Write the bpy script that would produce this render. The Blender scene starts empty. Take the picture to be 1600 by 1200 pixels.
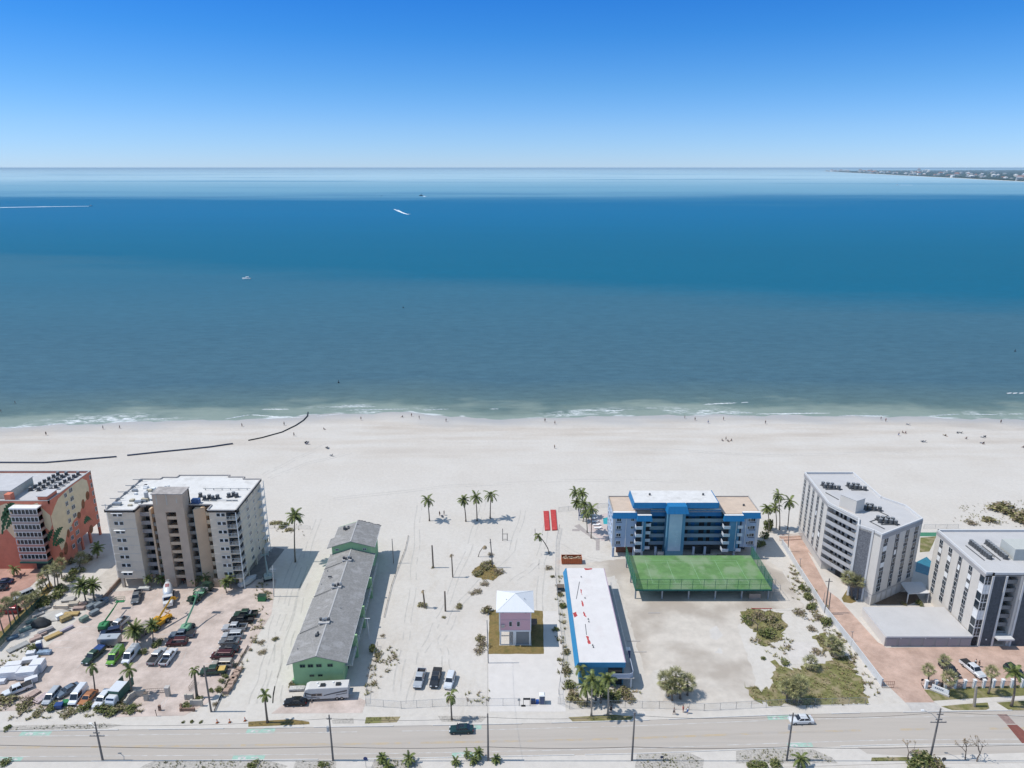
import bpy, math, random
from mathutils import Vector, Matrix
R = math.radians
rnd = random.Random(7)
SC = bpy.context.scene
COL = SC.collection

# ------------------------------------------------------------------ camera, sky, sun, exposure
CAM_H = 108.0
FOC = 1109.0                       # focal length in pixels of the 1600 px wide photograph
PITCH = math.atan2(338.0, FOC)
cam = bpy.data.cameras.new('camera')
cam.sensor_width = 36.0
cam.lens = FOC / 1600.0 * 36.0
cam.clip_start = 1.0
cam.clip_end = 500000.0
cam_o = bpy.data.objects.new('camera', cam)
COL.objects.link(cam_o)
cam_o.location = (0, 0, CAM_H)
cam_o.rotation_euler = (math.pi / 2 - PITCH, 0, 0)
SC.camera = cam_o

SUN_EL = R(58.0)
SUN_AZ_DIR = Vector((-1.0, -0.01, 0.0)).normalized()      # horizontal direction towards the sun
world = bpy.data.worlds.new('World')
SC.world = world
world.use_nodes = True
wn, wl = world.node_tree.nodes, world.node_tree.links
wn.clear()
w_out = wn.new('ShaderNodeOutputWorld')
w_bg = wn.new('ShaderNodeBackground')
w_sky = wn.new('ShaderNodeTexSky')
w_sky.sky_type = 'NISHITA'
w_sky.sun_disc = False
w_sky.sun_elevation = SUN_EL
w_sky.sun_rotation = math.atan2(SUN_AZ_DIR.x, SUN_AZ_DIR.y)
w_sky.altitude = 100.0
w_sky.air_density = 1.0
w_sky.dust_density = 0.0
w_sky.ozone_density = 2.5
w_bg.inputs['Strength'].default_value = 0.15
# deepen the blue with height above the horizon, as the polarised midday sky of the photograph does; unseen overhead stops are raised to brighten shade
w_tc = wn.new('ShaderNodeTexCoord')
w_sep = wn.new('ShaderNodeSeparateXYZ')
w_ramp = wn.new('ShaderNodeValToRGB')
w_mul = wn.new('ShaderNodeMix'); w_mul.data_type = 'RGBA'; w_mul.blend_type = 'MULTIPLY'
w_mul.inputs[0].default_value = 1.0
wl.new(w_tc.outputs['Generated'], w_sep.inputs[0])
wl.new(w_sep.outputs['Z'], w_ramp.inputs[0])
cr = w_ramp.color_ramp
cr.elements[0].position = 0.0; cr.elements[0].color = (0.35, 0.53, 0.98, 1)
cr.elements[1].position = 1.0; cr.elements[1].color = (1.5, 1.3, 1.03, 1)
for pos, c in ((0.05, (0.305, 0.495, 0.87)), (0.10, (0.215, 0.455, 0.80)), (0.16, (0.12, 0.405, 0.79)), (0.21, (0.08, 0.37, 0.80)), (0.33, (0.9, 0.95, 1.0)), (0.5, (1.5, 1.3, 1.05))):
 e = cr.elements.new(pos); e.color = (*c, 1)
wl.new(w_sky.outputs[0], w_mul.inputs[6])
wl.new(w_ramp.outputs[0], w_mul.inputs[7])
wl.new(w_mul.outputs[2], w_bg.inputs['Color'])
wl.new(w_bg.outputs[0], w_out.inputs['Surface'])

sun = bpy.data.lights.new('sun', 'SUN')
sun.energy = 3.5
sun.angle = R(0.5)
sun.color = (1.0, 0.96, 0.90)
sun_o = bpy.data.objects.new('sun', sun)
COL.objects.link(sun_o)
to_sun = SUN_AZ_DIR * math.cos(SUN_EL) + Vector((0, 0, math.sin(SUN_EL)))
sun_o.rotation_euler = to_sun.to_track_quat('Z', 'Y').to_euler()
sun_o.location = to_sun * 400

SC.view_settings.view_transform = 'Standard'
SC.view_settings.look = 'None'
SC.view_settings.exposure = 0.15
SC.view_settings.gamma = 1.0
SC.render.engine = 'CYCLES'
SC.cycles.use_denoising = True
SC.cycles.max_bounces = 6
SC.cycles.diffuse_bounces = 4
SC.cycles.glossy_bounces = 3
SC.cycles.transparent_max_bounces = 12
SC.cycles.volume_bounces = 0
SC.cycles.caustics_reflective = False
SC.cycles.caustics_refractive = False

# ------------------------------------------------------------------ survey: where a sight line of the photograph meets the ground
_cp, _sp = math.cos(PITCH), math.sin(PITCH)
def sight(px, py):
 u, v = (px - 800) / FOC, (600 - py) / FOC
 return (u, _cp + v * _sp, -_sp + v * _cp)
def g(px, py, z=0.0):
 d = sight(px, py); t = (z - CAM_H) / d[2]
 return (d[0] * t, d[1] * t)
def high(px, py, y):
 d = sight(px, py)
 return CAM_H + d[2] * y / d[1]

# ------------------------------------------------------------------ materials
MATS = {}
def mat(name, col, rough=0.75, var=0.12, scale=1.5, metal=0.0, bump=0.0, spec=0.3, emit=None, detail=6, stain=None, coord='Object', stretch=None):
 """principled paint, plaster or metal whose colour wanders with a noise"""
 if name in MATS: return MATS[name]
 m = bpy.data.materials.new(name); m.use_nodes = True
 n, l = m.node_tree.nodes, m.node_tree.links
 b = n['Principled BSDF']
 b.inputs['Roughness'].default_value = rough
 b.inputs['Metallic'].default_value = metal
 b.inputs['Specular IOR Level'].default_value = spec
 if coord == 'World':
  tc = n.new('ShaderNodeNewGeometry'); co = tc.outputs['Position']
 else:
  tc = n.new('ShaderNodeTexCoord'); co = tc.outputs['Object']
 if stretch:
  mp = n.new('ShaderNodeMapping'); mp.inputs['Scale'].default_value = stretch
  l.new(co, mp.inputs[0]); co = mp.outputs[0]
 nz = n.new('ShaderNodeTexNoise'); nz.inputs['Scale'].default_value = scale; nz.inputs['Detail'].default_value = detail
 nz.inputs['Roughness'].default_value = 0.65
 l.new(co, nz.inputs['Vector'])
 rp = n.new('ShaderNodeValToRGB')
 lo = tuple(max(0, c * (1 - var)) for c in col); hi = tuple(min(1, c * (1 + var)) for c in col)
 rp.color_ramp.elements[0].position = 0.3; rp.color_ramp.elements[0].color = (*lo, 1)
 rp.color_ramp.elements[1].position = 0.7; rp.color_ramp.elements[1].color = (*hi, 1)
 l.new(nz.outputs[0], rp.inputs[0])
 out = rp.outputs[0]
 if stain:                                        # (colour, scale, threshold, amount)
  n2 = n.new('ShaderNodeTexNoise'); n2.inputs['Scale'].default_value = stain[1]; n2.inputs['Detail'].default_value = 8
  l.new(co, n2.inputs['Vector'])
  r2 = n.new('ShaderNodeValToRGB')
  r2.color_ramp.elements[0].position = stain[2]; r2.color_ramp.elements[0].color = (0, 0, 0, 1)
  r2.color_ramp.elements[1].position = min(1, stain[2] + 0.15); r2.color_ramp.elements[1].color = (stain[3],) * 3 + (1,)
  l.new(n2.outputs[0], r2.inputs[0])
  mx = n.new('ShaderNodeMix'); mx.data_type = 'RGBA'
  l.new(r2.outputs[0], mx.inputs[0]); l.new(out, mx.inputs[6]); mx.inputs[7].default_value = (*stain[0], 1)
  out = mx.outputs[2]
 l.new(out, b.inputs['Base Color'])
 if bump:
  bp = n.new('ShaderNodeBump'); bp.inputs['Strength'].default_value = bump; bp.inputs['Distance'].default_value = 0.1
  l.new(nz.outputs[0], bp.inputs['Height']); l.new(bp.outputs[0], b.inputs['Normal'])
 if emit:
  b.inputs['Emission Color'].default_value = (*emit, 1); b.inputs['Emission Strength'].default_value = 1
 MATS[name] = m
 return m
def leafmat(name, col, var=0.45):
 if name in MATS: return MATS[name]
 m = mat(name, col, rough=0.6, var=var, scale=1.3, spec=0.35)
 n, l = m.node_tree.nodes, m.node_tree.links
 b = n['Principled BSDF']
 oi = n.new('ShaderNodeNewGeometry')
 hs = n.new('ShaderNodeHueSaturation')
 mr = n.new('ShaderNodeMapRange'); mr.inputs[3].default_value = 0.55; mr.inputs[4].default_value = 1.5
 l.new(oi.outputs['Random Per Island'], mr.inputs[0]); l.new(mr.outputs[0], hs.inputs['Value'])
 src = b.inputs['Base Color'].links[0].from_socket
 l.new(src, hs.inputs['Color']); l.new(hs.outputs[0], b.inputs['Base Color'])
 return m

# ------------------------------------------------------------------ mesh builder
class MB:
 def __init__(self): self.v = []; self.f = []; self.m = []; self.mi = 0
 def face(self, pts):
  i = len(self.v); self.v += [tuple(p) for p in pts]; self.f.append(tuple(range(i, i + len(pts)))); self.m.append(self.mi)
 def box(self, x0, y0, z0, x1, y1, z1):
  if x0 > x1: x0, x1 = x1, x0
  if y0 > y1: y0, y1 = y1, y0
  if z0 > z1: z0, z1 = z1, z0
  self.prism([(x0, y0), (x1, y0), (x1, y1), (x0, y1)], z0, z1); return self
 def cbox(self, cx, cy, cz, sx, sy, sz): return self.box(cx - sx / 2, cy - sy / 2, cz - sz / 2, cx + sx / 2, cy + sy / 2, cz + sz / 2)
 def rbox(self, cx, cy, z0, sx, sy, sz, a):        # box turned by a about z
  c, s = math.cos(a), math.sin(a)
  self.prism([(cx + c * x - s * y, cy + s * x + c * y) for x, y in ((-sx/2, -sy/2), (sx/2, -sy/2), (sx/2, sy/2), (-sx/2, sy/2))], z0, z0 + sz); return self
 def prism(self, poly, z0, z1, top=None):
  if sum(poly[i][0] * poly[(i + 1) % len(poly)][1] - poly[(i + 1) % len(poly)][0] * poly[i][1] for i in range(len(poly))) < 0:
   poly = poly[::-1]; top = top[::-1] if top else None
  top = top or poly
  n = len(poly); i = len(self.v)
  self.v += [(x, y, z0) for x, y in poly] + [(x, y, z1) for x, y in top]
  self.f.append(tuple(range(i + n - 1, i - 1, -1))); self.f.append(tuple(range(i + n, i + 2 * n)))
  for k in range(n): self.f.append((i + k, i + (k + 1) % n, i + n + (k + 1) % n, i + n + k))
  self.m += [self.mi] * (n + 2); return self
 def sheet(self, poly, z):
  if sum(poly[i][0] * poly[(i + 1) % len(poly)][1] - poly[(i + 1) % len(poly)][0] * poly[i][1] for i in range(len(poly))) < 0: poly = poly[::-1]
  self.face([(x, y, z) for x, y in poly]); return self
 def loft(self, rings, caps=True):
  n = len(rings[0]); i = len(self.v)
  for r in rings: self.v += [tuple(p) for p in r]
  for a in range(len(rings) - 1):
   for k in range(n):
    self.f.append((i + a * n + k, i + a * n + (k + 1) % n, i + (a + 1) * n + (k + 1) % n, i + (a + 1) * n + k)); self.m.append(self.mi)
  if caps:
   self.f.append(tuple(range(i + n - 1, i - 1, -1))); j = i + (len(rings) - 1) * n
   self.f.append(tuple(range(j, j + n))); self.m += [self.mi] * 2
  return self
 def tube(self, pts, rad, n=6):
  pts = [Vector(p) for p in pts]; rings = []
  if not hasattr(rad, '__len__'): rad = [rad] * len(pts)
  for i, p in enumerate(pts):
   d = (pts[min(i + 1, len(pts) - 1)] - pts[max(i - 1, 0)]).normalized()
   a = d.cross(Vector((0, 0, 1))) if abs(d.z) < 0.95 else d.cross(Vector((0, 1, 0)))
   a.normalize(); b = d.cross(a)
   rings.append([p + (a * math.cos(t) + b * math.sin(t)) * rad[i] for t in [2 * math.pi * k / n for k in range(n)]])
  return self.loft(rings)
 def cyl(self, x, y, z0, z1, r, n=10, r2=None):
  return self.loft([[(x + rr * math.cos(2 * math.pi * k / n), y + rr * math.sin(2 * math.pi * k / n), z) for k in range(n)] for z, rr in ((z0, r), (z1, r if r2 is None else r2))])
 def blob(self, c, r, n=8, m=5, jit=0.0):
  rings = []
  for a in range(1, m):
   t = math.pi * a / m
   rings.append([(c[0] + r[0] * math.sin(t) * math.cos(2 * math.pi * k / n) * (1 + rnd.uniform(-jit, jit)), c[1] + r[1] * math.sin(t) * math.sin(2 * math.pi * k / n) * (1 + rnd.uniform(-jit, jit)),
                           c[2] - r[2] * math.cos(t) * (1 + rnd.uniform(-jit, jit))) for k in range(n)])
  return self.loft(rings)
 def mesh(self, name, mats, smooth=False):
  me = bpy.data.meshes.new(name); me.from_pydata(self.v, [], self.f)
  for m in (mats if isinstance(mats, (list, tuple)) else [mats]): me.materials.append(m)
  if any(self.m): me.polygons.foreach_set('material_index', self.m)
  if smooth: me.polygons.foreach_set('use_smooth', [True] * len(me.polygons))
  me.update(); return me
 def build(self, name, mats, parent=None, smooth=False, loc=None):
  o = bpy.data.objects.new(name, None if not self.v else self.mesh(name, mats, smooth)); COL.objects.link(o)
  if parent: o.parent = parent
  if loc: o.location = loc
  return o
def tag(o, label=None, cat=None, group=None, kind=None):
 if label: o['label'] = label
 if cat: o['category'] = cat
 if group: o['group'] = group
 if kind: o['kind'] = kind
 return o
def thing(name, label, cat, loc=(0, 0, 0), rz=0.0, group=None, scale=None):
 o = bpy.data.objects.new(name, None); COL.objects.link(o); o.empty_display_size = 0.3
 o.location = (loc[0], loc[1], loc[2] if len(loc) > 2 else 0.0); o.rotation_euler = (0, 0, rz)
 if scale: o.scale = scale if hasattr(scale, '__len__') else (scale,) * 3
 return tag(o, label, cat, group)
def inst(name, me, parent=None, loc=(0, 0, 0), rz=0.0, scale=None):
 o = bpy.data.objects.new(name, me); COL.objects.link(o)
 if parent: o.parent = parent
 o.location = loc; o.rotation_euler = (0, 0, rz)
 if scale: o.scale = scale if hasattr(scale, '__len__') else (scale,) * 3
 return o
KIDS = {}
def copy_tree(o, parent=None):
 c = o.copy(); COL.objects.link(c)
 if parent: c.parent = parent
 for ch in o.children: copy_tree(ch, c)
 return c
def place(proto, used, name_loc, rz, label, cat, group, scale=None):
 o = proto if proto.name not in used else copy_tree(proto)
 used.add(proto.name)
 o.location = name_loc; o.rotation_euler = (0, 0, rz)
 if scale: o.scale = scale if hasattr(scale, '__len__') else (scale,) * 3
 return tag(o, label, cat, group)
def struct(name, mb, m, smooth=False): return tag(mb.build(name, m, None, smooth), kind='structure')
# ------------------------------------------------------------------ shared materials
GLASS = mat('window_glass', (0.02, 0.03, 0.04), 0.12, 0.3, 0.4, spec=0.5)
DARK = mat('dark_interior', (0.025, 0.026, 0.03), 0.8, 0.4, 0.6)
WHITE = mat('white_paint', (0.75, 0.75, 0.74), 0.6, 0.06, 2.0)
STEEL = mat('grey_steel', (0.32, 0.34, 0.36), 0.45, 0.15, 3.0, metal=0.6)
BLACK = mat('black_rubber', (0.02, 0.02, 0.022), 0.8, 0.3, 4.0)
CONC = mat('concrete', (0.48, 0.45, 0.42), 0.9, 0.12, 0.8, stain=((0.3, 0.28, 0.26), 0.25, 0.55, 0.5))
WOOD = mat('weathered_wood', (0.16, 0.125, 0.1), 0.85, 0.35, 4.0)
POLEW = mat('grey_pole_wood', (0.17, 0.155, 0.145), 0.85, 0.3, 3.0, stretch=(6, 6, 0.6))
TRUNK = mat('palm_trunk_bark', (0.17, 0.14, 0.115), 0.9, 0.35, 5.0, bump=0.6, stretch=(1, 1, 3))
DEADLEAF = leafmat('dead_frond', (0.33, 0.25, 0.15), 0.3)
PALMLEAF = leafmat('palm_frond_green', (0.125, 0.15, 0.04))
SABALLEAF = leafmat('fan_palm_green', (0.25, 0.24, 0.11))
BUSHLEAF = leafmat('bush_leaf_green', (0.125, 0.15, 0.04))
OLIVE = leafmat('olive_leaf', (0.20, 0.185, 0.075))
DRYLEAF = leafmat('dry_twig_leaf', (0.26, 0.20, 0.13))
RED = mat('red_paint', (0.45, 0.03, 0.03), 0.5, 0.2, 2.0)
ORANGE = mat('orange_paint', (0.55, 0.13, 0.03), 0.5, 0.2, 2.0)
BLUE = mat('blue_paint', (0.02, 0.09, 0.35), 0.5, 0.2, 2.0)

# ------------------------------------------------------------------ terrain and sea
SEA_Z = -0.9
_sh = [(-9000, 262)] + [g(x, y, SEA_Z) for x, y in ((-60, 671), (0, 668), (90, 664), (200, 659), (300, 657), (400, 655), (440, 652), (480, 648), (560, 646), (640, 644), (720, 651), (800, 655), (900, 651), (1000, 649), (1200, 648), (1300, 650), (1400, 651), (1500, 653), (1600, 655), (1660, 656))] + [(9000, 280)]
def shore(x):
 for (xa, ya), (xb, yb) in zip(_sh, _sh[1:]):
  if x <= xb:
   t = (x - xa) / (xb - xa); t = t * t * (3 - 2 * t) if xb - xa < 200 else t
   return ya + (yb - ya) * t + 0.8 * math.sin(x * 0.21) + 0.5 * math.sin(x * 0.53 + 1)
 return 280
def ground_z(x, y):
 d = shore(x) - y
 if d > 34: z = 0.0
 elif d > 0: t = d / 34; z = SEA_Z * (1 - t) ** 1.4
 else: z = SEA_Z + max(d * 0.05, -4)
 if d > 0 and y > 196: z += 0.07 * math.sin(x * 0.11 + y * 0.23) * math.sin(y * 0.17 + x * 0.03) * min(1, (y - 196) / 10)
 return z
xs = [-9000, -4000, -1800, -900, -500, -340] + [-260 + 4 * i for i in range(131)] + [340, 500, 900, 1800, 4000, 9000]
ys = [-3000, -900, -200, 0, 60, 90] + [100 + 6 * i for i in range(17)] + [200 + 3 * i for i in range(47)] + [345, 370, 420]
SAND = bpy.data.materials.new('white_beach_sand'); SAND.use_nodes = True
def sand_nodes():
 n, l = SAND.node_tree.nodes, SAND.node_tree.links
 b = n['Principled BSDF']; b.inputs['Specular IOR Level'].default_value = 0.2
 ge = n.new('ShaderNodeNewGeometry'); pos = ge.outputs['Position']
 def noise(scale, det=6, stretch=None, rough=0.6):
  v = pos
  if stretch:
   mp = n.new('ShaderNodeMapping'); mp.inputs['Scale'].default_value = stretch; l.new(pos, mp.inputs[0]); v = mp.outputs[0]
  t = n.new('ShaderNodeTexNoise'); t.inputs['Scale'].default_value = scale; t.inputs['Detail'].default_value = det; t.inputs['Roughness'].default_value = rough
  l.new(v, t.inputs['Vector']); return t.outputs[0]
 def ramp(src, stops):
  r = n.new('ShaderNodeValToRGB'); e = r.color_ramp.elements
  e[0].position, e[0].color = stops[0][0], (*stops[0][1], 1); e[1].position, e[1].color = stops[-1][0], (*stops[-1][1], 1)
  for p, c in stops[1:-1]: k = e.new(p); k.color = (*c, 1)
  l.new(src, r.inputs[0]); return r.outputs[0]
 def mix(f, a, bb, mode='MIX'):
  m = n.new('ShaderNodeMix'); m.data_type = 'RGBA'; m.blend_type = mode
  if isinstance(f, float): m.inputs[0].default_value = f
  else: l.new(f, m.inputs[0])
  for i, s in ((6, a), (7, bb)):
   if isinstance(s, tuple): m.inputs[i].default_value = (*s, 1)
   else: l.new(s, m.inputs[i])
  return m.outputs[2]
 base = ramp(noise(0.05, 5), [(0.3, (0.548, 0.505, 0.452)), (0.7, (0.590, 0.552, 0.502))])
 base = mix(0.6, base, ramp(noise(0.9, 8, None, 0.7), [(0.3, (0.84, 0.84, 0.84)), (0.7, (1.06, 1.06, 1.06))]), 'MULTIPLY')
 # streaks left by tides and raking, long in x
 st = ramp(noise(0.12, 6, (0.14, 1, 1)), [(0.42, (1, 1, 1)), (0.56, (0.93, 0.90, 0.87)), (0.68, (0.84, 0.80, 0.765))])
 sep = n.new('ShaderNodeSeparateXYZ'); l.new(pos, sep.inputs[0])
 mr = n.new('ShaderNodeMapRange'); l.new(sep.outputs['Y'], mr.inputs[0]); mr.inputs[1].default_value = 232; mr.inputs[2].default_value = 285
 base = mix(mr.outputs[0], base, mix(1.0, base, st, 'MULTIPLY'))
 # trodden, tyre-marked sand inland
 tr = ramp(noise(0.35, 8, (1, 0.45, 1), 0.72), [(0.5, (1, 1, 1)), (0.72, (0.92, 0.90, 0.87))])
 mr2 = n.new('ShaderNodeMapRange'); l.new(sep.outputs['Y'], mr2.inputs[0]); mr2.inputs[1].default_value = 205; mr2.inputs[2].default_value = 185
 base = mix(mr2.outputs[0], base, mix(1.0, base, tr, 'MULTIPLY'))
 # wet sand low on the slope
 zz = n.new('ShaderNodeMath'); zz.operation = 'MULTIPLY_ADD'; l.new(noise(0.06, 5, (0.35, 1, 1)), zz.inputs[0]); zz.inputs[1].default_value = 0.55; l.new(sep.outputs['Z'], zz.inputs[2])
 wet = n.new('ShaderNodeMapRange'); l.new(zz.outputs[0], wet.inputs[0]); wet.inputs[1].default_value = -0.10; wet.inputs[2].default_value = -0.55
 col = mix(wet.outputs[0], base, (0.40, 0.385, 0.365))
 l.new(col, b.inputs['Base Color'])
 ro = n.new('ShaderNodeMapRange'); l.new(wet.outputs[0], ro.inputs[0]); ro.inputs[3].default_value = 0.95; ro.inputs[4].default_value = 0.45
 l.new(ro.outputs[0], b.inputs['Roughness'])
 bp = n.new('ShaderNodeBump'); bp.inputs['Strength'].default_value = 0.35; bp.inputs['Distance'].default_value = 0.25
 l.new(noise(0.8, 6), bp.inputs['Height']); l.new(bp.outputs[0], b.inputs['Normal'])
sand_nodes()
mb = MB()
mb.v = [(x, y, ground_z(x, y)) for y in ys for x in xs]
nx = len(xs)
mb.f = [(j * nx + i, j * nx + i + 1, (j + 1) * nx + i + 1, (j + 1) * nx + i) for j in range(len(ys) - 1) for i in range(nx - 1)]
mb.m = [0] * len(mb.f)
struct('ground', mb, SAND, smooth=True)

sx = [-200000, -40000, -9000, -4000, -1800, -900, -500, -340] + [-260 + 4 * i for i in range(131)] + [340, 500, 900, 1800, 4000, 9000, 40000, 200000]
sd = [-10, -4, -1, 1, 3, 6, 10, 16, 26, 42, 70, 120, 220, 450, 900, 1800, 4000, 9000, 30000, 100000, 400000]
WATER = bpy.data.materials.new('gulf_water'); WATER.use_nodes = True
def water_nodes():
 n, l = WATER.node_tree.nodes, WATER.node_tree.links
 n.clear()
 out = n.new('ShaderNodeOutputMaterial')
 ge = n.new('ShaderNodeNewGeometry'); pos = ge.outputs['Position']
 sep = n.new('ShaderNodeSeparateXYZ'); l.new(pos, sep.inputs[0])
 X, Y = sep.outputs['X'], sep.outputs['Y']
 at = n.new('ShaderNodeAttribute'); at.attribute_name = 'offshore'; d = at.outputs['Fac']
 def M(op, a, b=None, c=None):
  m = n.new('ShaderNodeMath'); m.operation = op
  for i, s in enumerate((a, b, c)):
   if s is None: continue
   if isinstance(s, (int, float)): m.inputs[i].default_value = s
   else: l.new(s, m.inputs[i])
  return m.outputs[0]
 def noise(scale, det=5, stretch=None, rough=0.6):
  v = pos
  if stretch:
   mp = n.new('ShaderNodeMapping'); mp.inputs['Scale'].default_value = stretch; l.new(pos, mp.inputs[0]); v = mp.outputs[0]
  t = n.new('ShaderNodeTexNoise'); t.inputs['Scale'].default_value = scale; t.inputs['Detail'].default_value = det; t.inputs['Roughness'].default_value = rough
  l.new(v, t.inputs['Vector']); return t.outputs[0]
 def rng(src, a, b, c=0.0, e=1.0, smooth=True):
  m = n.new('ShaderNodeMapRange'); m.interpolation_type = 'SMOOTHSTEP' if smooth else 'LINEAR'
  l.new(src, m.inputs[0])
  for i, s in ((1, a), (2, b), (3, c), (4, e)): m.inputs[i].default_value = s
  return m.outputs[0]
 def mix(f, a, bb, mode='MIX'):
  m = n.new('ShaderNodeMix'); m.data_type = 'RGBA'; m.blend_type = mode
  if isinstance(f, float): m.inputs[0].default_value = f
  else: l.new(f, m.inputs[0])
  for i, s in ((6, a), (7, bb)):
   if isinstance(s, tuple): m.inputs[i].default_value = (*s, 1)
   else: l.new(s, m.inputs[i])
  return m.outputs[2]
 # silty water inshore, a dark blue belt, pale water growing paler far out
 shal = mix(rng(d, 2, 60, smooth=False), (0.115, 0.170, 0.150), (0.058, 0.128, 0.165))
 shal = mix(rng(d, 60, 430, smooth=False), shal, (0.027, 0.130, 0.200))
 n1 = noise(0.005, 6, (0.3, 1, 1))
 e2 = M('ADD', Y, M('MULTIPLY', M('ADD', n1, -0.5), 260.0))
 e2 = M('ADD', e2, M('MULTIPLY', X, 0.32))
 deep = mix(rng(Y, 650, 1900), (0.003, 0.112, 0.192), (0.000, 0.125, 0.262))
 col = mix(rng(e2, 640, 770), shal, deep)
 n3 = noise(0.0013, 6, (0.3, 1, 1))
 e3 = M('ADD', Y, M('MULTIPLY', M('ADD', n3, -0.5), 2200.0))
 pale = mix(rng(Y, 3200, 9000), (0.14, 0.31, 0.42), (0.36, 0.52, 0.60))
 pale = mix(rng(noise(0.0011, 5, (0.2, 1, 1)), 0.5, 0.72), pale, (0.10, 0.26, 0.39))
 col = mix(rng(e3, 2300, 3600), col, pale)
 # long wind streaks
 col = mix(0.22, col, mix(noise(0.012, 6, (0.1, 1, 1)), (0.55, 0.62, 0.7), (1.45, 1.35, 1.25)), 'MULTIPLY')
 rip = mix(noise(0.22, 6, (0.4, 1, 1), 0.8), (0.1, 0.15, 0.2), (1.9, 1.8, 1.75))
 ripf = n.new('ShaderNodeMapRange'); l.new(d, ripf.inputs[0]); ripf.inputs[1].default_value = 0; ripf.inputs[2].default_value = 1100; ripf.inputs[3].default_value = 0.6; ripf.inputs[4].default_value = 0.0
 col = mix(ripf.outputs[0], col, rip, 'MULTIPLY')
 # sandy swash in the first metres
 col = mix(rng(M('ADD', d, M('MULTIPLY', M('ADD', noise(0.05, 4, (0.4, 1, 1)), -0.5), 60.0)), 24, 3), col, (0.235, 0.285, 0.245))
 # lacy foam
 lace = noise(0.55, 8, (0.5, 1, 1), 0.75)
 band = M('MULTIPLY', rng(d, 0.0, 2.0), rng(d, 15, 5))
 pat = rng(noise(0.045, 3, (0.5, 0.6, 1)), 0.50, 0.62)
 foam = M('MULTIPLY', M('MULTIPLY', band, pat), rng(lace, 0.44, 0.60))
 edge = M('MULTIPLY', rng(M('ADD', d, M('MULTIPLY', lace, 3.0)), 3.4, 1.7), rng(noise(0.05, 3), 0.48, 0.6))
 foam = M('MAXIMUM', foam, M('MULTIPLY', edge, 0.75))
 col = mix(foam, col, (0.68, 0.70, 0.70))
 dif = n.new('ShaderNodeBsdfDiffuse'); l.new(col, dif.inputs['Color'])
 glo = n.new('ShaderNodeBsdfGlossy'); glo.inputs['Roughness'].default_value = 0.28
 bp = n.new('ShaderNodeBump'); bp.inputs['Strength'].default_value = 0.6; bp.inputs['Distance'].default_value = 0.6
 l.new(noise(0.35, 6, (0.3, 1, 1), 0.65), bp.inputs['Height'])
 l.new(bp.outputs[0], glo.inputs['Normal']); l.new(bp.outputs[0], dif.inputs['Normal'])
 fr = n.new('ShaderNodeFresnel'); fr.inputs['IOR'].default_value = 1.33; l.new(bp.outputs[0], fr.inputs['Normal'])
 fac = M('MINIMUM', M('MULTIPLY', fr.outputs[0], 0.7), 0.08)
 mx = n.new('ShaderNodeMixShader'); l.new(fac, mx.inputs[0]); l.new(dif.outputs[0], mx.inputs[1]); l.new(glo.outputs[0], mx.inputs[2])
 l.new(mx.outputs[0], out.inputs['Surface'])
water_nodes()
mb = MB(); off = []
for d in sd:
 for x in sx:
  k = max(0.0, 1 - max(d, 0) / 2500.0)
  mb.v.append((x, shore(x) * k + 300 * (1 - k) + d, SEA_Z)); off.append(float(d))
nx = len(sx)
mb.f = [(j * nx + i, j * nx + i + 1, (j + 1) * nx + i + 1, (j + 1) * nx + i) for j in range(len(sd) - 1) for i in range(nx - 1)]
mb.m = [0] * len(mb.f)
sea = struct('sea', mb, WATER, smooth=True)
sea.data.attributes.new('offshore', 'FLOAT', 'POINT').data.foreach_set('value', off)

# breaking wavelets: low ridges of foam
FOAM = mat('sea_foam', (0.72, 0.74, 0.74), 0.8, 0.12, 1.2, coord='World')
mb = MB()
def wavelet(px0, py0, px1, py1, w=1.0, h=0.28):
 a, b = g(px0, py0, SEA_Z), g(px1, py1, SEA_Z)
 L = math.hypot(b[0] - a[0], b[1] - a[1]); n = max(6, int(L / 0.8)); rings = []
 for i in range(n + 1):
  t = i / n; e = math.sin(math.pi * min(1, max(0, t))) ** 0.4 * (0.55 + 0.45 * rnd.random())
  x = a[0] + (b[0] - a[0]) * t; y = a[1] + (b[1] - a[1]) * t + rnd.uniform(-0.2, 0.2)
  ww = 0.05 + w * e
  rings.append([(x, y - ww * 0.4, SEA_Z - 0.05), (x, y - ww * 0.15, SEA_Z + h * e), (x, y + ww * 0.25, SEA_Z + h * 0.6 * e), (x, y + ww * 0.6, SEA_Z - 0.05)])
 mb.loft(rings)
for w in ((409, 639.5, 452, 639.5, 1.6), (514, 636, 588, 635.5, 1.5), (533, 633.5, 582, 633, 1.2), (904, 641, 937, 641, 1.3), (944, 641.5, 974, 641.5, 1.3), (1099, 632, 1152, 629.5, 1.7), (1157, 629.5, 1170, 628.5, 1.3), (1180, 647, 1298, 645.5, 1.5), (1130, 646, 1178, 645, 1.1), (0, 669, 60, 666, 1.5), (62, 666, 102, 661, 1.6), (165, 657.5, 213, 655.5, 1.2), (222, 655, 262, 654.5, 1.4), (350, 655, 392, 648, 1.6), (392, 648, 440, 652, 1.4), (438, 652, 478, 652, 1.3), (486, 652, 540, 646, 1.5), (540, 641, 640, 639, 1.0), (660, 641, 702, 639, 0.9), (765, 639, 780, 639, 0.9), (1450, 650, 1500, 647, 0.9), (1505, 647, 1560, 648, 1.0), (1575, 647, 1600, 647, 1.0), (1600, 647, 1640, 648, 1.0), (1310, 649, 1390, 650, 0.7), (-60, 672, 0, 669, 1.4)):
 wavelet(*w[:4], w[4] * .8)
tag(mb.build('foam', FOAM), 'white foam of small waves breaking along the beach', 'foam', kind='stuff')
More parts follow.
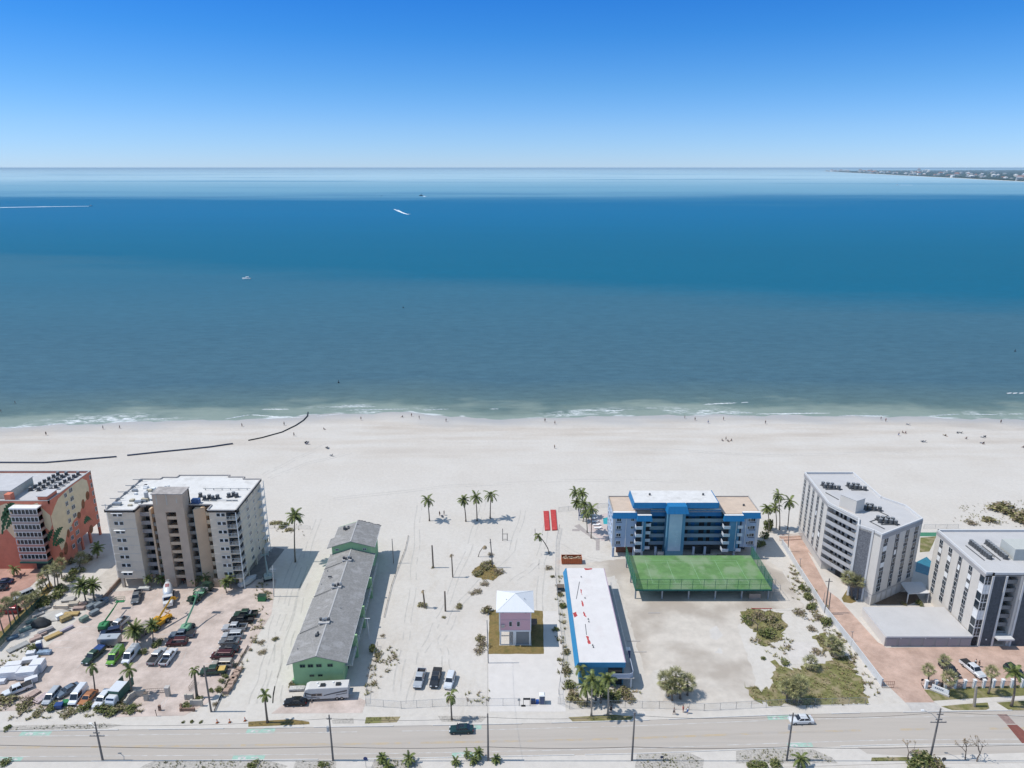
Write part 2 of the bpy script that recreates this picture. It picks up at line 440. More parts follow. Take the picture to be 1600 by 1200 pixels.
# ------------------------------------------------------------------ paved and planted surfaces (each a sheet a little above the one below)
ASPH = mat('sun_bleached_asphalt', (0.43, 0.385, 0.338), 0.9, 0.08, 0.5, coord='World', stretch=(0.05, 1.2, 1), stain=((0.30, 0.28, 0.26), 0.5, 0.56, 0.45))
WALK = mat('pale_concrete_walk', (0.55, 0.51, 0.46), 0.9, 0.07, 0.6, coord='World', stain=((0.44, 0.41, 0.38), 0.3, 0.55, 0.5))
KERBM = mat('kerb_concrete', (0.56, 0.54, 0.51), 0.9, 0.1, 1.0, coord='World')
LOTM = mat('dusty_lot_concrete', (0.54, 0.49, 0.43), 0.92, 0.12, 0.3, coord='World', stain=((0.375, 0.325, 0.275), 0.08, 0.46, 0.85))
def paver(name, c1, c2, mortar, sc=2.2):
 m = bpy.data.materials.new(name); m.use_nodes = True
 n, l = m.node_tree.nodes, m.node_tree.links; b = n['Principled BSDF']; b.inputs['Roughness'].default_value = 0.9; b.inputs['Specular IOR Level'].default_value = 0.2
 ge = n.new('ShaderNodeNewGeometry'); br = n.new('ShaderNodeTexBrick'); br.inputs['Scale'].default_value = sc
 br.inputs['Color1'].default_value = (*c1, 1); br.inputs['Color2'].default_value = (*c2, 1); br.inputs['Mortar'].default_value = (*mortar, 1); br.inputs['Mortar Size'].default_value = 0.03
 l.new(ge.outputs['Position'], br.inputs['Vector'])
 nz = n.new('ShaderNodeTexNoise'); nz.inputs['Scale'].default_value = 0.22; nz.inputs['Detail'].default_value = 9; nz.inputs['Roughness'].default_value = 0.7; l.new(ge.outputs['Position'], nz.inputs['Vector'])
 r = n.new('ShaderNodeValToRGB'); r.color_ramp.elements[0].position = 0.36; r.color_ramp.elements[0].color = (0.80, 0.80, 0.80, 1); r.color_ramp.elements[1].position = 0.66; r.color_ramp.elements[1].color = (1.2, 1.22, 1.24, 1)
 l.new(nz.outputs[0], r.inputs[0])
 mx = n.new('ShaderNodeMix'); mx.data_type = 'RGBA'; mx.blend_type = 'MULTIPLY'; mx.inputs[0].default_value = 1
 l.new(br.outputs['Color'], mx.inputs[6]); l.new(r.outputs[0], mx.inputs[7]); l.new(mx.outputs[2], b.inputs['Base Color'])
 return m
PAV1 = paver('pink_brick_paver', (0.50, 0.39, 0.335), (0.53, 0.43, 0.375), (0.50, 0.44, 0.39))
PAV2 = paver('salmon_brick_paver', (0.47, 0.305, 0.235), (0.52, 0.355, 0.28), (0.45, 0.35, 0.29))
PAV3 = paver('red_brick_paver', (0.44, 0.235, 0.18), (0.46, 0.27, 0.215), (0.40, 0.27, 0.22))
CROSS = mat('red_crossing_paint', (0.20, 0.075, 0.06), 0.9, 0.15, 1.0, coord='World')
GREENP = mat('green_bike_lane_paint', (0.32, 0.47, 0.39), 0.9, 0.12, 1.0, coord='World', stain=((0.40, 0.40, 0.36), 0.8, 0.5, 0.7))
WHITEP = mat('worn_white_road_paint', (0.55, 0.54, 0.52), 0.9, 0.1, 1.0, coord='World', stain=((0.42, 0.39, 0.36), 0.6, 0.42, 0.8))
YELP = mat('worn_yellow_road_paint', (0.50, 0.37, 0.20), 0.9, 0.1, 1.0, coord='World', stain=((0.39, 0.355, 0.32), 0.5, 0.42, 0.9))
LAWN = mat('olive_lawn', (0.17, 0.165, 0.06), 0.95, 0.35, 0.7, coord='World', bump=0.5, stain=((0.30, 0.24, 0.15), 0.35, 0.48, 0.8))
DRYLAWN = mat('dry_brown_lawn', (0.20, 0.145, 0.055), 0.95, 0.25, 1.6, coord='World', bump=0.5, stain=((0.12, 0.11, 0.035), 0.5, 0.5, 0.7))
MULCH = mat('grey_mulch_bed', (0.40, 0.37, 0.33), 0.95, 0.35, 2.5, coord='World', bump=0.5)
def px(pts, z=0.0): return [g(a, b, z) for a, b in pts]
def ragged(poly, amp=0.3, step=1.2):
 out = []
 for (xa, ya), (xb, yb) in zip(poly, poly[1:] + poly[:1]):
  n = max(1, int(math.hypot(xb - xa, yb - ya) / step))
  for i in range(n):
   t = i / n; out.append((xa + (xb - xa) * t + rnd.uniform(-amp, amp), ya + (yb - ya) * t + rnd.uniform(-amp, amp)))
 return out
def ground_sheet(name, poly, m, z):
 mb = MB(); mb.sheet(poly, z); return struct(name, mb, m)
# road: two edges surveyed along the picture
far = [(-400, 115.2)] + px(((0, 1143), (400, 1138), (600, 1135), (800, 1131.5), (1000, 1126), (1200, 1118), (1350, 1114), (1600, 1110))) + [(400, 124)]
near = [(-400, 107.6)] + px(((0, 1191), (400, 1188), (600, 1186), (800, 1182), (1000, 1178), (1200, 1170), (1400, 1164), (1600, 1163))) + [(400, 112.6)]
def edge(line, x):
 for (xa, ya), (xb, yb) in zip(line, line[1:]):
  if x <= xb: return ya + (yb - ya) * (x - xa) / (xb - xa)
 return line[-1][1]
def band(name, xs_, f0, f1, m, z):
 mb = MB(); p0 = [(x, f0(x)) for x in xs_]; p1 = [(x, f1(x)) for x in xs_]
 for i in range(len(xs_) - 1): mb.face([(*p0[i], z), (*p0[i + 1], z), (*p1[i + 1], z), (*p1[i], z)])
 return struct(name, mb, m)
RX = [-400, -200] + [-140 + 6 * i for i in range(47)] + [200, 400]
F = lambda x: edge(far, x)
N = lambda x: edge(near, x)
band('road', RX, N, F, ASPH, 0.012)
band('pavement', RX, lambda x: F(x) + 0.02, lambda x: F(x) + 2.55, WALK, 0.05)
band('pavement', RX, lambda x: N(x) - 4.5, lambda x: N(x) - 0.02, WALK, 0.05)
def kerb(xa, xb, f, name='kerb'):
 mb = MB(); n = max(2, int((xb - xa) / 4)); rings = []
 for i in range(n + 1):
  x = xa + (xb - xa) * i / n; y = f(x); rings.append([(x, y - 0.1, 0.0), (x, y - 0.1, 0.15), (x, y + 0.1, 0.15), (x, y + 0.1, 0.0)])
 mb.loft(rings); return struct(name, mb, KERBM)
for a, b in ((-104, -79), (-73, -58), (-50, -42), (-40, -24), (-16, 2), (8, 28), (32, 61), (66, 72), (81, 104)): kerb(a, b, F)
for a, b in ((-104, -96), (-80, -37), (-28, 12), (14, 57), (64, 104)): kerb(a, b, N)
# painted markings
def marking(name, xa, xb, f, off, w, m, z=0.02):
 n = max(1, int((xb - xa) / 5)); xs_ = [xa + (xb - xa) * i / n for i in range(n + 1)]
 return band(name, xs_, lambda x: f(x) + off - w / 2, lambda x: f(x) + off + w / 2, m, z)
for a, b in ((-120, -62), (-60, -31), (-22, 16), (18, 52), (58, 90), (92, 120)): marking('road_line', a, b, F, -1.35, 0.14, WHITEP)
for a, b in ((-120, -70), (-69, -20), (-18, 40), (42, 75), (76, 120)): marking('road_line', a, b, N, 1.3, 0.14, WHITEP)
mid = lambda x: (F(x) + N(x)) / 2 - 0.35
for a, b in ((-120, -84), (-82, -55), (-53, -20), (-18, 21), (23, 50), (53, 70), (78, 84), (96, 120)):
 marking('road_line', a, b, mid, 0.14, 0.13, YELP); marking('road_line', a, b, mid, -0.14, 0.13, YELP)
def bike_box(xa, xb, f, off):
 marking('bike_lane_marking', xa, xb, f, off, 1.05, GREENP, 0.018)
 c = (xa + xb) / 2; mb = MB(); y = f(c) + off
 for s in (-1, 1):                                            # bicycle symbol: two wheels, frame; then an arrow
  mb.face([(c - 1.2 + s * 0.45 + 0.32 * math.cos(t * math.pi / 4), y - 0.12 + 0.32 * math.sin(t * math.pi / 4), 0.026) for t in range(8)])
 mb.face([(c - 1.6, y - 0.02, 0.027), (c - 0.8, y - 0.02, 0.027), (c - 0.95, y + 0.3, 0.027), (c - 1.4, y + 0.3, 0.027)])
 mb.sheet([(c + 0.5, y - 0.09), (c + 1.4, y - 0.09), (c + 1.4, y - 0.3), (c + 2.1, y), (c + 1.4, y + 0.3), (c + 1.4, y + 0.09), (c + 0.5, y + 0.09)], 0.026)
 struct('bike_symbol', mb, WHITEP)
for pxa, pxb, which in ((33, 80, 0), (384, 428, 0), (704, 752, 0), (1210, 1256, 0)): bike_box(g(pxa, 1145)[0], g(pxb, 1145)[0], F, -0.68)
for pxa, pxb in ((-6, 40), (365, 415), (706, 752), (1238, 1278)): bike_box(g(pxa, 1180)[0], g(pxb, 1180)[0], N, 0.65)
mb = MB()
q = px(((1557.5, 1116), (1573, 1116), (1587, 1131), (1572.5, 1131))); mb.sheet(q, 0.022); struct('crossing', mb, mat('worn_red_crossing', (0.27, 0.19, 0.17), 0.9, 0.3, 1.2, coord='World'))
mb = MB(); mb.sheet(px(((1573, 1132.5), (1589, 1132.5), (1627, 1165), (1600, 1165))), 0.022); struct('crossing', mb, CROSS)
# near verge, bottom edge of the picture
ground_sheet('planting_bed', px(((240, 1190), (420, 1189), (450, 1197), (430, 1210), (205, 1210), (225, 1196))), MULCH, 0.06)
ground_sheet('planting_bed', px(((462, 1189), (525, 1189), (525, 1212), (455, 1212))), MULCH, 0.06)
ground_sheet('planting_bed', px(((585, 1187), (650, 1187), (668, 1212), (575, 1212))), MULCH, 0.06)
ground_sheet('planting_bed', px(((995, 1179), (1078, 1177), (1100, 1187), (1096, 1212), (990, 1212))), MULCH, 0.06)
ground_sheet('planting_bed', px(((1150, 1174), (1195, 1170), (1270, 1171), (1300, 1184), (1309, 1193), (1150, 1193))), MULCH, 0.06)
ground_sheet('planting_bed', px(((1362, 1184), (1420, 1183), (1422, 1189), (1361, 1190))), LAWN, 0.06)
ground_sheet('side_road', px(((1340, 1168), (1600, 1166), (1640, 1175), (1430, 1182), (1355, 1178))), ASPH, 0.055)
# far verge beds
for q, m in ((((8, 1138), (25, 1134), (170, 1131), (192, 1133), (165, 1139), (10, 1143)), MULCH), (((388, 1128), (455, 1124), (483, 1128), (484, 1132), (388, 1136)), DRYLAWN), (((518, 1125), (552, 1122), (553, 1131), (520, 1131)), MULCH), (((572, 1121), (626, 1120), (620, 1129), (570, 1131)), LAWN),
             (((684, 1119), (762, 1119), (752, 1129), (690, 1128)), MULCH), (((888, 1121), (960, 1117), (990, 1120), (985, 1126), (895, 1128)), LAWN), (((280, 1126), (322, 1126), (318, 1133), (287, 1134)), SAND)):
 ground_sheet('planting_bed', px(q), m, 0.065)
# left car park
ground_sheet('car_park', px(((172, 925), (432, 905), (424, 960), (392, 1010), (350, 1075), (322, 1100), (288, 1118), (165, 1121), (152, 1100), (0, 1112), (-60, 1100), (40, 1040), (96, 990), (130, 960))), PAV1, 0.02)
ground_sheet('car_park', px(((-140, 1010), (0, 992), (28, 962), (52, 935), (75, 908), (60, 888), (30, 880), (-140, 880))), PAV3, 0.02)
ground_sheet('lawn', px(((-40, 1010), (0, 1002), (30, 972), (62, 945), (84, 918), (78, 908), (58, 930), (30, 958), (4, 985), (-40, 998))), DRYLAWN, 0.03)
ground_sheet('path', px(((44, 920), (60, 905), (82, 904), (62, 926), (48, 935))), WALK, 0.035)
def bay_line(a, b, w=0.1):
 (xa, ya), (xb, yb) = g(*a), g(*b); L = math.hypot(xb - xa, yb - ya); nxv, nyv = -(yb - ya) / L * w / 2, (xb - xa) / L * w / 2
 bays.sheet([(xa + nxv, ya + nyv), (xb + nxv, yb + nyv), (xb - nxv, yb - nyv), (xa - nxv, ya - nyv)], 0.03)
bays = MB()
for a, b in (((115, 979), (150, 979)), ((100, 989), (130, 989)), ((80, 1001), (110, 1001)), ((84, 1012), (112, 1012)), ((120, 1044), (133, 1030)), ((130, 1038), (150, 1022)), ((228, 1045), (240, 1030)), ((212, 1042), (230, 1018)), ((247, 992), (285, 990)), ((227, 935), (232, 925)), ((283, 942), (290, 930)),
             ((282, 1040), (291, 1019)), ((268, 1019), (291, 1019)), ((214, 935), (234, 925)), ((234, 946), (247, 928)), ((317, 945), (330, 925)), ((340, 944), (348, 928)), ((282, 927), (330, 926)), ((370, 953), (405, 953)), ((318, 1037), (338, 1037)), ((320, 1026), (340, 1026)), ((325, 1013), (350, 1013)), ((247, 1108), (262, 1085)), ((252, 1108), (267, 1085))):
 bay_line(a, b)
struct('parking_lines', bays, WHITEP)
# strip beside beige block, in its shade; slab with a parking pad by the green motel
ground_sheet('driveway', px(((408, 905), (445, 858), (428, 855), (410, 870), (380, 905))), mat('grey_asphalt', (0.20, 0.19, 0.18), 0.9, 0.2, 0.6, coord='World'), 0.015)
ground_sheet('driveway', px(((424, 1115), (443, 1100), (478, 1088), (560, 1090), (572, 1095), (566, 1114))), PAV1, 0.02)
# middle lots
ground_sheet('driveway', px(((762, 1028), (764, 1021), (850, 1021), (848, 955), (872, 955), (878, 1012), (884, 1112), (765, 1112))), mat('new_concrete', (0.60, 0.565, 0.53), 0.9, 0.06, 0.4, coord='World'), 0.015)
ground_sheet('lawn', ragged(px(((765, 955), (783, 950), (848, 955), (850, 1022), (763, 1022))), 0.08), DRYLAWN, 0.022)
ground_sheet('concrete_lot', ragged(px(((912, 880), (985, 872), (1190, 872), (1222, 890), (1250, 935), (1258, 950), (1165, 952), (1152, 975), (1175, 1045), (1185, 1100), (1000, 1096), (1010, 1060), (965, 905), (905, 895))), 0.35), LOTM, 0.015)
ground_sheet('concrete_lot', ragged(px(((985, 1070), (1030, 1045), (1060, 1090), (1000, 1100))), 0.4), SAND, 0.022)
ground_sheet('concrete_lot', px(((1222, 1005), (1270, 1002), (1292, 1036), (1238, 1038))), mat('pale_slab', (0.56, 0.52, 0.48), 0.9, 0.1, 0.5, coord='World'), 0.02)
for q in (((1108, 985), (1120, 978), (1130, 992), (1122, 1001), (1110, 998)), ((1118, 1020), (1126, 1012), (1128, 1022)), ((925, 905), (960, 900), (970, 930), (955, 960), (945, 930))):
 ground_sheet('pale_patch', ragged(px(q), 0.3, 0.8), mat('pale_concrete_patch', (0.54, 0.505, 0.465), 0.9, 0.08, 0.5, coord='World'), 0.026)
ground_sheet('path', px(((897, 822), (905, 819), (931, 842), (937, 842), (937, 860), (931, 860), (931, 845))), mat('taupe_walk', (0.36, 0.32, 0.30), 0.9, 0.1, 1, coord='World'), 0.02)
ground_sheet('path', px(((894, 827), (906, 826), (906, 830), (894, 830))), MATS['taupe_walk'], 0.024)
GRASSAREAS = [ragged(px(q), 0.75, 0.8) for q in (((1210, 1033), (1225, 1045), (1270, 1042), (1310, 1030), (1325, 1025), (1345, 1060), (1358, 1101), (1205, 1103), (1180, 1095), (1160, 1068), (1185, 1078), (1205, 1075)),
              ((1160, 958), (1180, 951), (1222, 957), (1230, 978), (1215, 1000), (1190, 1010), (1178, 985), (1156, 972)), ((1270, 995), (1290, 990), (1310, 1015), (1318, 1028), (1298, 1026)))]
for q in GRASSAREAS: ground_sheet('lawn', q, LAWN, 0.03)
for q in (((735, 894), (752, 880), (768, 879), (775, 890), (785, 897), (770, 906), (742, 903)),): GRASSAREAS.append(ragged(px(q), 0.5)); ground_sheet('lawn', GRASSAREAS[-1], DRYLAWN, 0.03)
ground_sheet('house_slab', [(-3.0, 142.4), (4.6, 142.4), (4.6, 150.2), (-3.0, 150.2)], WALK, 0.035)
TRACK = mat('rutted_sand', (0.47, 0.44, 0.40), 0.95, 0.12, 0.6, coord='World')
def track(pts, gap=1.6, w=0.32):
 P2 = [Vector(g(*p)) for p in pts]; mb = MB()
 for s in (-1, 1):
  out = []
  for i in range(len(P2) - 1):
   for k in range(8):
    p = P2[i].lerp(P2[i + 1], k / 8); d = (P2[min(i + 1, len(P2) - 1)] - P2[i]).normalized(); n = Vector((-d.y, d.x)); out.append((p + n * (s * gap / 2 + 0.25 * math.sin(k + i * 2)), n))
  for (p, n), (q, m) in zip(out, out[1:]):
   if rnd.random() < 0.2: continue
   a = w * rnd.uniform(.3, .6); mb.face([(*(p + n * a), ground_z(p.x, p.y) + .012), (*(p - n * a), ground_z(p.x, p.y) + .012), (*(q - m * a), ground_z(q.x, q.y) + .012), (*(q + m * a), ground_z(q.x, q.y) + .012)])
 return struct('track', mb, TRACK)
for q in (((412, 742), (460, 718), (520, 690)), ((420, 748), (480, 724), (560, 705)), ((420, 1100), (438, 1000), (470, 900), (500, 800)), ((432, 1098), (452, 1000), (480, 900)), ((395, 1100), (415, 1040), (432, 960), (470, 850)), ((640, 1100), (660, 1020), (690, 960), (735, 850), (760, 770)), ((700, 1050), (690, 1000), (720, 940), (800, 860), (820, 790)), ((620, 1080), (640, 960), (650, 860), (655, 780)), ((800, 910), (840, 880), (860, 800)), ((838, 1110), (842, 1040), (845, 900), (850, 860)), ((870, 850), (910, 870), (960, 880)), ((950, 900), (1000, 960), (1040, 1090)), ((1080, 950), (1110, 1010), (1140, 1095)), ((1225, 900), (1240, 950), (1160, 955)), ((520, 780), (700, 760), (900, 750), (1100, 752)), ((1000, 700), (1200, 712), (1450, 705))): track(q)
# right estate: brick drive, aprons, lawns
ground_sheet('brick_drive', px(((1216, 838), (1258, 836), (1272, 862), (1310, 935), (1384, 1012), (1640, 1009), (1660, 1072), (1443, 1076), (1438, 1066), (1462, 1098), (1415, 1098), (1378, 1062), (1296, 960), (1246, 880), (1232, 852))), PAV2, 0.02)
ground_sheet('apron', px(((1262, 862), (1300, 900), (1340, 940), (1500, 935), (1500, 960), (1385, 1010), (1372, 1004), (1310, 935), (1296, 925), (1272, 880))), WALK, 0.025)
ground_sheet('driveway_mouth', px(((1415, 1098), (1462, 1098), (1478, 1112), (1425, 1112))), CONC, 0.07)
ground_sheet('lawn', px(((1444, 1078), (1600, 1070), (1640, 1070), (1640, 1085), (1540, 1090), (1458, 1095))), LAWN, 0.03)
ground_sheet('lawn', px(((1470, 1104), (1500, 1101), (1543, 1098), (1546, 1107), (1540, 1110), (1488, 1110))), LAWN, 0.07)
ground_sheet('lawn', px(((1557, 1098), (1640, 1092), (1640, 1110), (1577, 1110))), LAWN, 0.07)
ground_sheet('path', px(((1458, 1096), (1540, 1091), (1640, 1086), (1640, 1091), (1556, 1096.5), (1546, 1097), (1470, 1103))), WALK, 0.06)
ground_sheet('lawn', px(((1315, 935), (1324, 921), (1338, 940), (1330, 943), (1318, 941))), DRYLAWN, 0.035)
ground_sheet('lawn', px(((1362, 942), (1390, 925), (1430, 925), (1438, 938), (1420, 945), (1370, 945))), mat('dark_mulch', (0.16, 0.115, 0.08), 0.95, 0.3, 2.0, coord='World'), 0.035)
ground_sheet('pool_terrace', px(((1425, 905), (1500, 905), (1500, 830), (1440, 830))), WALK, 0.02)
ground_sheet('lawn', px(((1437, 863), (1438, 840), (1463, 838), (1458, 850), (1452, 862))), LAWN, 0.03)
mb = MB(); mb.sheet(px(((1430, 893), (1432, 878), (1448, 870), (1458, 880), (1452, 900))), 0.035); struct('pool_water', mb, mat('pool_blue', (0.03, 0.17, 0.24), 0.08, 0.15, 1.0, spec=0.5, coord='World'))
mb = MB(); mb.sheet(px(((1436, 838), (1437, 832), (1475, 832), (1474, 838))), 0.03); struct('sports_pad', mb, mat('green_pad', (0.06, 0.20, 0.12), 0.9, 0.1, 1, coord='World'))
# blue hotel pool and terrace
ground_sheet('pool_terrace', px(((918, 812), (952, 800), (956, 845), (940, 845), (920, 830))), mat('pinkish_terrace', (0.52, 0.44, 0.41), 0.9, 0.1, 1, coord='World'), 0.02)
mb = MB(); mb.sheet(px(((942, 810), (950, 808), (950, 819), (943, 819))), 0.03); struct('pool_water', mb, mat('turquoise_pool', (0.03, 0.33, 0.36), 0.08, 0.15, 1.0, spec=0.5, coord='World'))
# terrace west of the beige block
ground_sheet('pool_terrace', px(((150, 905), (178, 882), (210, 870), (212, 905), (170, 925))), mat('beige_terrace', (0.46, 0.42, 0.37), 0.9, 0.12, 0.7, coord='World'), 0.02)
mb = MB(); mb.sheet(px(((2, 885), (0, 875), (12, 876), (13, 882))), 0.03); struct('pool_water', mb, MATS['turquoise_pool'])
# ------------------------------------------------------------------ buildings
def onY(px_, py_, Y):
 d = sight(px_, py_); t = Y / d[1]; return (d[0] * t, CAM_H + d[2] * t)
def onX(px_, py_, X):
 d = sight(px_, py_); t = X / d[0]; return (d[1] * t, CAM_H + d[2] * t)
def part(root, name, mb, m, parent=None, smooth=False):
 ox, oy, oz = root.location
 mb.v = [(x - ox, y - oy, z - oz) for x, y, z in mb.v]
 return mb.build(name, m, parent or root, smooth)
FRAMEW = mat('white_window_frame', (0.70, 0.70, 0.69), 0.5, 0.04, 3)
CURT = mat('pale_blind', (0.34, 0.35, 0.36), 0.7, 0.2, 0.8)
_winme = {}
def win_mesh(w, h, nm, fm, depth=0.07, split=None, fr=0.07, pane=None):
 k = (w, h, nm, fm.name, split, fr, (pane or GLASS).name)
 if k in _winme: return _winme[k]
 a = MB(); d0, d1 = -depth, 0.0
 a.box(-w/2, d0, 0, w/2, d1, fr); a.box(-w/2, d0, h - fr, w/2, d1, h)
 a.box(-w/2, d0, fr, -w/2 + fr, d1, h - fr); a.box(w/2 - fr, d0, fr, w/2, d1, h - fr)
 for i in range(1, nm):
  x = -w/2 + w * i / nm; a.box(x - (split or fr) / 2, d0, fr, x + (split or fr) / 2, d1, h - fr)
 p = MB(); p.box(-w/2 + fr * .5, -depth * .55, fr * .5, w/2 - fr * .5, -0.005, h - fr * .5)
 _winme[k] = (a.mesh('window', fm), p.mesh('pane', pane or GLASS)); return _winme[k]
def window(root, x, y, z, w, h, rz=0.0, nm=2, fm=None, split=None, name='window', pane=None, fr=0.07):
 a, p = win_mesh(w, h, nm, fm or FRAMEW, split=split, pane=pane, fr=fr)
 o = inst(name, a, root, (x - root.location.x, y - root.location.y, z - root.location.z), rz)
 inst('pane', p, o); return o
def cond_mesh():
 a = MB(); a.cyl(0, 0, 0.15, 0.95, 0.42, 10); a.box(-0.5, -0.5, 0, 0.5, 0.5, 0.12)
 f = MB(); f.cyl(0, 0, 0.95, 1.0, 0.36, 10)
 return a.mesh('condenser_unit', mat('condenser_grey', (0.09, 0.095, 0.10), 0.6, 0.4, 3)), f.mesh('fan_grille', mat('fan_grey', (0.24, 0.25, 0.26), 0.5, 0.2, 3))
COND = cond_mesh()
def condenser(root, x, y, z, s=1.0):
 o = inst('condenser_unit', COND[0], root, (x - root.location.x, y - root.location.y, z), rnd.uniform(0, 3), s); inst('fan_grille', COND[1], o)
def parapet(poly, z0, z1, t, mb, closed=True):
 n = len(poly)
 for i in range(n if closed else n - 1):
  a, b = Vector(poly[i]), Vector(poly[(i + 1) % n]); d = (b - a)
  if d.length < 0.01: continue
  d.normalize(); nn = Vector((d.y, -d.x))
  q = [a - d * 0.0, b + d * 0.0, b - nn * t, a - nn * t]
  mb.prism([(p.x, p.y) for p in q], z0, z1 + 0.002 * (i % 3))
def rail_mesh(mb, a, b, z, h=1.05, n=None, r=0.03, infill=True):
 a, b = Vector((a[0], a[1], z)), Vector((b[0], b[1], z)); L = (b - a).length; n = n or max(1, int(L / 1.6))
 up = Vector((0, 0, h)); mb.tube([a + up, b + up], r, 4); mb.tube([a + up * 0.12, b + up * 0.12], r * 0.7, 4)
 for i in range(n + 1): p = a.lerp(b, i / n); mb.tube([p, p + up], r, 4)
 if infill:
  k = int(L / 0.3)
  for i in range(1, k): p = a.lerp(b, i / k); mb.tube([p + up * 0.12, p + up], r * 0.35, 3)

# ---- 1: apartment block with a painted mural (left edge)
TERRA = mat('terracotta_render', (0.60, 0.20, 0.125), 0.85, 0.1, 0.5, stain=((0.46, 0.14, 0.09), 0.35, 0.55, 0.5))
CREAM = mat('cream_mural', (0.70, 0.57, 0.37), 0.85, 0.08, 0.6)
LEAFP = mat('green_mural_paint', (0.035, 0.10, 0.045), 0.85, 0.5, 1.5)
BROWNP = mat('brown_mural_paint', (0.22, 0.09, 0.04), 0.85, 0.35, 1.2)
ROOFG = mat('pale_roof_membrane', (0.50, 0.49, 0.49), 0.85, 0.1, 0.6, stain=((0.38, 0.37, 0.37), 0.3, 0.55, 0.5))
ROOFW = mat('white_roof_coating', (0.63, 0.615, 0.59), 0.8, 0.07, 0.6, stain=((0.48, 0.46, 0.43), 0.35, 0.54, 0.6))
def mural_block():
 X1, Y0, Y1, ZT = -126.4, 175.9, 196.0, 21.0
 r = thing('apartment_building', 'seven storey terracotta and cream apartment block with a leaf and coconut mural', 'building', (-137, 185, 0))
 m = MB(); m.box(-158, Y0, 4.2, X1, Y1, ZT - 0.9); m.box(-158, Y0, 0, X1 - 0.2, Y0 + 8, 4.2); part(r, 'wall', m, TERRA)
 for y in (186.5, 190.5, 195.5):
  m = MB(); m.box(X1 - 0.55, y - 0.3, 0, X1, y + 0.3, 4.2); part(r, 'column', m, TERRA)
 for y in (188, 195.5):
  m = MB(); m.box(X1 - 7, y - 0.3, 0, X1 - 6.4, y + 0.3, 4.2); part(r, 'column', m, TERRA)
 m = MB(); m.box(-157.7, Y0 + 0.3, ZT - 0.9, X1 - 0.3, Y1 - 0.3, ZT - 0.5); part(r, 'roof', m, ROOFG)
 m = MB(); parapet([(-158, Y0), (X1, Y0), (X1, Y1), (-158, Y1)], ZT - 0.9, ZT, 0.3, m); part(r, 'parapet', m, TERRA)
 m = MB(); parapet([(-158, Y0 - .05), (X1 + .05, Y0 - .05), (X1 + .05, Y1 + .05), (-158, Y1 + .05)], ZT + 0.004, ZT + 0.16, 0.42, m); part(r, 'coping', m, mat('grey_coping', (0.40, 0.41, 0.40), 0.7, 0.08, 1))
 def side(pts, m, t, name):
  a = MB(); q = [onX(x / 6.0, 720 + y / 6.0, X1) for x, y in pts]
  if len(q) > 2:
   ring0 = [(X1 - 0.05, y, z) for y, z in q]; ring1 = [(X1 + t, y, z) for y, z in q]
   a.loft([ring0, ring1]); part(r, name, a, m)
 def front(pts, m, t, name):
  a = MB(); q = [onY(x / 6.0, 720 + y / 6.0, Y0) for x, y in pts]
  a.loft([[(x, Y0 + 0.05, z) for x, z in q], [(x, Y0 - t, z) for x, z in q]]); part(r, name, a, m)
 side([(480, 520), (512, 430), (545, 355), (600, 300), (640, 262), (700, 215), (770, 165), (815, 185), (832, 250), (835, 330), (800, 375), (760, 450), (745, 500), (690, 560), (655, 640), (625, 690), (605, 800), (580, 840), (550, 780), (520, 690), (495, 600)], CREAM, 0.012, 'mural_panel')
 front([(0, 420), (50, 400), (300, 410), (350, 395), (400, 450), (470, 510), (488, 600), (470, 660), (420, 620), (385, 660), (385, 740), (130, 720), (60, 640), (0, 690)], CREAM, 0.012, 'mural_panel')
 for cx, cy, w, h in ((820, 325, 18, 42), (778, 405, 16, 46), (740, 510, 18, 32), (640, 680, 13, 40), (618, 820, 18, 60), (575, 880, 18, 26), (855, 640, 18, 40)):
  side([(cx + w * math.cos(k * math.pi / 6), cy + h * math.sin(k * math.pi / 6)) for k in range(12)], BROWNP, 0.03, 'painted_coconut')
 for fn, stem in ((side, ((500, 800), (515, 700), (545, 640), (590, 620))), (side, ((520, 800), (560, 740), (590, 725), (605, 745))), (side, ((790, 590), (815, 530), (840, 515), (865, 560))), (front, ((20, 690), (30, 560), (70, 480), (130, 430))), (front, ((10, 560), (60, 430), (110, 395), (140, 400))), (front, ((400, 840), (440, 740), (470, 680), (500, 640))), (front, ((60, 640), (90, 560), (130, 510), (190, 500)))):
  pts = []; k = len(stem) * 4
  def bz(t): a, b, c, d = stem; return tuple((1-t)**3*a[i] + 3*(1-t)**2*t*b[i] + 3*(1-t)*t*t*c[i] + t**3*d[i] for i in (0, 1))
  up, dn = [], []
  for i in range(k + 1):
   x, y = bz(i / k); w = 34 * math.sin(math.pi * (0.08 + 0.9 * i / k)) * (1.0 if i % 2 else 0.45)
   up.append((x - w * 0.7, y - w * 0.75)); dn.append((x + w * 0.7, y + w * 0.75))
  fn(up + dn[::-1], LEAFP, 0.022, 'painted_leaf')
 for i in range(7):                                       # two columns of side windows
  t = i / 6
  for a, b, wd in (((612, 315), (690, 790), 1.2), ((660, 268), (738, 738), 1.6)):
   y, z = onX((a[0] + (b[0] - a[0]) * t) / 6, 720 + (a[1] + (b[1] - a[1]) * t + 10) / 6, X1)
   window(r, X1 + 0.05, y, z - 0.6, wd, 1.3, R(90), 2)
 for i in range(7):
  y, z = onX((832 + 90 * i / 6) / 6, 720 + (160 + 440 * i / 6) / 6, X1); window(r, X1 + 0.02, 195.2, z - 0.8, 0.9, 1.4, R(90), 1)
 bx0, bx1, by = -136.1, -128.7, 173.8                     # glazed balcony bay
 m = MB(); m.box(bx0 + 0.2, by + 0.5, 3.6, bx1 - 0.2, Y0, 19.6); part(r, 'bay_wall', m, mat('bay_red', (0.40, 0.11, 0.08), 0.85, 0.1, 1))
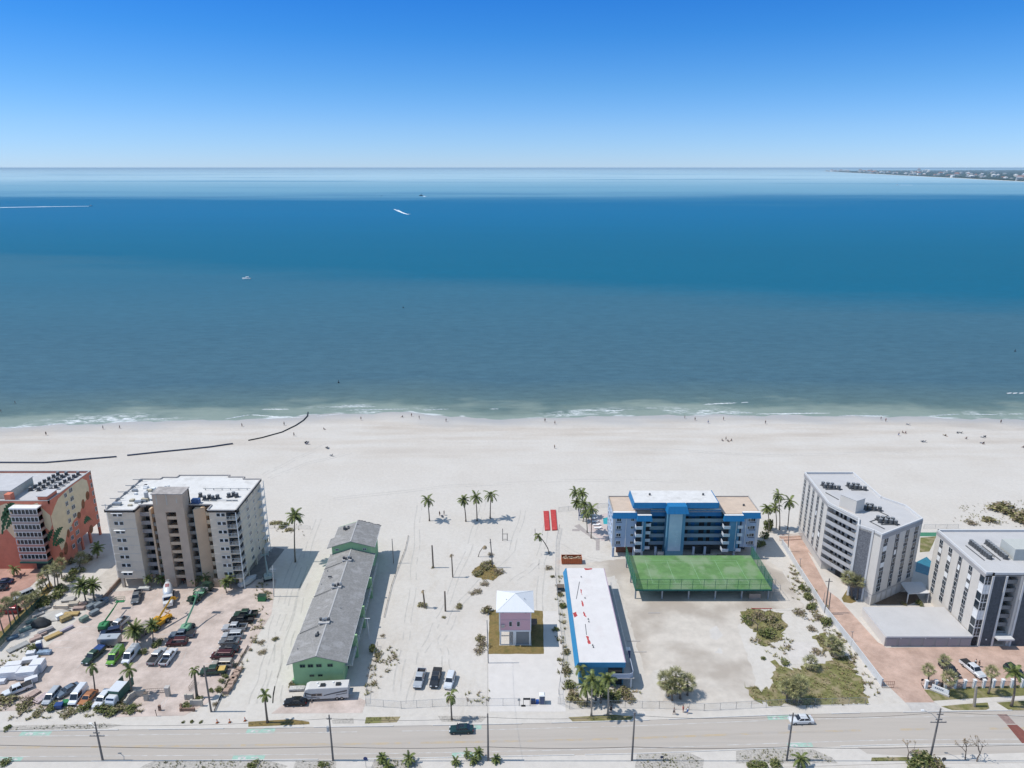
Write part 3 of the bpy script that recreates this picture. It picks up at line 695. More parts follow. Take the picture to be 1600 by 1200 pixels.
 m = MB(); m.box(bx0 - 0.15, by - 0.1, 19.6, bx1 + 0.15, Y0, 19.9); part(r, 'bay_roof', m, WHITE)
 m = MB(); m.box(bx0 - 0.2, by - 0.2, 3.1, bx1 + 0.2, Y0, 3.55); part(r, 'canopy', m, mat('dark_green_canopy', (0.03, 0.10, 0.08), 0.7, 0.1, 1))
 fh = 16.0 / 7
 for i in range(7):
  z = 3.6 + i * fh
  m = MB(); m.box(bx0, by, z, bx1, by + 0.12, z + 0.85); m.box(bx1 - 0.12, by + 0.12, z, bx1, Y0, z + 0.75); part(r, 'balcony_parapet', m, mat('dusky_parapet', (0.40, 0.31, 0.28), 0.8, 0.1, 1) if i > 2 else mat('pinkish_parapet', (0.48, 0.24, 0.2), 0.8, 0.1, 1))
  m = MB(); m.box(bx0 - .02, by - .03, z + .75, bx1 + .02, by + .1, z + .85); part(r, 'parapet_cap', m, WHITE)
  m = MB(); m.box(bx0 + 0.3, by + 0.2, z + 0.85, bx1 - 0.3, by + 0.3, z + fh - 0.15); m.box(bx1 - 0.3, by + 0.3, z + 0.85, bx1 - 0.2, Y0 - 0.1, z + fh - 0.15); part(r, 'balcony_glazing', m, GLASS)
  m = MB(); m.box(bx0 - 0.02, by - 0.02, z + fh - 0.16, bx1 + 0.02, by + 0.3, z + fh - 0.003)
  for k in range(8):
   x = bx0 + 0.04 + (bx1 - bx0 - 0.08) * k / 7; m.box(x - 0.06, by - 0.015, z + 0.85, x + 0.06, by + 0.1, z + fh - 0.16)
  part(r, 'balcony_frame', m, WHITE)
 m = MB(); m.box(-133.5, Y0 - 0.05, 0, -128.5, Y0 + 0.3, 3.0); part(r, 'entrance', m, DARK)
 # penthouse and stair boxes on the roof
 m = MB(); m.box(-146, 178.2, ZT - .5, -138.0, 187.5, ZT + 1.9); part(r, 'penthouse', m, mat('cream_wall', (0.58, 0.53, 0.43), 0.85, 0.1, 1))
 m = MB(); m.box(-146.2, 178, ZT + 1.9, -137.8, 187.7, ZT + 2.1); part(r, 'penthouse_roof', m, ROOFG)
 m = MB(); m.box(-138.6, 176.3, ZT - .5, -137.0, 178.0, ZT + 1.7); part(r, 'penthouse', m, TERRA)
 m = MB(); m.box(-129.5, 176.2, ZT - .5, -126.9, 180.5, ZT + 1.2); part(r, 'stair_box', m, TERRA)
 m = MB(); m.box(-129.7, 176.0, ZT + 1.2, -126.7, 180.7, ZT + 1.35); part(r, 'stair_box_roof', m, ROOFG)
 for row, (xa, xb) in enumerate(((-136.3, -135), (-134, -132.5), (-130.5, -129))):
  for k in range(7): condenser(r, xa + (xb - xa) * k / 6, 183.5 + 10.5 * k / 6, ZT - 0.5, 1.1)
  m = MB()
  for k in range(5): m.box(xa + 0.8, 184 + 2.2 * k, ZT - 0.5, xa + 2.2, 184.25 + 2.2 * k, ZT - 0.17)
  m.box(xa + 1.45, 184, ZT - .19, xa + 1.6, 193.05, ZT - .12); part(r, 'pipe_rack', m, STEEL)
mural_block()

# ---- 2: beige apartment tower
BEIGE = mat('beige_stucco', (0.66, 0.555, 0.44), 0.9, 0.06, 0.35, stain=((0.42, 0.37, 0.33), 0.3, 0.55, 0.5))
TAN = mat('tan_stucco', (0.58, 0.43, 0.30), 0.9, 0.07, 0.4)
def beige_tower():
 r = thing('apartment_tower', 'nine storey beige stucco apartment tower with white flat roof and central stair shaft', 'building', (-88, 176, 0))
 ZT, Z0, nf = 23.3, 3.0, 8; fh = (ZT - Z0 - 0.5) / nf
 L0, L1, R0, R1 = -105.0, -97.9, -78.6, -71.9; YF, YB, YR = 166.3, 185.3, 170.6
 m = MB(); m.box(L0, YF + 0.01, Z0, L1, YB, ZT - .6); part(r, 'wall', m, BEIGE)
 m = MB(); m.box(R0, YF, Z0, R1 - 2.4, YF + 3.2, ZT - .6); m.box(R0, YF + 3.2, Z0, R1, YB, ZT - .6); part(r, 'wall', m, BEIGE)
 m = MB(); m.box(L1, YR, Z0, R0, YB + 1, ZT - .6); part(r, 'wall', m, TAN)
 # storey joints on the right-hand and front faces
 for i in range(1, nf):
  z = Z0 + i * fh; m = MB(); m.box(R1, YF + 3.3, z, R1 + 0.06, YB, z + 0.12); m.box(L0, YF - 0.05, z, L1, YF + 0.01, z + 0.06); m.box(R0, YF - 0.05, z, R1 - 2.4, YF, z + 0.06); part(r, 'storey_band', m, mat('light_beige_trim', (0.56, 0.52, 0.48), 0.9, 0.05, 1))
 # roof slab with fascia following the plan
 plan = [(L0 - .5, YF - .3), (L1 + .2, YF - .3), (L1 + .2, YF + 2.6), (L1 + 1.6, YF + 2.9), (-93.4, YF + 2.9), (-84.4, YF + 2.9), (R0 - .4, YF + 2.9), (R0 - .4, YF - .3), (R1 + .5, YF - .3), (R1 + .5, YB + .2), (-76.5, YB + .2), (-76.5, YB + 1.6), (-81.2, YB + 1.6), (-81.2, YB + 2.8), (-96.0, YB + 2.8), (-96.0, YB + 1.4), (-100.2, YB + 1.4), (-100.2, YB + .2), (L0 - .5, YB + .2)]
 m = MB(); m.prism(plan, ZT - .62, ZT - 0.25); part(r, 'roof', m, ROOFW)
 m = MB(); parapet(plan, ZT - .66, ZT + 0.08, 0.25, m); part(r, 'fascia', m, mat('grey_fascia', (0.40, 0.37, 0.35), 0.8, 0.06, 1))
 # stair shaft: two piers with an open slot between, head block above the roof
 tx0, tx1, ty = -92.9, -85.1, 166.6
 m = MB(); m.box(tx0, ty, 0, -90.0, YR, ZT + 4.2); m.box(-87.3, ty, 0, tx1, YR, ZT + 4.2); m.box(-90.0, ty, ZT - 0.9, -87.3, YR, ZT + 4.2); m.box(tx0, YR - 0.6, ZT - .3, tx1, YR, ZT + 4.19); part(r, 'stair_shaft', m, mat('taupe_stucco', (0.52, 0.40, 0.305), 0.9, 0.08, 0.4, stain=((0.43, 0.32, 0.245), 0.25, 0.55, 0.5)))
 m = MB(); m.box(tx0 - .2, ty - .2, ZT + 4.2, tx1 + .2, YR + .2, ZT + 4.4); part(r, 'shaft_roof', m, mat('stained_shaft_roof', (0.36, 0.33, 0.31), 0.9, 0.3, 0.8))
 for k in range(3):
  m = MB(); x = tx0 + 0.9 + k * 2.6; m.box(x, ty - 0.06, ZT + 1.2 + 0.6 * (k == 2), x + 0.3, ty + 0.02, ZT + 4.1 - 1.0 * (k == 2)); part(r, 'shaft_fin', m, mat('light_tan', (0.5, 0.46, 0.4), 0.9, 0.1, 1))
 m = MB(); m.box(-90.0, YR - 0.6, 0, -87.3, YR - 0.5, ZT - .9); part(r, 'lift_lobby_wall', m, DARK)
 for i in range(nf):
  z = Z0 + i * fh
  m = MB(); m.box(-90.0, ty + 0.2, z - .12, -87.3, YR - 0.6, z); m.box(-90.0, ty + 0.2, z, -87.3, ty + 0.32, z + 0.75); part(r, 'landing', m, TAN)
  # wide gallery at left
  m = MB(); m.box(L1, YF + 2.3, z - .1, -94.9, YR, z + .08); m.box(L1, YF + 2.3, z + .08, -94.9, YF + 2.45, z + 1.0); part(r, 'gallery', m, mat('grey_gallery', (0.33, 0.31, 0.305), 0.85, 0.1, 1))
  m = MB(); m.box(L1 + .3, YR - .06, z + .1, -95.4, YR - .01, z + 2.1); part(r, 'gallery_dark_panel', m, DARK)  # dark panel puts the shade of the gallery into the back wall's colour
  # narrow balconies beside the shaft
  for xa, xb in ((-94.4, tx0), (tx1, -83.3)):
   m = MB(); m.box(xa, YF + 1.6, z - .1, xb, YR, z + .08); m.box(xa + 0.002, YF + 1.6, z + .08, xb - 0.002, YF + 1.7, z + .85); part(r, 'balcony', m, mat('dull_green_panel', (0.23, 0.22, 0.20), 0.85, 0.15, 1))
   m = MB(); m.box(xa + .15, YR - .05, z + .1, xb - .15, YR - .01, z + 2.1); part(r, 'door', m, DARK)  # dark panel painted for the shade on the recess back wall
  m = MB(); m.box(-80.7, YF + 2.6, z - .1, R0, YR, z + .08); m.box(-80.7, YF + 2.6, z + .08, R0, YF + 2.75, z + 1.1); part(r, 'balcony', m, mat('sand_panel', (0.52, 0.43, 0.31), 0.85, 0.1, 1))
  m = MB(); m.box(-80.4, YR - .05, z + .1, R0 - .2, YR - .01, z + 2.2); part(r, 'door', m, DARK)  # shade behind this balcony, painted as a dark panel too
  window(r, -102.4, YF, z + 1.0, 2.5, 1.05, 0, 2, split=0.35)
  window(r, -75.6, YF - 0.01, z + 1.0, 2.3, 1.0, 0, 2, split=0.35)
  if i in (0, 5, 7):
   m = MB(); m.prism([(-103.9, YF - 0.55), (-100.9, YF - 0.55), (-100.9, YF), (-103.9, YF)], z + 2.0, z + 2.12); part(r, 'awning', m, WHITE)
  # corner balconies right and left with posts and dark screens
  m = MB(); m.box(R1 - 2.4, YF - .1, z - .12, R1 + .25, YF + 3.2, z + .06); part(r, 'corner_balcony', m, BEIGE)
  m = MB(); rail_mesh(m, (R1 - 2.4, YF), (R1 + .2, YF), z + .06, 1.0, 3, .03); rail_mesh(m, (R1 + .2, YF), (R1 + .2, YF + 3.2), z + .06, 1.0, 3, .03); part(r, 'balcony_railing', m, WHITE)
  m = MB(); m.box(R1 - 2.39, YF + 3.12, z + .1, R1 - .1, YF + 3.19, z + 2.2); m.box(R1 - 2.4, YF + .3, z + .1, R1 - 2.33, YF + 3.1, z + 2.2); part(r, 'balcony_screen', m, mat('dark_screen', (0.06, 0.06, 0.065), 0.6, 0.3, 1))
  m = MB(); m.prism([(L0, YF + .6), (L0, YF + 4.6), (L0 - 3.0, YF + 4.6)], z - .12, z + .06); part(r, 'side_balcony', m, WHITE)
  m = MB(); m.box(R1, YB - 2.6, z - .1, R1 + 1.15, YB, z + .06); part(r, 'side_balcony', m, WHITE)
  m = MB(); rail_mesh(m, (R1 + 1.1, YB - 2.6), (R1 + 1.1, YB), z + .06, 1.0, 2, .035); part(r, 'balcony_railing', m, WHITE)
  window(r, R1 + 0.01, YF + 8.3, z + .9, 1.7, 1.15, R(90), 2); window(r, R1 + 0.01, YF + 13.2, z + 1.0, 0.9, 1.0, R(90), 1)
 m = MB(); m.box(R1 + .13, YF - .12, 0, R1 + .3, YF + .05, ZT - .7); part(r, 'corner_post', m, WHITE)
 for x, y in ((L0 - 2.9, YF + 4.4), (R1 + 1.05, YB - .1), (R1 + 1.05, YB - 2.5)):
  m = MB(); m.box(x - .07, y - .07, 0, x + .07, y + .07, ZT - .5); part(r, 'corner_post', m, WHITE)
 # angled tan wall by the right wing, blue downpipe
 m = MB(); m.prism([(-83.2, YF + 1.2), (-80.8, YF + 2.7), (-80.8, YR), (-83.2, YR)], 0, ZT - .62); part(r, 'wall', m, TAN)
 m = MB(); m.prism([(-94.9, YF + 1.4), (-94.4, YF + 1.4), (-94.4, YR), (-94.9, YR)], 0, ZT - .62); part(r, 'wall', m, TAN)
 m = MB(); m.tube([(-83.35, YF + 1.5, 0), (-83.35, YF + 1.5, ZT - .7)], .09, 6); part(r, 'downpipe', m, mat('teal_pipe', (0.10, 0.22, 0.27), 0.5, 0.1, 1))
 # open ground floor: columns
 for x in (L0 + .6, L1 - .6, R0 + .6, R1 - .9):
  for y in (YF + .7, 172.0, 178.5, YB - .8):
   m = MB(); m.box(x - .35, y - .35, 0, x + .35, y + .35, Z0); part(r, 'column', m, BEIGE)
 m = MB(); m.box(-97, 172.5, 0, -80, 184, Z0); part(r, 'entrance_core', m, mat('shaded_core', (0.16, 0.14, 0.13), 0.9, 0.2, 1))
 m = MB(); m.box(R0 - 1.5, YF + .5, 0, R0 + 1.6, YF + .8, 2.6); part(r, 'ground_wall', m, TAN)
 # roof plant
 for x, y in ((-82.2, 172.6), (-81.2, 173.3), (-80.0, 172.6), (-79.0, 173.3), (-76.3, 174.2), (-75.3, 174.9), (-74.2, 174.2), (-84.0, 174.3)): condenser(r, x, y, ZT - .25, 1.2)
 m = MB()
 for x in (-82, -80, -76, -74.4): m.box(x, 171.6, ZT - .25, x + 1.3, 171.9, ZT + .05)
 m.box(-82, 171.7, ZT + .03, -73.1, 171.8, ZT + .12); part(r, 'pipe_rack', m, STEEL)
 m = MB()
 for k in range(6): m.box(-84.5 + 2.3 * k, 178.4, ZT - .25, -84.35 + 2.3 * k, 178.6, ZT + .25)
 m.box(-85, 178.45, ZT + .18, -72, 178.55, ZT + .28); part(r, 'roof_pipe', m, STEEL)
 m = MB(); m.box(-84.6, 169.8, ZT - .25, -82.6, 171.2, ZT + 1.0); part(r, 'roof_hatch', m, mat('blue_tarp', (0.06, 0.12, 0.27), 0.6, 0.3, 2))
 m = MB(); m.cyl(-97.6, 172.5, ZT - .25, ZT + 2.0, .55, 10); part(r, 'water_tank', m, mat('tank_grey', (0.42, 0.43, 0.44), 0.5, 0.1, 1))
 for k in range(26):
  m = MB(); x, y = rnd.uniform(-104, -94.5), rnd.uniform(168.5, 182); x = min(x, L1 - .3) if y < 170.5 else x; a = rnd.uniform(.3, 1.1)
  m.cbox(x, y, ZT - .25 + a * .35, a * rnd.uniform(.8, 2.2), a, a * .7); part(r, 'roof_equipment', m, rnd.choice([STEEL, mat('beige_crate', (0.45, 0.40, 0.3), 0.8, 0.2, 1), mat('dark_plant', (0.07, 0.07, 0.08), 0.7, 0.3, 1), WHITE]))
 for k in range(5):                                     # davit beams sticking out over the left edge
  y = 168 + 4.0 * k; m = MB(); m.box(L0 - 2.2, y, ZT + .3, L0 + 1.5, y + .12, ZT + .45); m.box(L0 - .4, y - .7, ZT + .15, L0 - .25, y + .9, ZT + .3); m.box(L0 + .4, y, ZT - .25, L0 + .55, y + .12, ZT + .3); part(r, 'davit', m, STEEL)
beige_tower()

# ---- 3: long green two storey motel with a shingle roof
SHING = mat('grey_shingle', (0.255, 0.246, 0.235), 0.95, 0.22, 2.2, bump=0.3, stain=((0.36, 0.35, 0.345), 0.5, 0.5, 0.6))
GREENW = mat('green_stucco', (0.31, 0.49, 0.26), 0.9, 0.08, 0.5)
TRIMG = mat('pale_ridge', (0.42, 0.41, 0.40), 0.9, 0.1, 2)
def green_motel():
 r = thing('motel', 'long green two storey motel under a grey shingle gable roof', 'building', (-42.0, 128.3, 0), R(2.7))
 P_ = lambda name, mb, m, parent=None: mb.build(name, m, parent or r)
 H0, H1, L = 6.2, 8.0, 45.0
 m = MB(); m.prism([(-5.3, .7), (5.4, .7), (5.4, 3.2), (5.4, L), (-5.3, L)], 0, H0 + .02); m.loft([[(-5.3, .7, H0), (5.4, .7, H0), (0, .7, H1 - .12)], [(-5.3, L, H0), (5.4, L, H0), (0, L, H1 - .12)]]); P_('wall', m, GREENW)
 def gable(y0, y1, xl, xr, zl, zr, zt, notch=None):
  m = MB(); t = .16
  m.loft([[(xl, y, zl), (0, y, zt), (0, y, zt - t), (xl, y, zl - t)] for y in (y0, y1)])
  m.loft([[(0, y, zt), (xr, y, zr), (xr, y, zr - t), (0, y, zt - t)] for y in (y0, y1)])
  o = P_('roof', m, SHING); m = MB(); m.loft([[(-.16, y, zt + .005), (0, y, zt + .06), (.16, y, zt + .005)] for y in (y0, y1)]); m.build('ridge_cap', TRIMG, o)
  m = MB(); m.loft([[(xl - .03, y, zl - t), (xl - .03, y, zl + .02), (xl, y, zl + .03), (xl, y, zl - t)] for y in (y0, y1)]); m.loft([[(xr, y, zr - t), (xr, y, zr + .03), (xr + .03, y, zr + .02), (xr + .03, y, zr - t)] for y in (y0, y1)]); m.build('eave_board', WHITE, o)
 gable(0, 10.5, -6.4, 6.5, H0 - .15, H0 - .15, H1); gable(10.504, 24.5, -6.15, 6.5, H0 - .1, H0 - .15, H1); gable(24.504, L + .3, -5.9, 6.4, H0 - .06, H0 - .1, H1)
 # taller seaward end
 m = MB(); m.prism([(-5.3, L + .02), (5.4, L + .02), (5.4, L + 11.5), (-5.3, L + 11.5)], 0, 8.6); m.loft([[(-5.3, L + .02, 8.6), (5.4, L + .02, 8.6), (0, L + .02, 10.25)], [(-5.3, L + 11.5, 8.6), (5.4, L + 11.5, 8.6), (0, L + 11.5, 10.25)]]); P_('wall', m, GREENW)
 gable(L - .4, L + 4.8, -6.5, 6.5, 8.45, 8.45, 10.4); gable(L + 4.804, L + 11.0, -5.5, 6.5, 8.7, 8.45, 10.4)
 m = MB(); m.loft([[(0, y, 10.4), (6.5, y, 8.45), (6.5, y, 8.3), (0, y, 10.25)] for y in (L + 11.004, L + 12.0)]); P_('roof', m, SHING)
 for k in range(16):
  m = MB(); x = .4 + 6 * k / 15; m.cbox(x, L + 12.05 + rnd.uniform(-.2, .2), 10.3 - x * .3, .45, .5, .12); P_('torn_shingle', m, mat('dark_felt', (0.07, 0.07, 0.07), 0.9, 0.3, 2))
 for x in (-3.9, 3.6): o = window(r, 0, 0, 0, 1.0, .6); o.location = (x, L - .0, 7.4)
 for x in (-3.2, -1.5, .3, 2.7): o = window(r, 0, 0, 0, 1.15, .75, fm=mat('green_frame', (0.1, 0.16, 0.09), 0.6, 0.1, 1)); o.location = (x, .68, 4.7)
 for x in (-1.4, .4): o = window(r, 0, 0, 0, 1.0, .5, fm=MATS['green_frame']); o.location = (x, .68, 2.3)
 # gallery along the east side: slab, railings, piers, doors
 m = MB(); m.box(5.4, 3.0, 2.9, 7.0, L - 1, 3.05); P_('walkway', m, CONC)
 m = MB(); rail_mesh(m, (6.95, 3.0), (6.95, L - 1), 3.05, 1.0, 26, .03, False); P_('walkway_railing', m, WHITE)
 for y in (9.5, 20.5, 33.0):
  m = MB(); m.box(5.4, y, 0, 7.05, y + .5, 6.0); P_('pier', m, GREENW)
 for y in (5.5, 8, 12.5, 16, 19, 23, 26, 30, 36, 40):
  for z in (.1, 3.1):
   m = MB(); m.box(5.4, y, z, 5.46, y + .9, z + 2.0); P_('door', m, rnd.choice([WHITE, DARK]))
 for y in (7, 14, 21.5, 28, 33.8, 38):
  m = MB(); m.box(5.4, y, 3.6, 5.45, y + 1.5, 4.8); P_('side_window', m, GLASS)
 # plant platforms astride the ridge with ducts
 for y, dx in ((11.3, -.6), (25.8, -.5), (38.5, -.1)):
  m = MB(); m.box(dx - 1.3, y, H1 - .1, dx + 1.2, y + 1.5, H1 + .18); P_('plant_platform', m, TRIMG)
  for k in range(4):
   m = MB(); m.cbox(dx - .9 + k * .62, y + rnd.uniform(.4, 1.3), H1 + .5, .5, .5, .62); P_('plant_unit', m, rnd.choice([STEEL, mat('dark_plant', (0.07, 0.07, 0.08), 0.7, 0.3, 1), MATS['condenser_grey']]))
  m = MB(); m.tube([(dx - 1.3, y - .1, H1 - .3), (-6.0, y - .9, H0 + .05)], .07, 5); P_('conduit', m, MATS['condenser_grey'])
 m = MB(); m.cbox(-1.4, 7.4, H1 - .1, .6, .6, .5); m.cbox(-1.2, 7.9, H1 + .1, .4, .4, .6); P_('plant_unit', m, MATS['condenser_grey'])
 m = MB(); m.cbox(-3.3, 32.0, 7.45, .9, .3, .3); P_('roof_vent', m, MATS['condenser_grey'])
 m = MB(); m.tube([(-2.9, L + 8.2, 9.6), (.8, L + 9.2, 10.5)], .07, 5); P_('conduit', m, MATS['condenser_grey'])
 for k in range(6):
  m = MB(); m.cbox(-3.4 + rnd.uniform(0, 1.5), L + 7.3 + rnd.uniform(0, 1.6), 9.8, .5, .5, .8); P_('plant_unit', m, MATS['condenser_grey'])
 for x, y in ((-5, 4.5), (-5.2, 30), (-4.8, 36), (2, 18)):
  m = MB(); m.cyl(x, y, H1 - abs(x) * .29 - .1, H1 - abs(x) * .29 + .3, .09, 6); P_('roof_vent', m, STEEL)
green_motel()

# ---- 4: pink house on stilts
PINK = mat('pink_clapboard', (0.66, 0.40, 0.43), 0.8, 0.05, 0.6, stretch=(1, 1, 9))
def pink_house():
 r = thing('stilt_house', 'pink clapboard house on stilts with a white hip roof', 'house', (0.7, 146, 0))
 X0, X1, Y0, Y1 = -2.95, 4.4, 142.5, 149.8; Zf, Ze = 4.15, 9.4
 m = MB(); m.box(X0, Y0, Zf, X1, Y1, Ze); part(r, 'wall', m, PINK)
 m = MB(); m.box(X0 - .06, Y0 - .06, Zf - .35, X1 + .06, Y1 + .06, Zf); part(r, 'floor_beam', m, WHITE)
 for x in (X0, X1):
  m = MB(); m.box(x - .09, Y0 - .08, Zf, x + .2 if x < 0 else x + .08, Y0 + .15, Ze - .01); part(r, 'corner_trim', m, WHITE)
 m = MB(); m.box(X0 - .01, Y0 - .05, 6.9, X1 + .01, Y0, 7.02); part(r, 'trim_band', m, mat('pink_trim', (0.6, 0.42, 0.43), 0.8, 0.05, 1))
 e = [(X0 - .75, Y0 - .7), (X1 + .75, Y0 - .7), (X1 + .75, Y1 + .7), (X0 - .75, Y1 + .7)]; ap = (.75, 146.2)
 m = MB(); m.prism(e, Ze - .02, Ze + .16)
 z = Ze + .16; A = (ap[0], ap[1], 11.6)
 for i in range(4): m.face([(*e[i], z), (*e[(i + 1) % 4], z), A])
 rf = part(r, 'roof', m, mat('white_metal_roof', (0.66, 0.67, 0.68), 0.45, 0.03, 1.0, stretch=(4, .2, 1)))
 m = MB()
 for i in range(4): m.tube([(*e[i], z + .01), (A[0], A[1], A[2] + .01)], .05, 4)
 part(r, 'ridge_cap', m, WHITE, rf)
 m = MB(); m.cyl(-1.3, 145, 10.2, 10.9, .08, 6); m.cyl(3.0, 145.4, 10.4, 10.9, .08, 6); part(r, 'roof_vent', m, STEEL, rf)
 for x in (-.35, 1.5): window(r, x, Y0 - .01, 5.2, .75, 1.35, 0, 1)
 for x in (-2.1, 3.2):
  m = MB(); m.cbox(x, Y0 - .12, Ze - .35, .3, .2, .18); part(r, 'flood_light', m, BLACK)
 m = MB(); m.box(-2.5, Y0 - .5, 5.2, -1.7, Y0 - .02, 5.7); part(r, 'air_conditioner', m, STEEL)
 for x in (X0 + .2, .45, .8, X1 - .2):
  for y in (Y0 + .2, 146, Y1 - .2):
   m = MB(); m.box(x - .18, y - .18, 0, x + .18, y + .18, Zf - .35); part(r, 'stilt', m, WHITE)
 m = MB(); m.box(.98, Y0 + .25, 0, X1 - .4, Y0 + .33, Zf - .7); part(r, 'garage_door', m, mat('grey_roller_door', (0.24, 0.25, 0.26), 0.6, 0.05, 1))
 m = MB(); m.box(.6, Y0 + .34, 0, X1 - .3, Y1 - .3, Zf - .36); part(r, 'store_room', m, mat('pale_grey_wall', (0.45, 0.46, 0.47), 0.8, 0.05, 1))
 m = MB(); m.box(X0 + .4, Y1 - .3, 1.9, .3, Y1 - .2, 2.05); m.box(-.1, Y1 - .3, 0, 0, Y1 - .2, Zf - .4); part(r, 'cross_brace', m, WHITE)
 m = MB(); m.box(X1, 145, Zf - .2, X1 + 1.6, 147, Zf); part(r, 'stair_landing', m, WOOD)
 m = MB()
 for k in range(12): m.box(X1 + .3, 147 + k * .28, Zf - .2 - (k + 1) * .33, X1 + 1.4, 147.27 + k * .28, Zf - .12 - (k + 1) * .33)
 part(r, 'stair', m, WOOD)
pink_house()

# ---- 5: blue hotel
BLUEW = mat('pale_blue_stucco', (0.36, 0.44, 0.56), 0.9, 0.06, 0.4)
BLUED = mat('royal_blue_metal', (0.015, 0.16, 0.36), 0.5, 0.08, 0.6, stretch=(5, 1, .2))
BLUEM = mat('mid_blue_stucco', (0.10, 0.25, 0.38), 0.9, 0.08, 0.4)
TEALW = mat('teal_gallery_wall', (0.06, 0.19, 0.26), 0.9, 0.1, 0.5)
SANDROOF = mat('sand_roof_gravel', (0.55, 0.44, 0.35), 0.95, 0.08, 0.5, stain=((0.47, 0.38, 0.31), 0.3, 0.5, 0.6))
PALEB = mat('faded_pale_panel', (0.42, 0.54, 0.62), 0.9, 0.06, 0.4, stain=((0.54, 0.64, 0.70), 0.35, 0.55, 0.6))
def blue_hotel():
 r = thing('hotel', 'blue and white five storey beach hotel with a raised centre and blue mansard bands', 'building', (49.8, 187, 0))
 Z0, ZT = 3.1, 13.7; nf = 4; fh = (ZT - .9 - Z0) / nf; YB = 193.4
 def mansard(x0, x1, yf, zb, zt, xl=True, xr=True, name='mansard'):
  m = MB(); s = .45
  m.loft([[(x0 - .25, yf - .5, zb), (x1 + .25, yf - .5, zb), (x1 + .25, yf + .6, zb), (x0 - .25, yf + .6, zb)], [(x0, yf - .5 + s, zt), (x1, yf - .5 + s, zt), (x1, yf + .6, zt), (x0, yf + .6, zt)]]); part(r, name, m, BLUED)
  m = MB(); m.box(x0 - .02, yf - .5 + s - .03, zt + .003, x1 + .02, yf + .62, zt + .1); part(r, 'mansard_cap', m, WHITE)
 def xat(px_, Y, py_=812): return onY(px_, py_, Y)[0]
 yw, ys, yg = 182.6, 181.3, 184.2
 wl0, wl1 = xat(958, yw), xat(995, yw); sl1 = xat(1018, ys); gl1 = xat(1040, 182); tw0, tw1 = xat(1043.5, 181.0), xat(1071, 181.0); gr1 = xat(1131, yg); sr0, sr1 = xat(1132, ys), xat(1157, ys); wr0, wr1 = sr1, xat(1187, yw)
 # wings
 m = MB(); m.box(wl0, yw, Z0, wl1, YB, ZT - .1); part(r, 'wall', m, BLUEW)
 m = MB(); m.box(wr0, yw, Z0, wr1, YB, ZT - .1); part(r, 'wall', m, BLUEW)
 m = MB(); m.box(wl1, ys, Z0 - .6, sl1 - 1.5, YB, ZT - .9); part(r, 'wall', m, BLUEM)
 m = MB(); m.box(sr0 + 1.7, ys, Z0 - .6, sr1, YB, ZT - .9); part(r, 'wall', m, BLUEM)
 m = MB(); m.box(sl1 - 1.5, yg + 1.4, Z0, sr0 + 1.7, YB, ZT - .2); part(r, 'wall', m, TEALW)
 m = MB(); m.box(wl0 - .1, yw, ZT - .1, sl1, YB, ZT + .02); part(r, 'roof', m, SANDROOF)
 m = MB(); m.box(sr0, yw, ZT - .1, wr1 + .1, YB, ZT + .02); part(r, 'roof', m, SANDROOF)
 m = MB(); m.box(sl1, yg - .2, ZT - .2, sr0, YB, ZT - .02); part(r, 'roof', m, SANDROOF)
 m = MB(); parapet([(wl0 - .12, yw + .4), (sl1 + .0, yw + .4)], ZT + .02, ZT + .03, .2, m, False)
 m.box(wl0 - .15, yw, ZT + .02, wl0 + .1, YB, ZT + .3); m.box(wr1 - .1, yw, ZT + .02, wr1 + .15, YB, ZT + .3); m.box(wl0 - .15, YB - .05, ZT + .02, wr1 + .15, YB + .2, ZT + .32); part(r, 'parapet', m, mat('taupe_parapet', (0.36, 0.34, 0.32), 0.8, 0.08, 1))
 mansard(wl0, wl1, yw, ZT - 1.3, ZT + .35); mansard(wr0 + 1.0, wr1, yw, ZT - 1.3, ZT + .35); mansard(wl1, sl1, ys, ZT - 1.5, ZT + .1); mansard(sr0, sr1 + .8, ys, ZT - 1.5, ZT + .1)
 mansard(sl1 + .3, tw0, yg, ZT - 1.3, ZT + .4); mansard(tw1, sr0 - .3, yg, ZT - 1.3, ZT + .4)
 # penthouse and tower
 p0, p1, py0, py1 = 34.8, 58.6, 185.0, 190.9; PZ = ZT + 3.3
 m = MB(); m.box(p0 + .2, py0, ZT, p1 - .2, py1, PZ - .6); part(r, 'penthouse_wall', m, mat('white_blue_wall', (0.50, 0.54, 0.62), 0.9, 0.05, 1))
 m = MB(); m.box(p0, py0 - 2.2, PZ - .45, p1, py1, PZ); m.box(tw0 + .3, 180.6, PZ - .4, tw1 - .3, py0, PZ + .003); part(r, 'penthouse_roof', m, ROOFW)
 for x0, x1 in ((p0, tw0 - .4), (tw1 + .4, p1)):
  m = MB(); m.loft([[(x0 - .2, py0 - 2.6, PZ - 1.5), (x1, py0 - 2.6, PZ - 1.5), (x1, py0 - 2.2, PZ - 1.5), (x0 - .2, py0 - 2.2, PZ - 1.5)], [(x0, py0 - 2.3, PZ + .1), (x1, py0 - 2.3, PZ + .1), (x1, py0 - 2.2, PZ + .1), (x0, py0 - 2.2, PZ + .1)]]); part(r, 'penthouse_mansard', m, BLUED)
 m = MB(); m.loft([[(p0 - .5, py0 - 2.5, PZ - 1.5), (p0 - .1, py0 - 2.5, PZ - 1.5), (p0 - .1, py1, PZ - 1.5), (p0 - .5, py1, PZ - 1.5)], [(p0 - .1, py0 - 2.2, PZ + .1), (p0, py0 - 2.2, PZ + .1), (p0, py1, PZ + .1), (p0 - .1, py1, PZ + .1)]]); part(r, 'penthouse_mansard', m, BLUED)
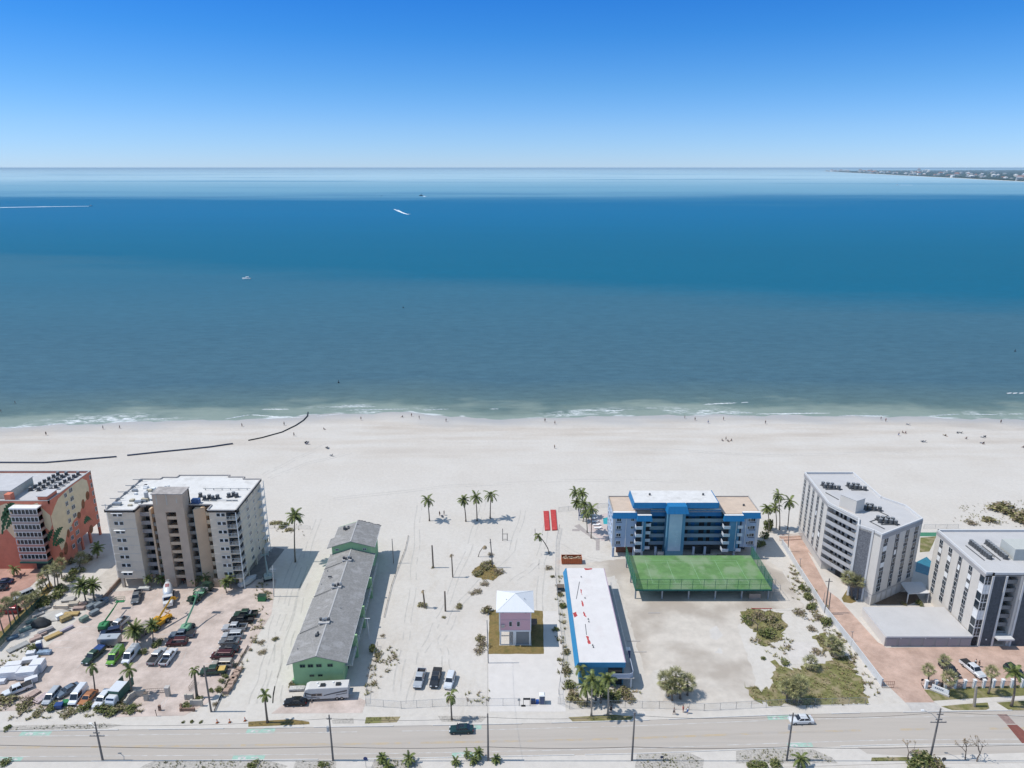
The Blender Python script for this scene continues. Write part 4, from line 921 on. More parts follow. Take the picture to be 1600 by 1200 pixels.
 m = MB(); m.box(p1, py0 - 2.4, PZ - 1.5, p1 + .2, py1, PZ + .1); part(r, 'penthouse_mansard', m, BLUED)
 for x in (37.2, 41.2, 42.4, 52.0, 56.0): window(r, x, py0 - .01, ZT + .6, 1.0, .9)
 m = MB(); m.loft([[(tw0 - .6, 179.6, PZ - 1.9), (tw1 + .6, 179.6, PZ - 1.9), (tw1 + .6, 182.8, PZ - 1.9), (tw0 - .6, 182.8, PZ - 1.9)], [(tw0 - .1, 180.3, PZ + .08), (tw1 + .1, 180.3, PZ + .08), (tw1 + .1, 182.8, PZ + .08), (tw0 - .1, 182.8, PZ + .08)]]); part(r, 'tower_mansard', m, BLUED)
 m = MB(); m.box(tw0, 180.9, 0, tw1, yg + 1.4, PZ - 1.6); part(r, 'tower', m, BLUEM)
 m = MB(); m.box(tw0 + .5, 180.82, Z0 - .3, tw1 - .9, 180.9, PZ - 1.9); part(r, 'tower_panel', m, PALEB)
 m = MB()                                                  # scars where the letters of the name once hung
 for k in range(7):
  z = 8.6 - k * .75; x = tw1 - 2.5 + .25 * (k % 2); m.box(x, 180.79, z, x + .16, 180.82, z + .55); m.box(x + .5, 180.79, z + .05, x + .64, 180.82, z + .5); m.box(x + .16, 180.79, z + .2, x + .5, 180.82, z + .32)
 part(r, 'letter_scar', m, mat('pale_scar', (0.50, 0.60, 0.66), 0.9, 0.1, 1))
 # floors
 for i in range(nf):
  z = Z0 + i * fh
  for x0, x1 in ((sl1 - 1.4, tw0), (tw1, sr0 + 1.6)):
   m = MB(); m.box(x0, yg, z - .18, x1, yg + 1.4, z); m.box(x0, yg, z, x1, yg + .12, z + .95); part(r, 'gallery', m, mat('grey_blue_parapet', (0.26, 0.33, 0.38), 0.85, 0.08, 1, stretch=(6, 1, 1)))
   n = int((x1 - x0) / 2.4)
   for k in range(n):
    m = MB(); x = x0 + .6 + (x1 - x0 - 1) * k / n; m.box(x, yg + 1.35, z, x + (1.0 if k % 2 else 1.5), yg + 1.399, z + 1.95); part(r, 'door' if k % 2 else 'room_window', m, BLUED if k % 3 == 1 else DARK)
  window(r, wl0 + 1.7, yw - .01, z + .9, 1.3, 1.1, 0, 2); window(r, (wl0 + wl1) / 2 + 2.2, yw - .01, z + 1.0, .9, .9)
  window(r, wr1 - 1.9, yw - .01, z + .9, 1.5, 1.1, 0, 2); window(r, (wr0 + wr1) / 2 + .2, yw - .01, z + .9, 1.0, .9)
  m = MB(); m.box(wl0 + .9, yw - .12, z + .55, wl0 + 2.5, yw - .02, z + .8); m.box(wr1 - 2.8, yw - .12, z + .55, wr1 - 1.0, yw - .02, z + .8); part(r, 'window_sill', m, mat('dark_grey_sill', (0.14, 0.17, 0.22), 0.8, 0.1, 1))  # one even dark grey-blue on every sill
  for x0, x1, yy in ((wl1 - .5, wl1 + 1.4, ys), (sl1 - 1.5, sl1 + .1, yg - 1.2), (sr0 - .1, sr0 + 1.7, ys + .2), (sr1 - .6, sr1 + .8, ys + .5)):
   m = MB(); m.box(x0, yy - .9, z - .5, x1, yy + 1.0, z - .35); m.box(x0, yy - .9, z - .35, x1, yy - .8, z + .45); m.box(x0, yy - .8, z - .35, x0 + .08, yy + .9, z + .45); part(r, 'balcony', m, mat('white_balcony', (0.58, 0.62, 0.68), 0.8, 0.05, 1))
   m = MB(); m.box(x0 + .2, yy - .1, z - .3, x1 - .2, yy - .02, z + 1.6); part(r, 'balcony_door', m, DARK)
  for k, y in enumerate((184.5, 187, 189.5, 191.8)): window(r, wl0 - .01, y, z + .9, 1.0, 1.1, R(-90), 1)
 for x in (wl1 - 3.0, sl1 - 2.4, sr1 - 1.0, wr1 - 3.8):
  m = MB(); m.tube([(x, (yw if x in (wl1 - 3.0, wr1 - 3.8) else ys) - .12, Z0), (x, (yw if x in (wl1 - 3.0, wr1 - 3.8) else ys) - .12, ZT - 1.3)], .07, 5); part(r, 'downpipe', m, WHITE)
 m = MB(); m.box(wl0 - .01, yw - .02, Z0, wl0 + .7, yw, ZT - 1.3); m.box(wr1 - .8, yw - .02, Z0, wr1, yw, ZT - 1.3); part(r, 'corner_panel', m, mat('off_white_render', (0.55, 0.55, 0.56), 0.9, 0.05, 1))
 # ground floor
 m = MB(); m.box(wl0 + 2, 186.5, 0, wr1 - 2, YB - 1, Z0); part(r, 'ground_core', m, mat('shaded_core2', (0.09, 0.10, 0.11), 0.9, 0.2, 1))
 m = MB(); m.box(wl0 + 1.6, yw + 2.2, 0, wl1 - .2, yw + 2.6, Z0 - .2); part(r, 'brick_panel', m, mat('brown_brick', (0.19, 0.085, 0.055), 0.9, 0.2, 1))
 for x in (wl0 + .4, wl1 - .4, sl1 - 2, 41.5, 52.5, 55.8, sr1 - .5, wr1 - .5):
  m = MB(); m.box(x - .3, yw - .3, 0, x + .3, yw + .3, Z0); part(r, 'column', m, BLUEW)
 m = MB(); m.box(sl1 + 2.4, 181.8, 0, tw0 - .3, 181.95, 2.0); part(r, 'glass_block_screen', m, mat('grey_blocks', (0.35, 0.38, 0.42), 0.5, 0.3, 2))
 m = MB(); m.box(53, 184.0, 0, 58, 184.2, 2.6); part(r, 'lobby_glazing', m, GLASS)
 for x, y, z in ((40.0, 187.8, PZ), (55.5, 187.8, PZ), (67.5, 187.5, ZT)):
  m = MB(); m.cbox(x, y, z + .3, .5, .4, .6); part(r, 'roof_vent', m, MATS['condenser_grey'])
blue_hotel()

# ---- 6: long blue motel with a white roof
def white_roof_motel():
 r = thing('motel', 'long blue two storey motel with a flat white roof patched in red', 'building', (19.3, 147, 0))
 X0, X1, Y0, Y1, Z = 14.3, 24.4, 128.4, 166.0, 6.3
 mb_ = mat('blue_motel_wall', (0.085, 0.24, 0.34), 0.9, 0.08, 0.5)
 m = MB(); m.box(X0 + .3, Y0 + .6, 0, X1 - .2, Y1 - .3, Z - .35); part(r, 'wall', m, mb_)
 m = MB(); m.box(X0, Y0, Z - .35, X1, Y1, Z); rf = part(r, 'roof', m, mat('chalk_white_roof', (0.64, 0.61, 0.59), 0.85, 0.05, 0.4, stain=((0.56, 0.50, 0.48), 0.25, 0.58, 0.5)))
 rd = mat('red_roof_patch', (0.42, 0.06, 0.06), 0.9, 0.3, 1.5)
 for pts in (((907, 920), (909, 922), (909, 930), (907, 926)), ((909, 938), (912, 942), (912, 949), (909, 945)), ((895, 958), (900, 956), (903, 962), (897, 965)), ((911, 955), (914, 958), (916, 965), (912, 962)), ((916, 994), (919, 994), (923, 1006), (919, 1007)), ((913, 888), (926, 888), (925, 890), (914, 890.5))):
  m = MB(); q = ragged([g(a, b, Z) for a, b in pts], .12, .4); m.prism(q, Z - .01, Z + .012); part(r, 'roof_patch', m, rd, rf)
 for pts in (((905, 909), (906, 909), (901, 936), (900, 936)), ((914, 975), (915, 975), (917, 992), (916, 992))):
  m = MB(); m.prism([g(a, b, Z) for a, b in pts], Z - .01, Z + .012); part(r, 'roof_crack', m, MATS['condenser_grey'], rf)
 for a, b in ((908, 902), (914, 935), (919, 968), (920, 972), (926, 1009), (927, 1012)):
  x, y = g(a, b, Z); m = MB(); m.cyl(x, y, Z, Z + .35, .12, 6); part(r, 'roof_vent', m, MATS['condenser_grey'], rf)
 m = MB(); m.loft([[(X0 - .75, y, Z - 1.3), (X0, y, Z + .08), (X0 + .12, y, Z + .08), (X0 + .12, y, Z - 1.3)] for y in (Y0 + .02, Y1)]); part(r, 'mansard', m, mat('blue_mansard', (0.03, 0.20, 0.38), 0.55, 0.06, 0.6))
 m = MB(); m.box(X0, Y0 - .12, Z - 1.15, X1, Y0, Z + .06); part(r, 'fascia', m, mat('blue_fascia', (0.05, 0.24, 0.42), 0.6, 0.06, 0.6))
 m = MB(); m.box(X1 - .08, Y0, Z - .4, X1 + .1, Y1, Z + .05); part(r, 'edge_trim', m, mat('mauve_trim', (0.38, 0.28, 0.36), 0.7, 0.1, 1))
 m = MB(); m.box(X1 - 4.0, Y0 - .9, 2.8, X1 + 1.9, Y0 + 4.2, 3.0); m.box(X1 - .2, Y0 + 4.2, 2.8, X1 + 1.6, Y1 - 3, 3.0); part(r, 'walkway', m, CONC)
 m = MB(); q = [(X1 - 4, Y0 - .85), (X1 + .9, Y0 - .85), (X1 + 1.6, Y0 - .4), (X1 + 1.85, Y0 + .4), (X1 + 1.85, Y0 + 4.2)]
 for a, b in zip(q, q[1:]): m.prism([a, b, (b[0] - .02, b[1] + .1), (a[0] - .02, a[1] + .1)] if abs(a[0] - b[0]) > .1 else [a, (a[0] - .1, a[1]), (b[0] - .1, b[1]), b], 3.0, 4.05)
 part(r, 'balcony_parapet', m, mat('pale_blue_parapet', (0.42, 0.47, 0.56), 0.8, 0.05, 1))
 m = MB(); rail_mesh(m, (X1 + 1.55, Y0 + 4.2), (X1 + 1.55, Y1 - 3), 3.0, 1.0, 20, .03, False); part(r, 'walkway_railing', m, WHITE)
 for x, y in ((X1 + 1.3, Y0 - .5), (X1 + 1.4, Y0 + 10), (X1 + 1.4, Y0 + 20), (X1 + 1.4, Y0 + 30)):
  m = MB(); m.box(x - .15, y - .15, 0, x + .15, y + .15, 2.8); part(r, 'post', m, WHITE)
 m = MB(); m.box(X1 - 3.9, Y0 + .5, .2, X1 - .5, Y0 + .58, 2.5); part(r, 'ground_glazing', m, GLASS)
 m = MB(); m.box(X1 - 3.6, Y0 + .5, 3.2, X1 - .5, Y0 + .58, 5.0); part(r, 'upper_glazing', m, GLASS)
 for k in range(9):
  for z in (.1, 3.1):
   m = MB(); m.box(X1 - .2, Y0 + 6 + k * 3.4, z, X1 - .14, Y0 + 6.9 + k * 3.4, z + 2); part(r, 'door', m, DARK)
 m = MB(); m.tube([(X1 - 4.3, Y0 + .5, 0), (X1 - 4.3, Y0 + .5, Z - .4)], .08, 5); part(r, 'downpipe', m, mb_)
white_roof_motel()
# ---- 7 and 8: the two grey and white apartment blocks on the right
GREYW = mat('warm_white_stucco', (0.60, 0.56, 0.51), 0.9, 0.05, 0.4)
GREYT = mat('grey_stucco', (0.36, 0.345, 0.34), 0.9, 0.06, 0.4)
GREYROOF = mat('light_grey_roof', (0.49, 0.48, 0.475), 0.85, 0.05, 0.4, stain=((0.39, 0.385, 0.39), 0.2, 0.55, 0.5))
STONE = mat('dark_stone_cladding', (0.155, 0.16, 0.175), 0.85, 0.5, 3.0)
SLATE = mat('slate_cladding', (0.075, 0.085, 0.10), 0.8, 0.3, 2.0)
PARA = mat('white_parapet', (0.58, 0.575, 0.57), 0.85, 0.04, 1)
GSLIT = mat('grey_spandrel', (0.10, 0.10, 0.105), 0.8, 0.15, 1)
def wall_frame(a, b):
 a, b = Vector(a), Vector(b); d = (b - a).normalized(); return a, d, Vector((d.y, -d.x)), math.atan2(d.y, d.x), (b - a).length
def slab(mb, a, b, off, t, z0, z1, s0=0.0, s1=None):
 """box along the wall a-b standing from off to off+t outside it"""
 A, d, n, ang, L = wall_frame(a, b); s1 = L if s1 is None else s1
 q = [A + d * s0 + n * off, A + d * s1 + n * off, A + d * s1 + n * (off + t), A + d * s0 + n * (off + t)]
 mb.prism([(p.x, p.y) for p in q], z0, z1)
def column_of_windows(r, a, b, s, w, zs, h, pale=()):
 A, d, n, ang, L = wall_frame(a, b)
 for i, z in enumerate(zs):
  p = A + d * s + n * 0.02
  if i in pale:
   m = MB(); slab(m, a, b, 0, .05, z, z + h, s - w / 2, s + w / 2); part(r, 'white_shutter', m, WHITE)
  else: window(r, p.x, p.y, z, w * 1.15, h, ang, 2 if w > 1 else 1, fr=0.05)
def grey_block_bent():
 ZR, ZP, nf = 20.4, 3.1, 7; fh = (ZR - 1.0 - ZP) / nf
 q = lambda a, b: g(a, b, ZR)
 A, B = q(1257, 738.4), q(1294, 786); C, D_ = q(1310, 794.5), q(1341, 810)
 E_, F_ = q(1340, 821), q(1366, 829.5); Gc = q(1378.5, 836); Hc, I, J, K = q(1442.4, 811), q(1416, 790), q(1378, 777), q(1333.6, 738.4)
 r = thing('apartment_building', 'bent grey seven storey apartment block with curved access galleries and dark stone panel', 'building', (95, 175, 0))
 body = [A, B, C, D_, E_, F_, Gc, Hc, I, J, K]
 # walls: two wings; the gallery recess between B and E
 def inw(p, v, k): return (p[0] + v[0] * k, p[1] + v[1] * k)
 nB = wall_frame(A, B)[2]; back = 1.9
 Bi, Ci, Di = (B[0] + back, B[1] + .5), (C[0] + back * .9, C[1] + back * .6), (D_[0] + .6, D_[1] + back)
 core = [A, B, Bi, Ci, Di, (E_[0] + 1.5, E_[1] + 1.6), E_, F_, Gc, Hc, I, J, K]
 m = MB(); m.prism(core, ZP, ZR - .55); part(r, 'wall', m, GREYW)
 m = MB(); m.prism(body, ZR - .55, ZR - .35); part(r, 'roof', m, GREYROOF)
 m = MB(); parapet(body, ZR - .9, ZR + .25, .35, m); part(r, 'parapet', m, PARA)
 for a, b, q_ in ((A, B, 1.15), (Gc, Hc, 1.3)): m = MB(); slab(m, a, b, .003, .06, ZR - q_, ZR - .25); part(r, 'fascia', m, GREYT)
 # base storey, set back a little along the drive
 base = [(A[0] + .5, A[1]), (B[0] + .5, B[1]), (Ci[0] + 2, Ci[1] + 1), (Di[0] + 1.5, Di[1] + 1), (E_[0] + .1, E_[1] + .1), (F_[0], F_[1] + .05), (Gc[0] - .05, Gc[1] + .05), (Hc[0] - .05, Hc[1]), (I[0], I[1]), (J[0], J[1]), (K[0], K[1])]
 m = MB(); m.prism(base, 0, ZP); part(r, 'base_wall', m, mat('base_stucco', (0.50, 0.48, 0.45), 0.9, 0.06, 0.5))
 for a, b in ((A, B), (Gc, Hc), (F_, Gc)): m = MB(); slab(m, a, b, .02, .06, ZP - .1, ZP + .1); part(r, 'string_course', m, GREYT)
 # pilaster strips and window columns, drive side
 LA = wall_frame(A, B)[4]; zs = [ZP + .55 + i * fh for i in range(nf)]
 cols = (1.6, 5.4, 9.0, 12.8, 16.6)
 for k, s in enumerate(cols):
  s = s * LA / 20.0
  m = MB(); slab(m, A, B, .004, .014, ZP + .3, ZR - 1.2, s - .8, s + .8); part(r, 'spandrel_strip', m, GSLIT)
  column_of_windows(r, A, B, s, .8 if k == 3 else 1.25, zs, fh * .58, pale=(2,) if k == 4 else ((4, 1) if k == 3 else ()))
 # galleries
 for i in range(nf):
  z = ZP + i * fh
  pts = [B, C, D_, E_]
  for a, b in zip(pts, pts[1:]):
   if i == 0 and a is pts[2]: pass
   m = MB(); slab(m, a, b, -1.6, 1.6, z - .15, z + .02); part(r, 'gallery_slab', m, GREYT)
   m = MB(); L = wall_frame(a, b)[4]; slab(m, a, b, -.1, .1, z + .02, z + .95 if a is not pts[2] else z + .8, .03, L - .03); part(r, 'gallery_parapet', m, mat('pale_grey_parapet', (0.43, 0.43, 0.44), 0.85, 0.06, 1))
  for a, b, s in ((Bi, Ci, 1.0), (Bi, Ci, 2.6), (Ci, Di, 1.0), (Ci, Di, 3.0)):
   m = MB(); slab(m, a, b, .005, .04, z + .1, z + 2.0, s, s + .9); part(r, 'door', m, DARK)
  column_of_windows(r, Ci, Di, 4.6, 1.0, [z + .9], 1.0)
 m = MB(); slab(m, B, C, -3.2, .5, 0, 2.6, .5, 2.0); part(r, 'garage_opening', m, DARK)
 m = MB(); slab(m, C, D_, -2.2, .4, 0, 2.6, .5, 4.0); part(r, 'garage_opening', m, DARK)
 # stone panel between white frames
 L = wall_frame(E_, F_)[4]
 m = MB(); slab(m, E_, F_, .01, .08, .3, ZR - .8, .6, L - .5); part(r, 'stone_panel', m, STONE)
 m = MB(); slab(m, E_, F_, .01, .2, 0, ZR + .25, 0, .55); slab(m, E_, F_, .01, .2, 0, ZR + .25, L - .45, L); part(r, 'white_pier', m, PARA)
 m = MB(); slab(m, F_, Gc, .01, .06, 0, 2.2, .8, 1.8); part(r, 'door', m, GREYT)
 # front right face
 L = wall_frame(Gc, Hc)[4]
 for k, (t, w, pale) in enumerate(((.12, 1.5, (5, 3)), (.40, .85, (4,)), (.64, 1.4, ()), (.87, 1.5, ()))):
  s = t * L; m = MB(); slab(m, Gc, Hc, .004, .012, ZP + .3, ZR - 1.4, s - .8, s + .8); part(r, 'spandrel_strip', m, GSLIT)
  column_of_windows(r, Gc, Hc, s, w, zs, fh * .6, pale)
 for k in range(5):
  m = MB(); slab(m, Gc, Hc, .01, .03, .3, 2.6, 2 + k * 2.2, 3.6 + k * 2.2); part(r, 'base_panel', m, PARA)
 # roof: lift house and plant
 zr = ZR - .35
 a, b, c = g(1312, 795, zr), g(1337, 802, zr), g(1347, 797, zr)
 a, b, c = (Vector(g(*p, zr)) for p in ((1311, 792), (1336, 802.4), (1349, 798)))
 m = MB(); lh = [tuple(p) for p in (a, b, c, a + c - b)]; m.prism(lh, zr, zr + 3.6); part(r, 'lift_house', m, GREYW)
 m = MB(); cx, cy = sum(p[0] for p in lh) / 4, sum(p[1] for p in lh) / 4; m.prism([(cx + (x - cx) * 1.03, cy + (y - cy) * 1.03) for x, y in lh], zr + 3.6, zr + 3.72); part(r, 'lift_house_roof', m, GREYROOF)
 for cx, cy, n in ((1299, 761, 7), (1339, 762, 7), (1361, 794, 7), (1386, 815, 8)):
  X, Y = g(cx, cy, zr)
  for k in range(n): condenser(r, X - 2.0 + 1.15 * (k // 2) + rnd.uniform(-.1, .1), Y + (1.0 if k % 2 else -.5) - .35 * (k // 2), zr, 1.2)
  m = MB(); m.box(X - 2.4, Y - 1.9, zr, X + 2.4, Y - 1.5, zr + .15); part(r, 'pipe_rack', m, MATS['condenser_grey'])
 for pts in (((1290, 770), (1310, 781)), ((1374, 800), (1388, 806.5), (1359, 815.5), (1382, 827))):
  m = MB(); m.tube([(*g(x, y, zr), zr + .1) for x, y in pts], .14, 4); part(r, 'roof_pipe', m, MATS['condenser_grey'])
grey_block_bent()
def grey_block_east():
 ZR, ZP, nf = 19.4, 2.6, 7; fh = (ZR - .8 - ZP) / nf
 A, B = g(1464.4, 828.6, ZR), g(1541, 896, ZR)
 YF = B[1]
 X1 = onY(1553, 890, YF)[0]; X2 = onY(1577, 890, YF)[0]; X3 = X2 + 3.2; X4 = X3 + 8.5
 r = thing('apartment_building', 'grey and white seven storey apartment block with dark slate panel at the right edge', 'building', (115, 150, 0))
 m = MB(); m.prism([A, (B[0] + (A[0] - B[0]) * 1.8 / (A[1] - B[1]), B[1] + 1.8), (X1, YF + 1.8), (X1, YF), (X2, YF), (X2, YF + 5), (X3, YF + 5), (X3, YF), (X4 + 12, YF), (X4 + 12, A[1])], 0, ZR - .5); part(r, 'wall', m, GREYW)
 pl = [A, (B[0], B[1]), (X1, YF), (X1, YF - .15), (X3, YF - .15), (X4 + 12, YF - .15), (X4 + 12, A[1])]
 m = MB(); m.prism(pl, ZR - .5, ZR - .3); part(r, 'roof', m, GREYROOF)
 m = MB(); parapet(pl, ZR - .6, ZR + .3, .35, m); part(r, 'parapet', m, PARA)
 m = MB(); slab(m, A, B, .003, .06, ZR - 1.1, ZR - .2); part(r, 'fascia', m, GREYT)
 L = wall_frame(A, B)[4]; zs = [ZP + .5 + i * fh for i in range(nf)]
 for k, (t, w, pale) in enumerate(((.13, 1.2, (5, 4)), (.33, 1.3, (5, 3)), (.53, .8, (5,)), (.74, 1.2, (5, 4)))):
  s = t * L; m = MB(); slab(m, A, B, .004, .012, ZP + .2, ZR - 1.2, s - .7, s + .7); part(r, 'spandrel_strip', m, GSLIT)
  column_of_windows(r, A, B, s, w, zs, fh * .6, pale)
 for i in range(nf):                                          # glazed corner bays, some behind white shutters
  z = ZP + i * fh
  m = MB(); m.box(B[0] + .02, YF, z - .1, X1, YF + 1.8, z + .12); part(r, 'bay_slab', m, PARA)
  shut = i in (5, 2)
  m = MB(); m.box(B[0] + .1, YF + .06, z + .12, X1 - .02, YF + .16, z + fh - .12); m.box(B[0] + .1, YF + .16, z + .12, B[0] + .2, YF + 1.8, z + fh - .12); part(r, 'bay_shutter' if shut else 'bay_glazing', m, WHITE if shut else GLASS)
  m = MB(); x = (B[0] + X1) / 2; m.box(B[0] + .05, YF + .02, z + .12, B[0] + .2, YF + .14, z + fh - .1); m.box(x - .06, YF + .02, z + .12, x + .06, YF + .05, z + fh - .1); m.box(B[0] + .06, YF + .05, z + .8, X1 - .03, YF + .055, z + .88); part(r, 'bay_frame', m, PARA)
  m = MB(); m.box(X2, YF + .8, z - .1, X3, YF + 5, z + .05); m.box(X2 + .01, YF + .8, z + .05, X3 - .01, YF + .9, z + .9); part(r, 'gallery', m, mat('dim_grey_rail', (0.20, 0.205, 0.21), 0.8, 0.1, 1))
  m = MB(); m.box(X2 + .4, YF + 4.9, z + .1, X3 - .4, YF + 4.98, z + 2.1); part(r, 'gallery_dark_panel', m, DARK)
 for xa, xb in ((X1, X2), (X3 + .6, X4)):
  m = MB(); m.box(xa + .45, YF - .12, 0.1, xb - .45, YF - .02, ZR - .7); part(r, 'slate_panel', m, SLATE)
  m = MB(); m.box(xa, YF - .3, 0, xa + .42, YF - .02, ZR - .61); part(r, 'white_pier', m, PARA)
  m = MB(); m.box(xb - .42, YF - .3, 0, xb, YF - .02, ZR - .61); part(r, 'white_pier', m, PARA)
  m = MB(); m.cbox((xa + xb) / 2, YF - .16, 1.8, .3, .1, .3); part(r, 'wall_lamp', m, WHITE)
 m = MB(); m.box(X2, YF - 1.6, 2.5, X3 + .6, YF + .8, 2.9); part(r, 'entrance_canopy', m, PARA)
 m = MB(); m.box(B[0] + .3, YF - .01, 0, X1 - .3, YF + .1, 2.2); part(r, 'door', m, DARK)
 zr = ZR - .3
 m = MB(); m.box(g(1583, 876, zr)[0], g(1583, 876, zr)[1], zr, g(1583, 876, zr)[0] + 7, g(1583, 876, zr)[1] + 5, zr + 3.0); part(r, 'lift_house', m, mat('pale_green_grey', (0.46, 0.47, 0.44), 0.9, 0.05, 1))
 for (ax, ay), (bx, by) in (((1517, 850), (1546, 873)), ((1542, 850), (1571, 873))):
  for k in range(9):
   x, y = g(ax + (bx - ax) * k / 8, ay + (by - ay) * k / 8, zr); condenser(r, x, y, zr, 1.15)
  m = MB(); m.tube([(*g(ax - 8, ay + 3, zr), zr + .1), (*g(bx - 8, by + 3, zr), zr + .1)], .14, 4); part(r, 'roof_pipe', m, MATS['condenser_grey'])
  m = MB(); m.tube([(*g(bx + 8, by - 2, zr), zr + .1), (*g(ax + 9, ay + 1, zr), zr + .1)], .1, 4); part(r, 'roof_pipe', m, MATS['condenser_grey'])
grey_block_east()
def garage_row():
 r = thing('garage_block', 'low grey garage block with seven pale roller doors', 'garage', (98, 146, 0))
 X0, X1, Y0, Y1, Z = 87.8, 108.1, 141.9, 153.6, 2.95
 m = MB(); m.box(X0 + .1, Y0 + .25, 0, X1, Y1, Z - .3); part(r, 'wall', m, GREYT)
 m = MB(); m.box(X0, Y0, Z - .3, X1, Y1 + .1, Z - .12); part(r, 'roof', m, mat('light_grey_deck', (0.49, 0.475, 0.465), 0.85, 0.05, 0.3))
 m = MB(); m.box(X0 - .02, Y0 - .06, Z - .45, X1, Y0, Z - .02); m.box(X0 - .02, Y0, Z - .45, X0, Y1, Z - .02); part(r, 'fascia', m, PARA)
 m = MB(); m.box(X0 - .05, Y0 + .3, 0, X0 + .1, Y1, Z - .46); part(r, 'end_wall', m, GREYW)
 for k in range(7):
  x = X0 + 1.5 + k * 2.9
  m = MB(); m.box(x - 1.15, Y0 + .18, 0, x + 1.15, Y0 + .25, 2.1); o = part(r, 'garage_door', m, mat('pinkish_grey_door', (0.36, 0.33, 0.34), 0.7, 0.04, 1))
  if k % 2 == 1: m = MB(); m.cbox(x - .9, Y0 + .1, 2.3, .25, .2, .2); part(r, 'wall_lamp', m, WHITE)
garage_row()
def carport():
 q = [g(a, b, 3.0) for a, b in ((1406, 909), (1440, 909), (1452, 926.5), (1420, 927.5))]
 r = thing('carport', 'flat white canopy on posts between the two grey blocks', 'canopy', (*q[3], 0))
 m = MB(); m.prism(q, 2.8, 3.0); part(r, 'roof', m, PARA)
 for x, y in q:
  m = MB(); m.box(x - .12, y - .12 + .15, 0, x + .12, y + .12 + .15, 2.8); part(r, 'post', m, PARA)
 q2 = [g(a, b, 2.8) for a, b in ((1440, 909.5), (1452, 926), (1462, 918), (1449, 914))]
 m = MB(); m.prism(q2, 2.5, 2.7); part(r, 'link_roof', m, GREYW)
carport()

# ---- raised tennis court of the blue hotel
CHAIN = mat('green_mesh_screen', (0.03, 0.13, 0.08), 0.8, 0.2, 1)
def screen_mat(name, col, cover):
 if name in MATS: return MATS[name]
 m = bpy.data.materials.new(name); m.use_nodes = True; n, l = m.node_tree.nodes, m.node_tree.links
 b = n['Principled BSDF']; b.inputs['Base Color'].default_value = (*col, 1); b.inputs['Roughness'].default_value = .8
 b.inputs['Alpha'].default_value = cover
 MATS[name] = m; return m
NETG = screen_mat('green_windscreen_net', (0.02, 0.14, 0.09), 0.62)
NETL = screen_mat('green_chain_link', (0.03, 0.12, 0.08), 0.22)
NETS = screen_mat('grey_chain_link', (0.36, 0.36, 0.36), 0.13)
COURTM = mat('green_court_paint', (0.12, 0.235, 0.085), 0.9, 0.2, 0.5, stain=((0.21, 0.29, 0.17), 0.22, 0.48, 0.85))
def court():
 r = thing('tennis_court', 'raised green tennis court deck on posts with mesh fences', 'sports court', (50, 168, 0))
 X0, X1, Y0, Y1, Z = 32.0, 67.3, 160.3, 177.2, 3.5
 m = MB(); m.box(X0, Y0, Z - .35, X1, Y1, Z); d = part(r, 'deck', m, COURTM)
 m = MB(); m.box(X0 - .06, Y0 - .08, Z - .4, X1 + .06, Y0, Z + .06); m.box(X0 - .08, Y0, Z - .4, X0, Y1, Z + .06); part(r, 'deck_edge', m, mat('dark_teal_edge', (0.02, 0.13, 0.11), 0.6, 0.1, 1))
 lw = mat('faded_court_line', (0.24, 0.40, 0.24), 0.9, 0.1, 1); ln = MB()
 for y in (163.0, 164.3, 173.2, 174.5): ln.box(X0 + 5, y, Z, X1 - 5, y + .07, Z + .006)
 for x in (X0 + 5, X0 + 11, X0 + 17.6, X1 - 11, X1 - 5): ln.box(x, 163.071, Z, x + .08, 174.5, Z + .008)
 part(r, 'court_lines', ln, lw, d)
 for k in range(6):
  for j in range(3):
   x, y = X0 + .3 + (X1 - X0 - .6) * k / 5, Y0 + 1.2 + (Y1 - Y0 - 1.8) * j / 2
   m = MB(); m.box(x - .18, y - .18, 0, x + .18, y + .18, Z - .35); part(r, 'post', m, mat('grey_deck_post', (0.33, 0.36, 0.38), 0.8, 0.1, 1))
 for k in range(8):
  m = MB(); x = X0 + 2 + (X1 - X0 - 4) * k / 7; m.box(x - .1, Y0 + .2, Z - .75, x + .1, Y1 - .2, Z - .36); part(r, 'beam', m, mat('dark_beam', (0.06, 0.065, 0.07), 0.8, 0.2, 1))
 def fence(a, b, net, n, h=3.0):
  m = MB(); a3, b3 = Vector((*a, Z)), Vector((*b, Z)); up = Vector((0, 0, h))
  for i in range(n + 1): p = a3.lerp(b3, i / n); m.tube([p, p + up], .05, 5)
  m.tube([a3 + up, b3 + up], .045, 5); m.tube([a3 + up * .5, b3 + up * .5], .03, 4)
  f = part(r, 'fence_frame', m, CHAIN); m = MB(); m.face([a3, b3, b3 + up, a3 + up]); part(r, 'fence_net', m, net, f)
 fence((X0 + .05, Y0 + .05), (X1 - .05, Y0 + .05), NETL, 12); fence((X0 + .05, Y0 + .06), (X0 + .05, Y1), NETG, 6); fence((X1 - .05, Y0 + .06), (X1 - .05, Y1), NETG, 6)
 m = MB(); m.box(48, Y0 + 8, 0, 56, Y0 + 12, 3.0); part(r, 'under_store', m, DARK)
 m = MB(); m.box(62, Y0 + .9, 0, 65, Y0 + 1.3, 1.6); part(r, 'low_wall', m, mat('tan_low_wall', (0.35, 0.29, 0.25), 0.9, 0.1, 1))
court()
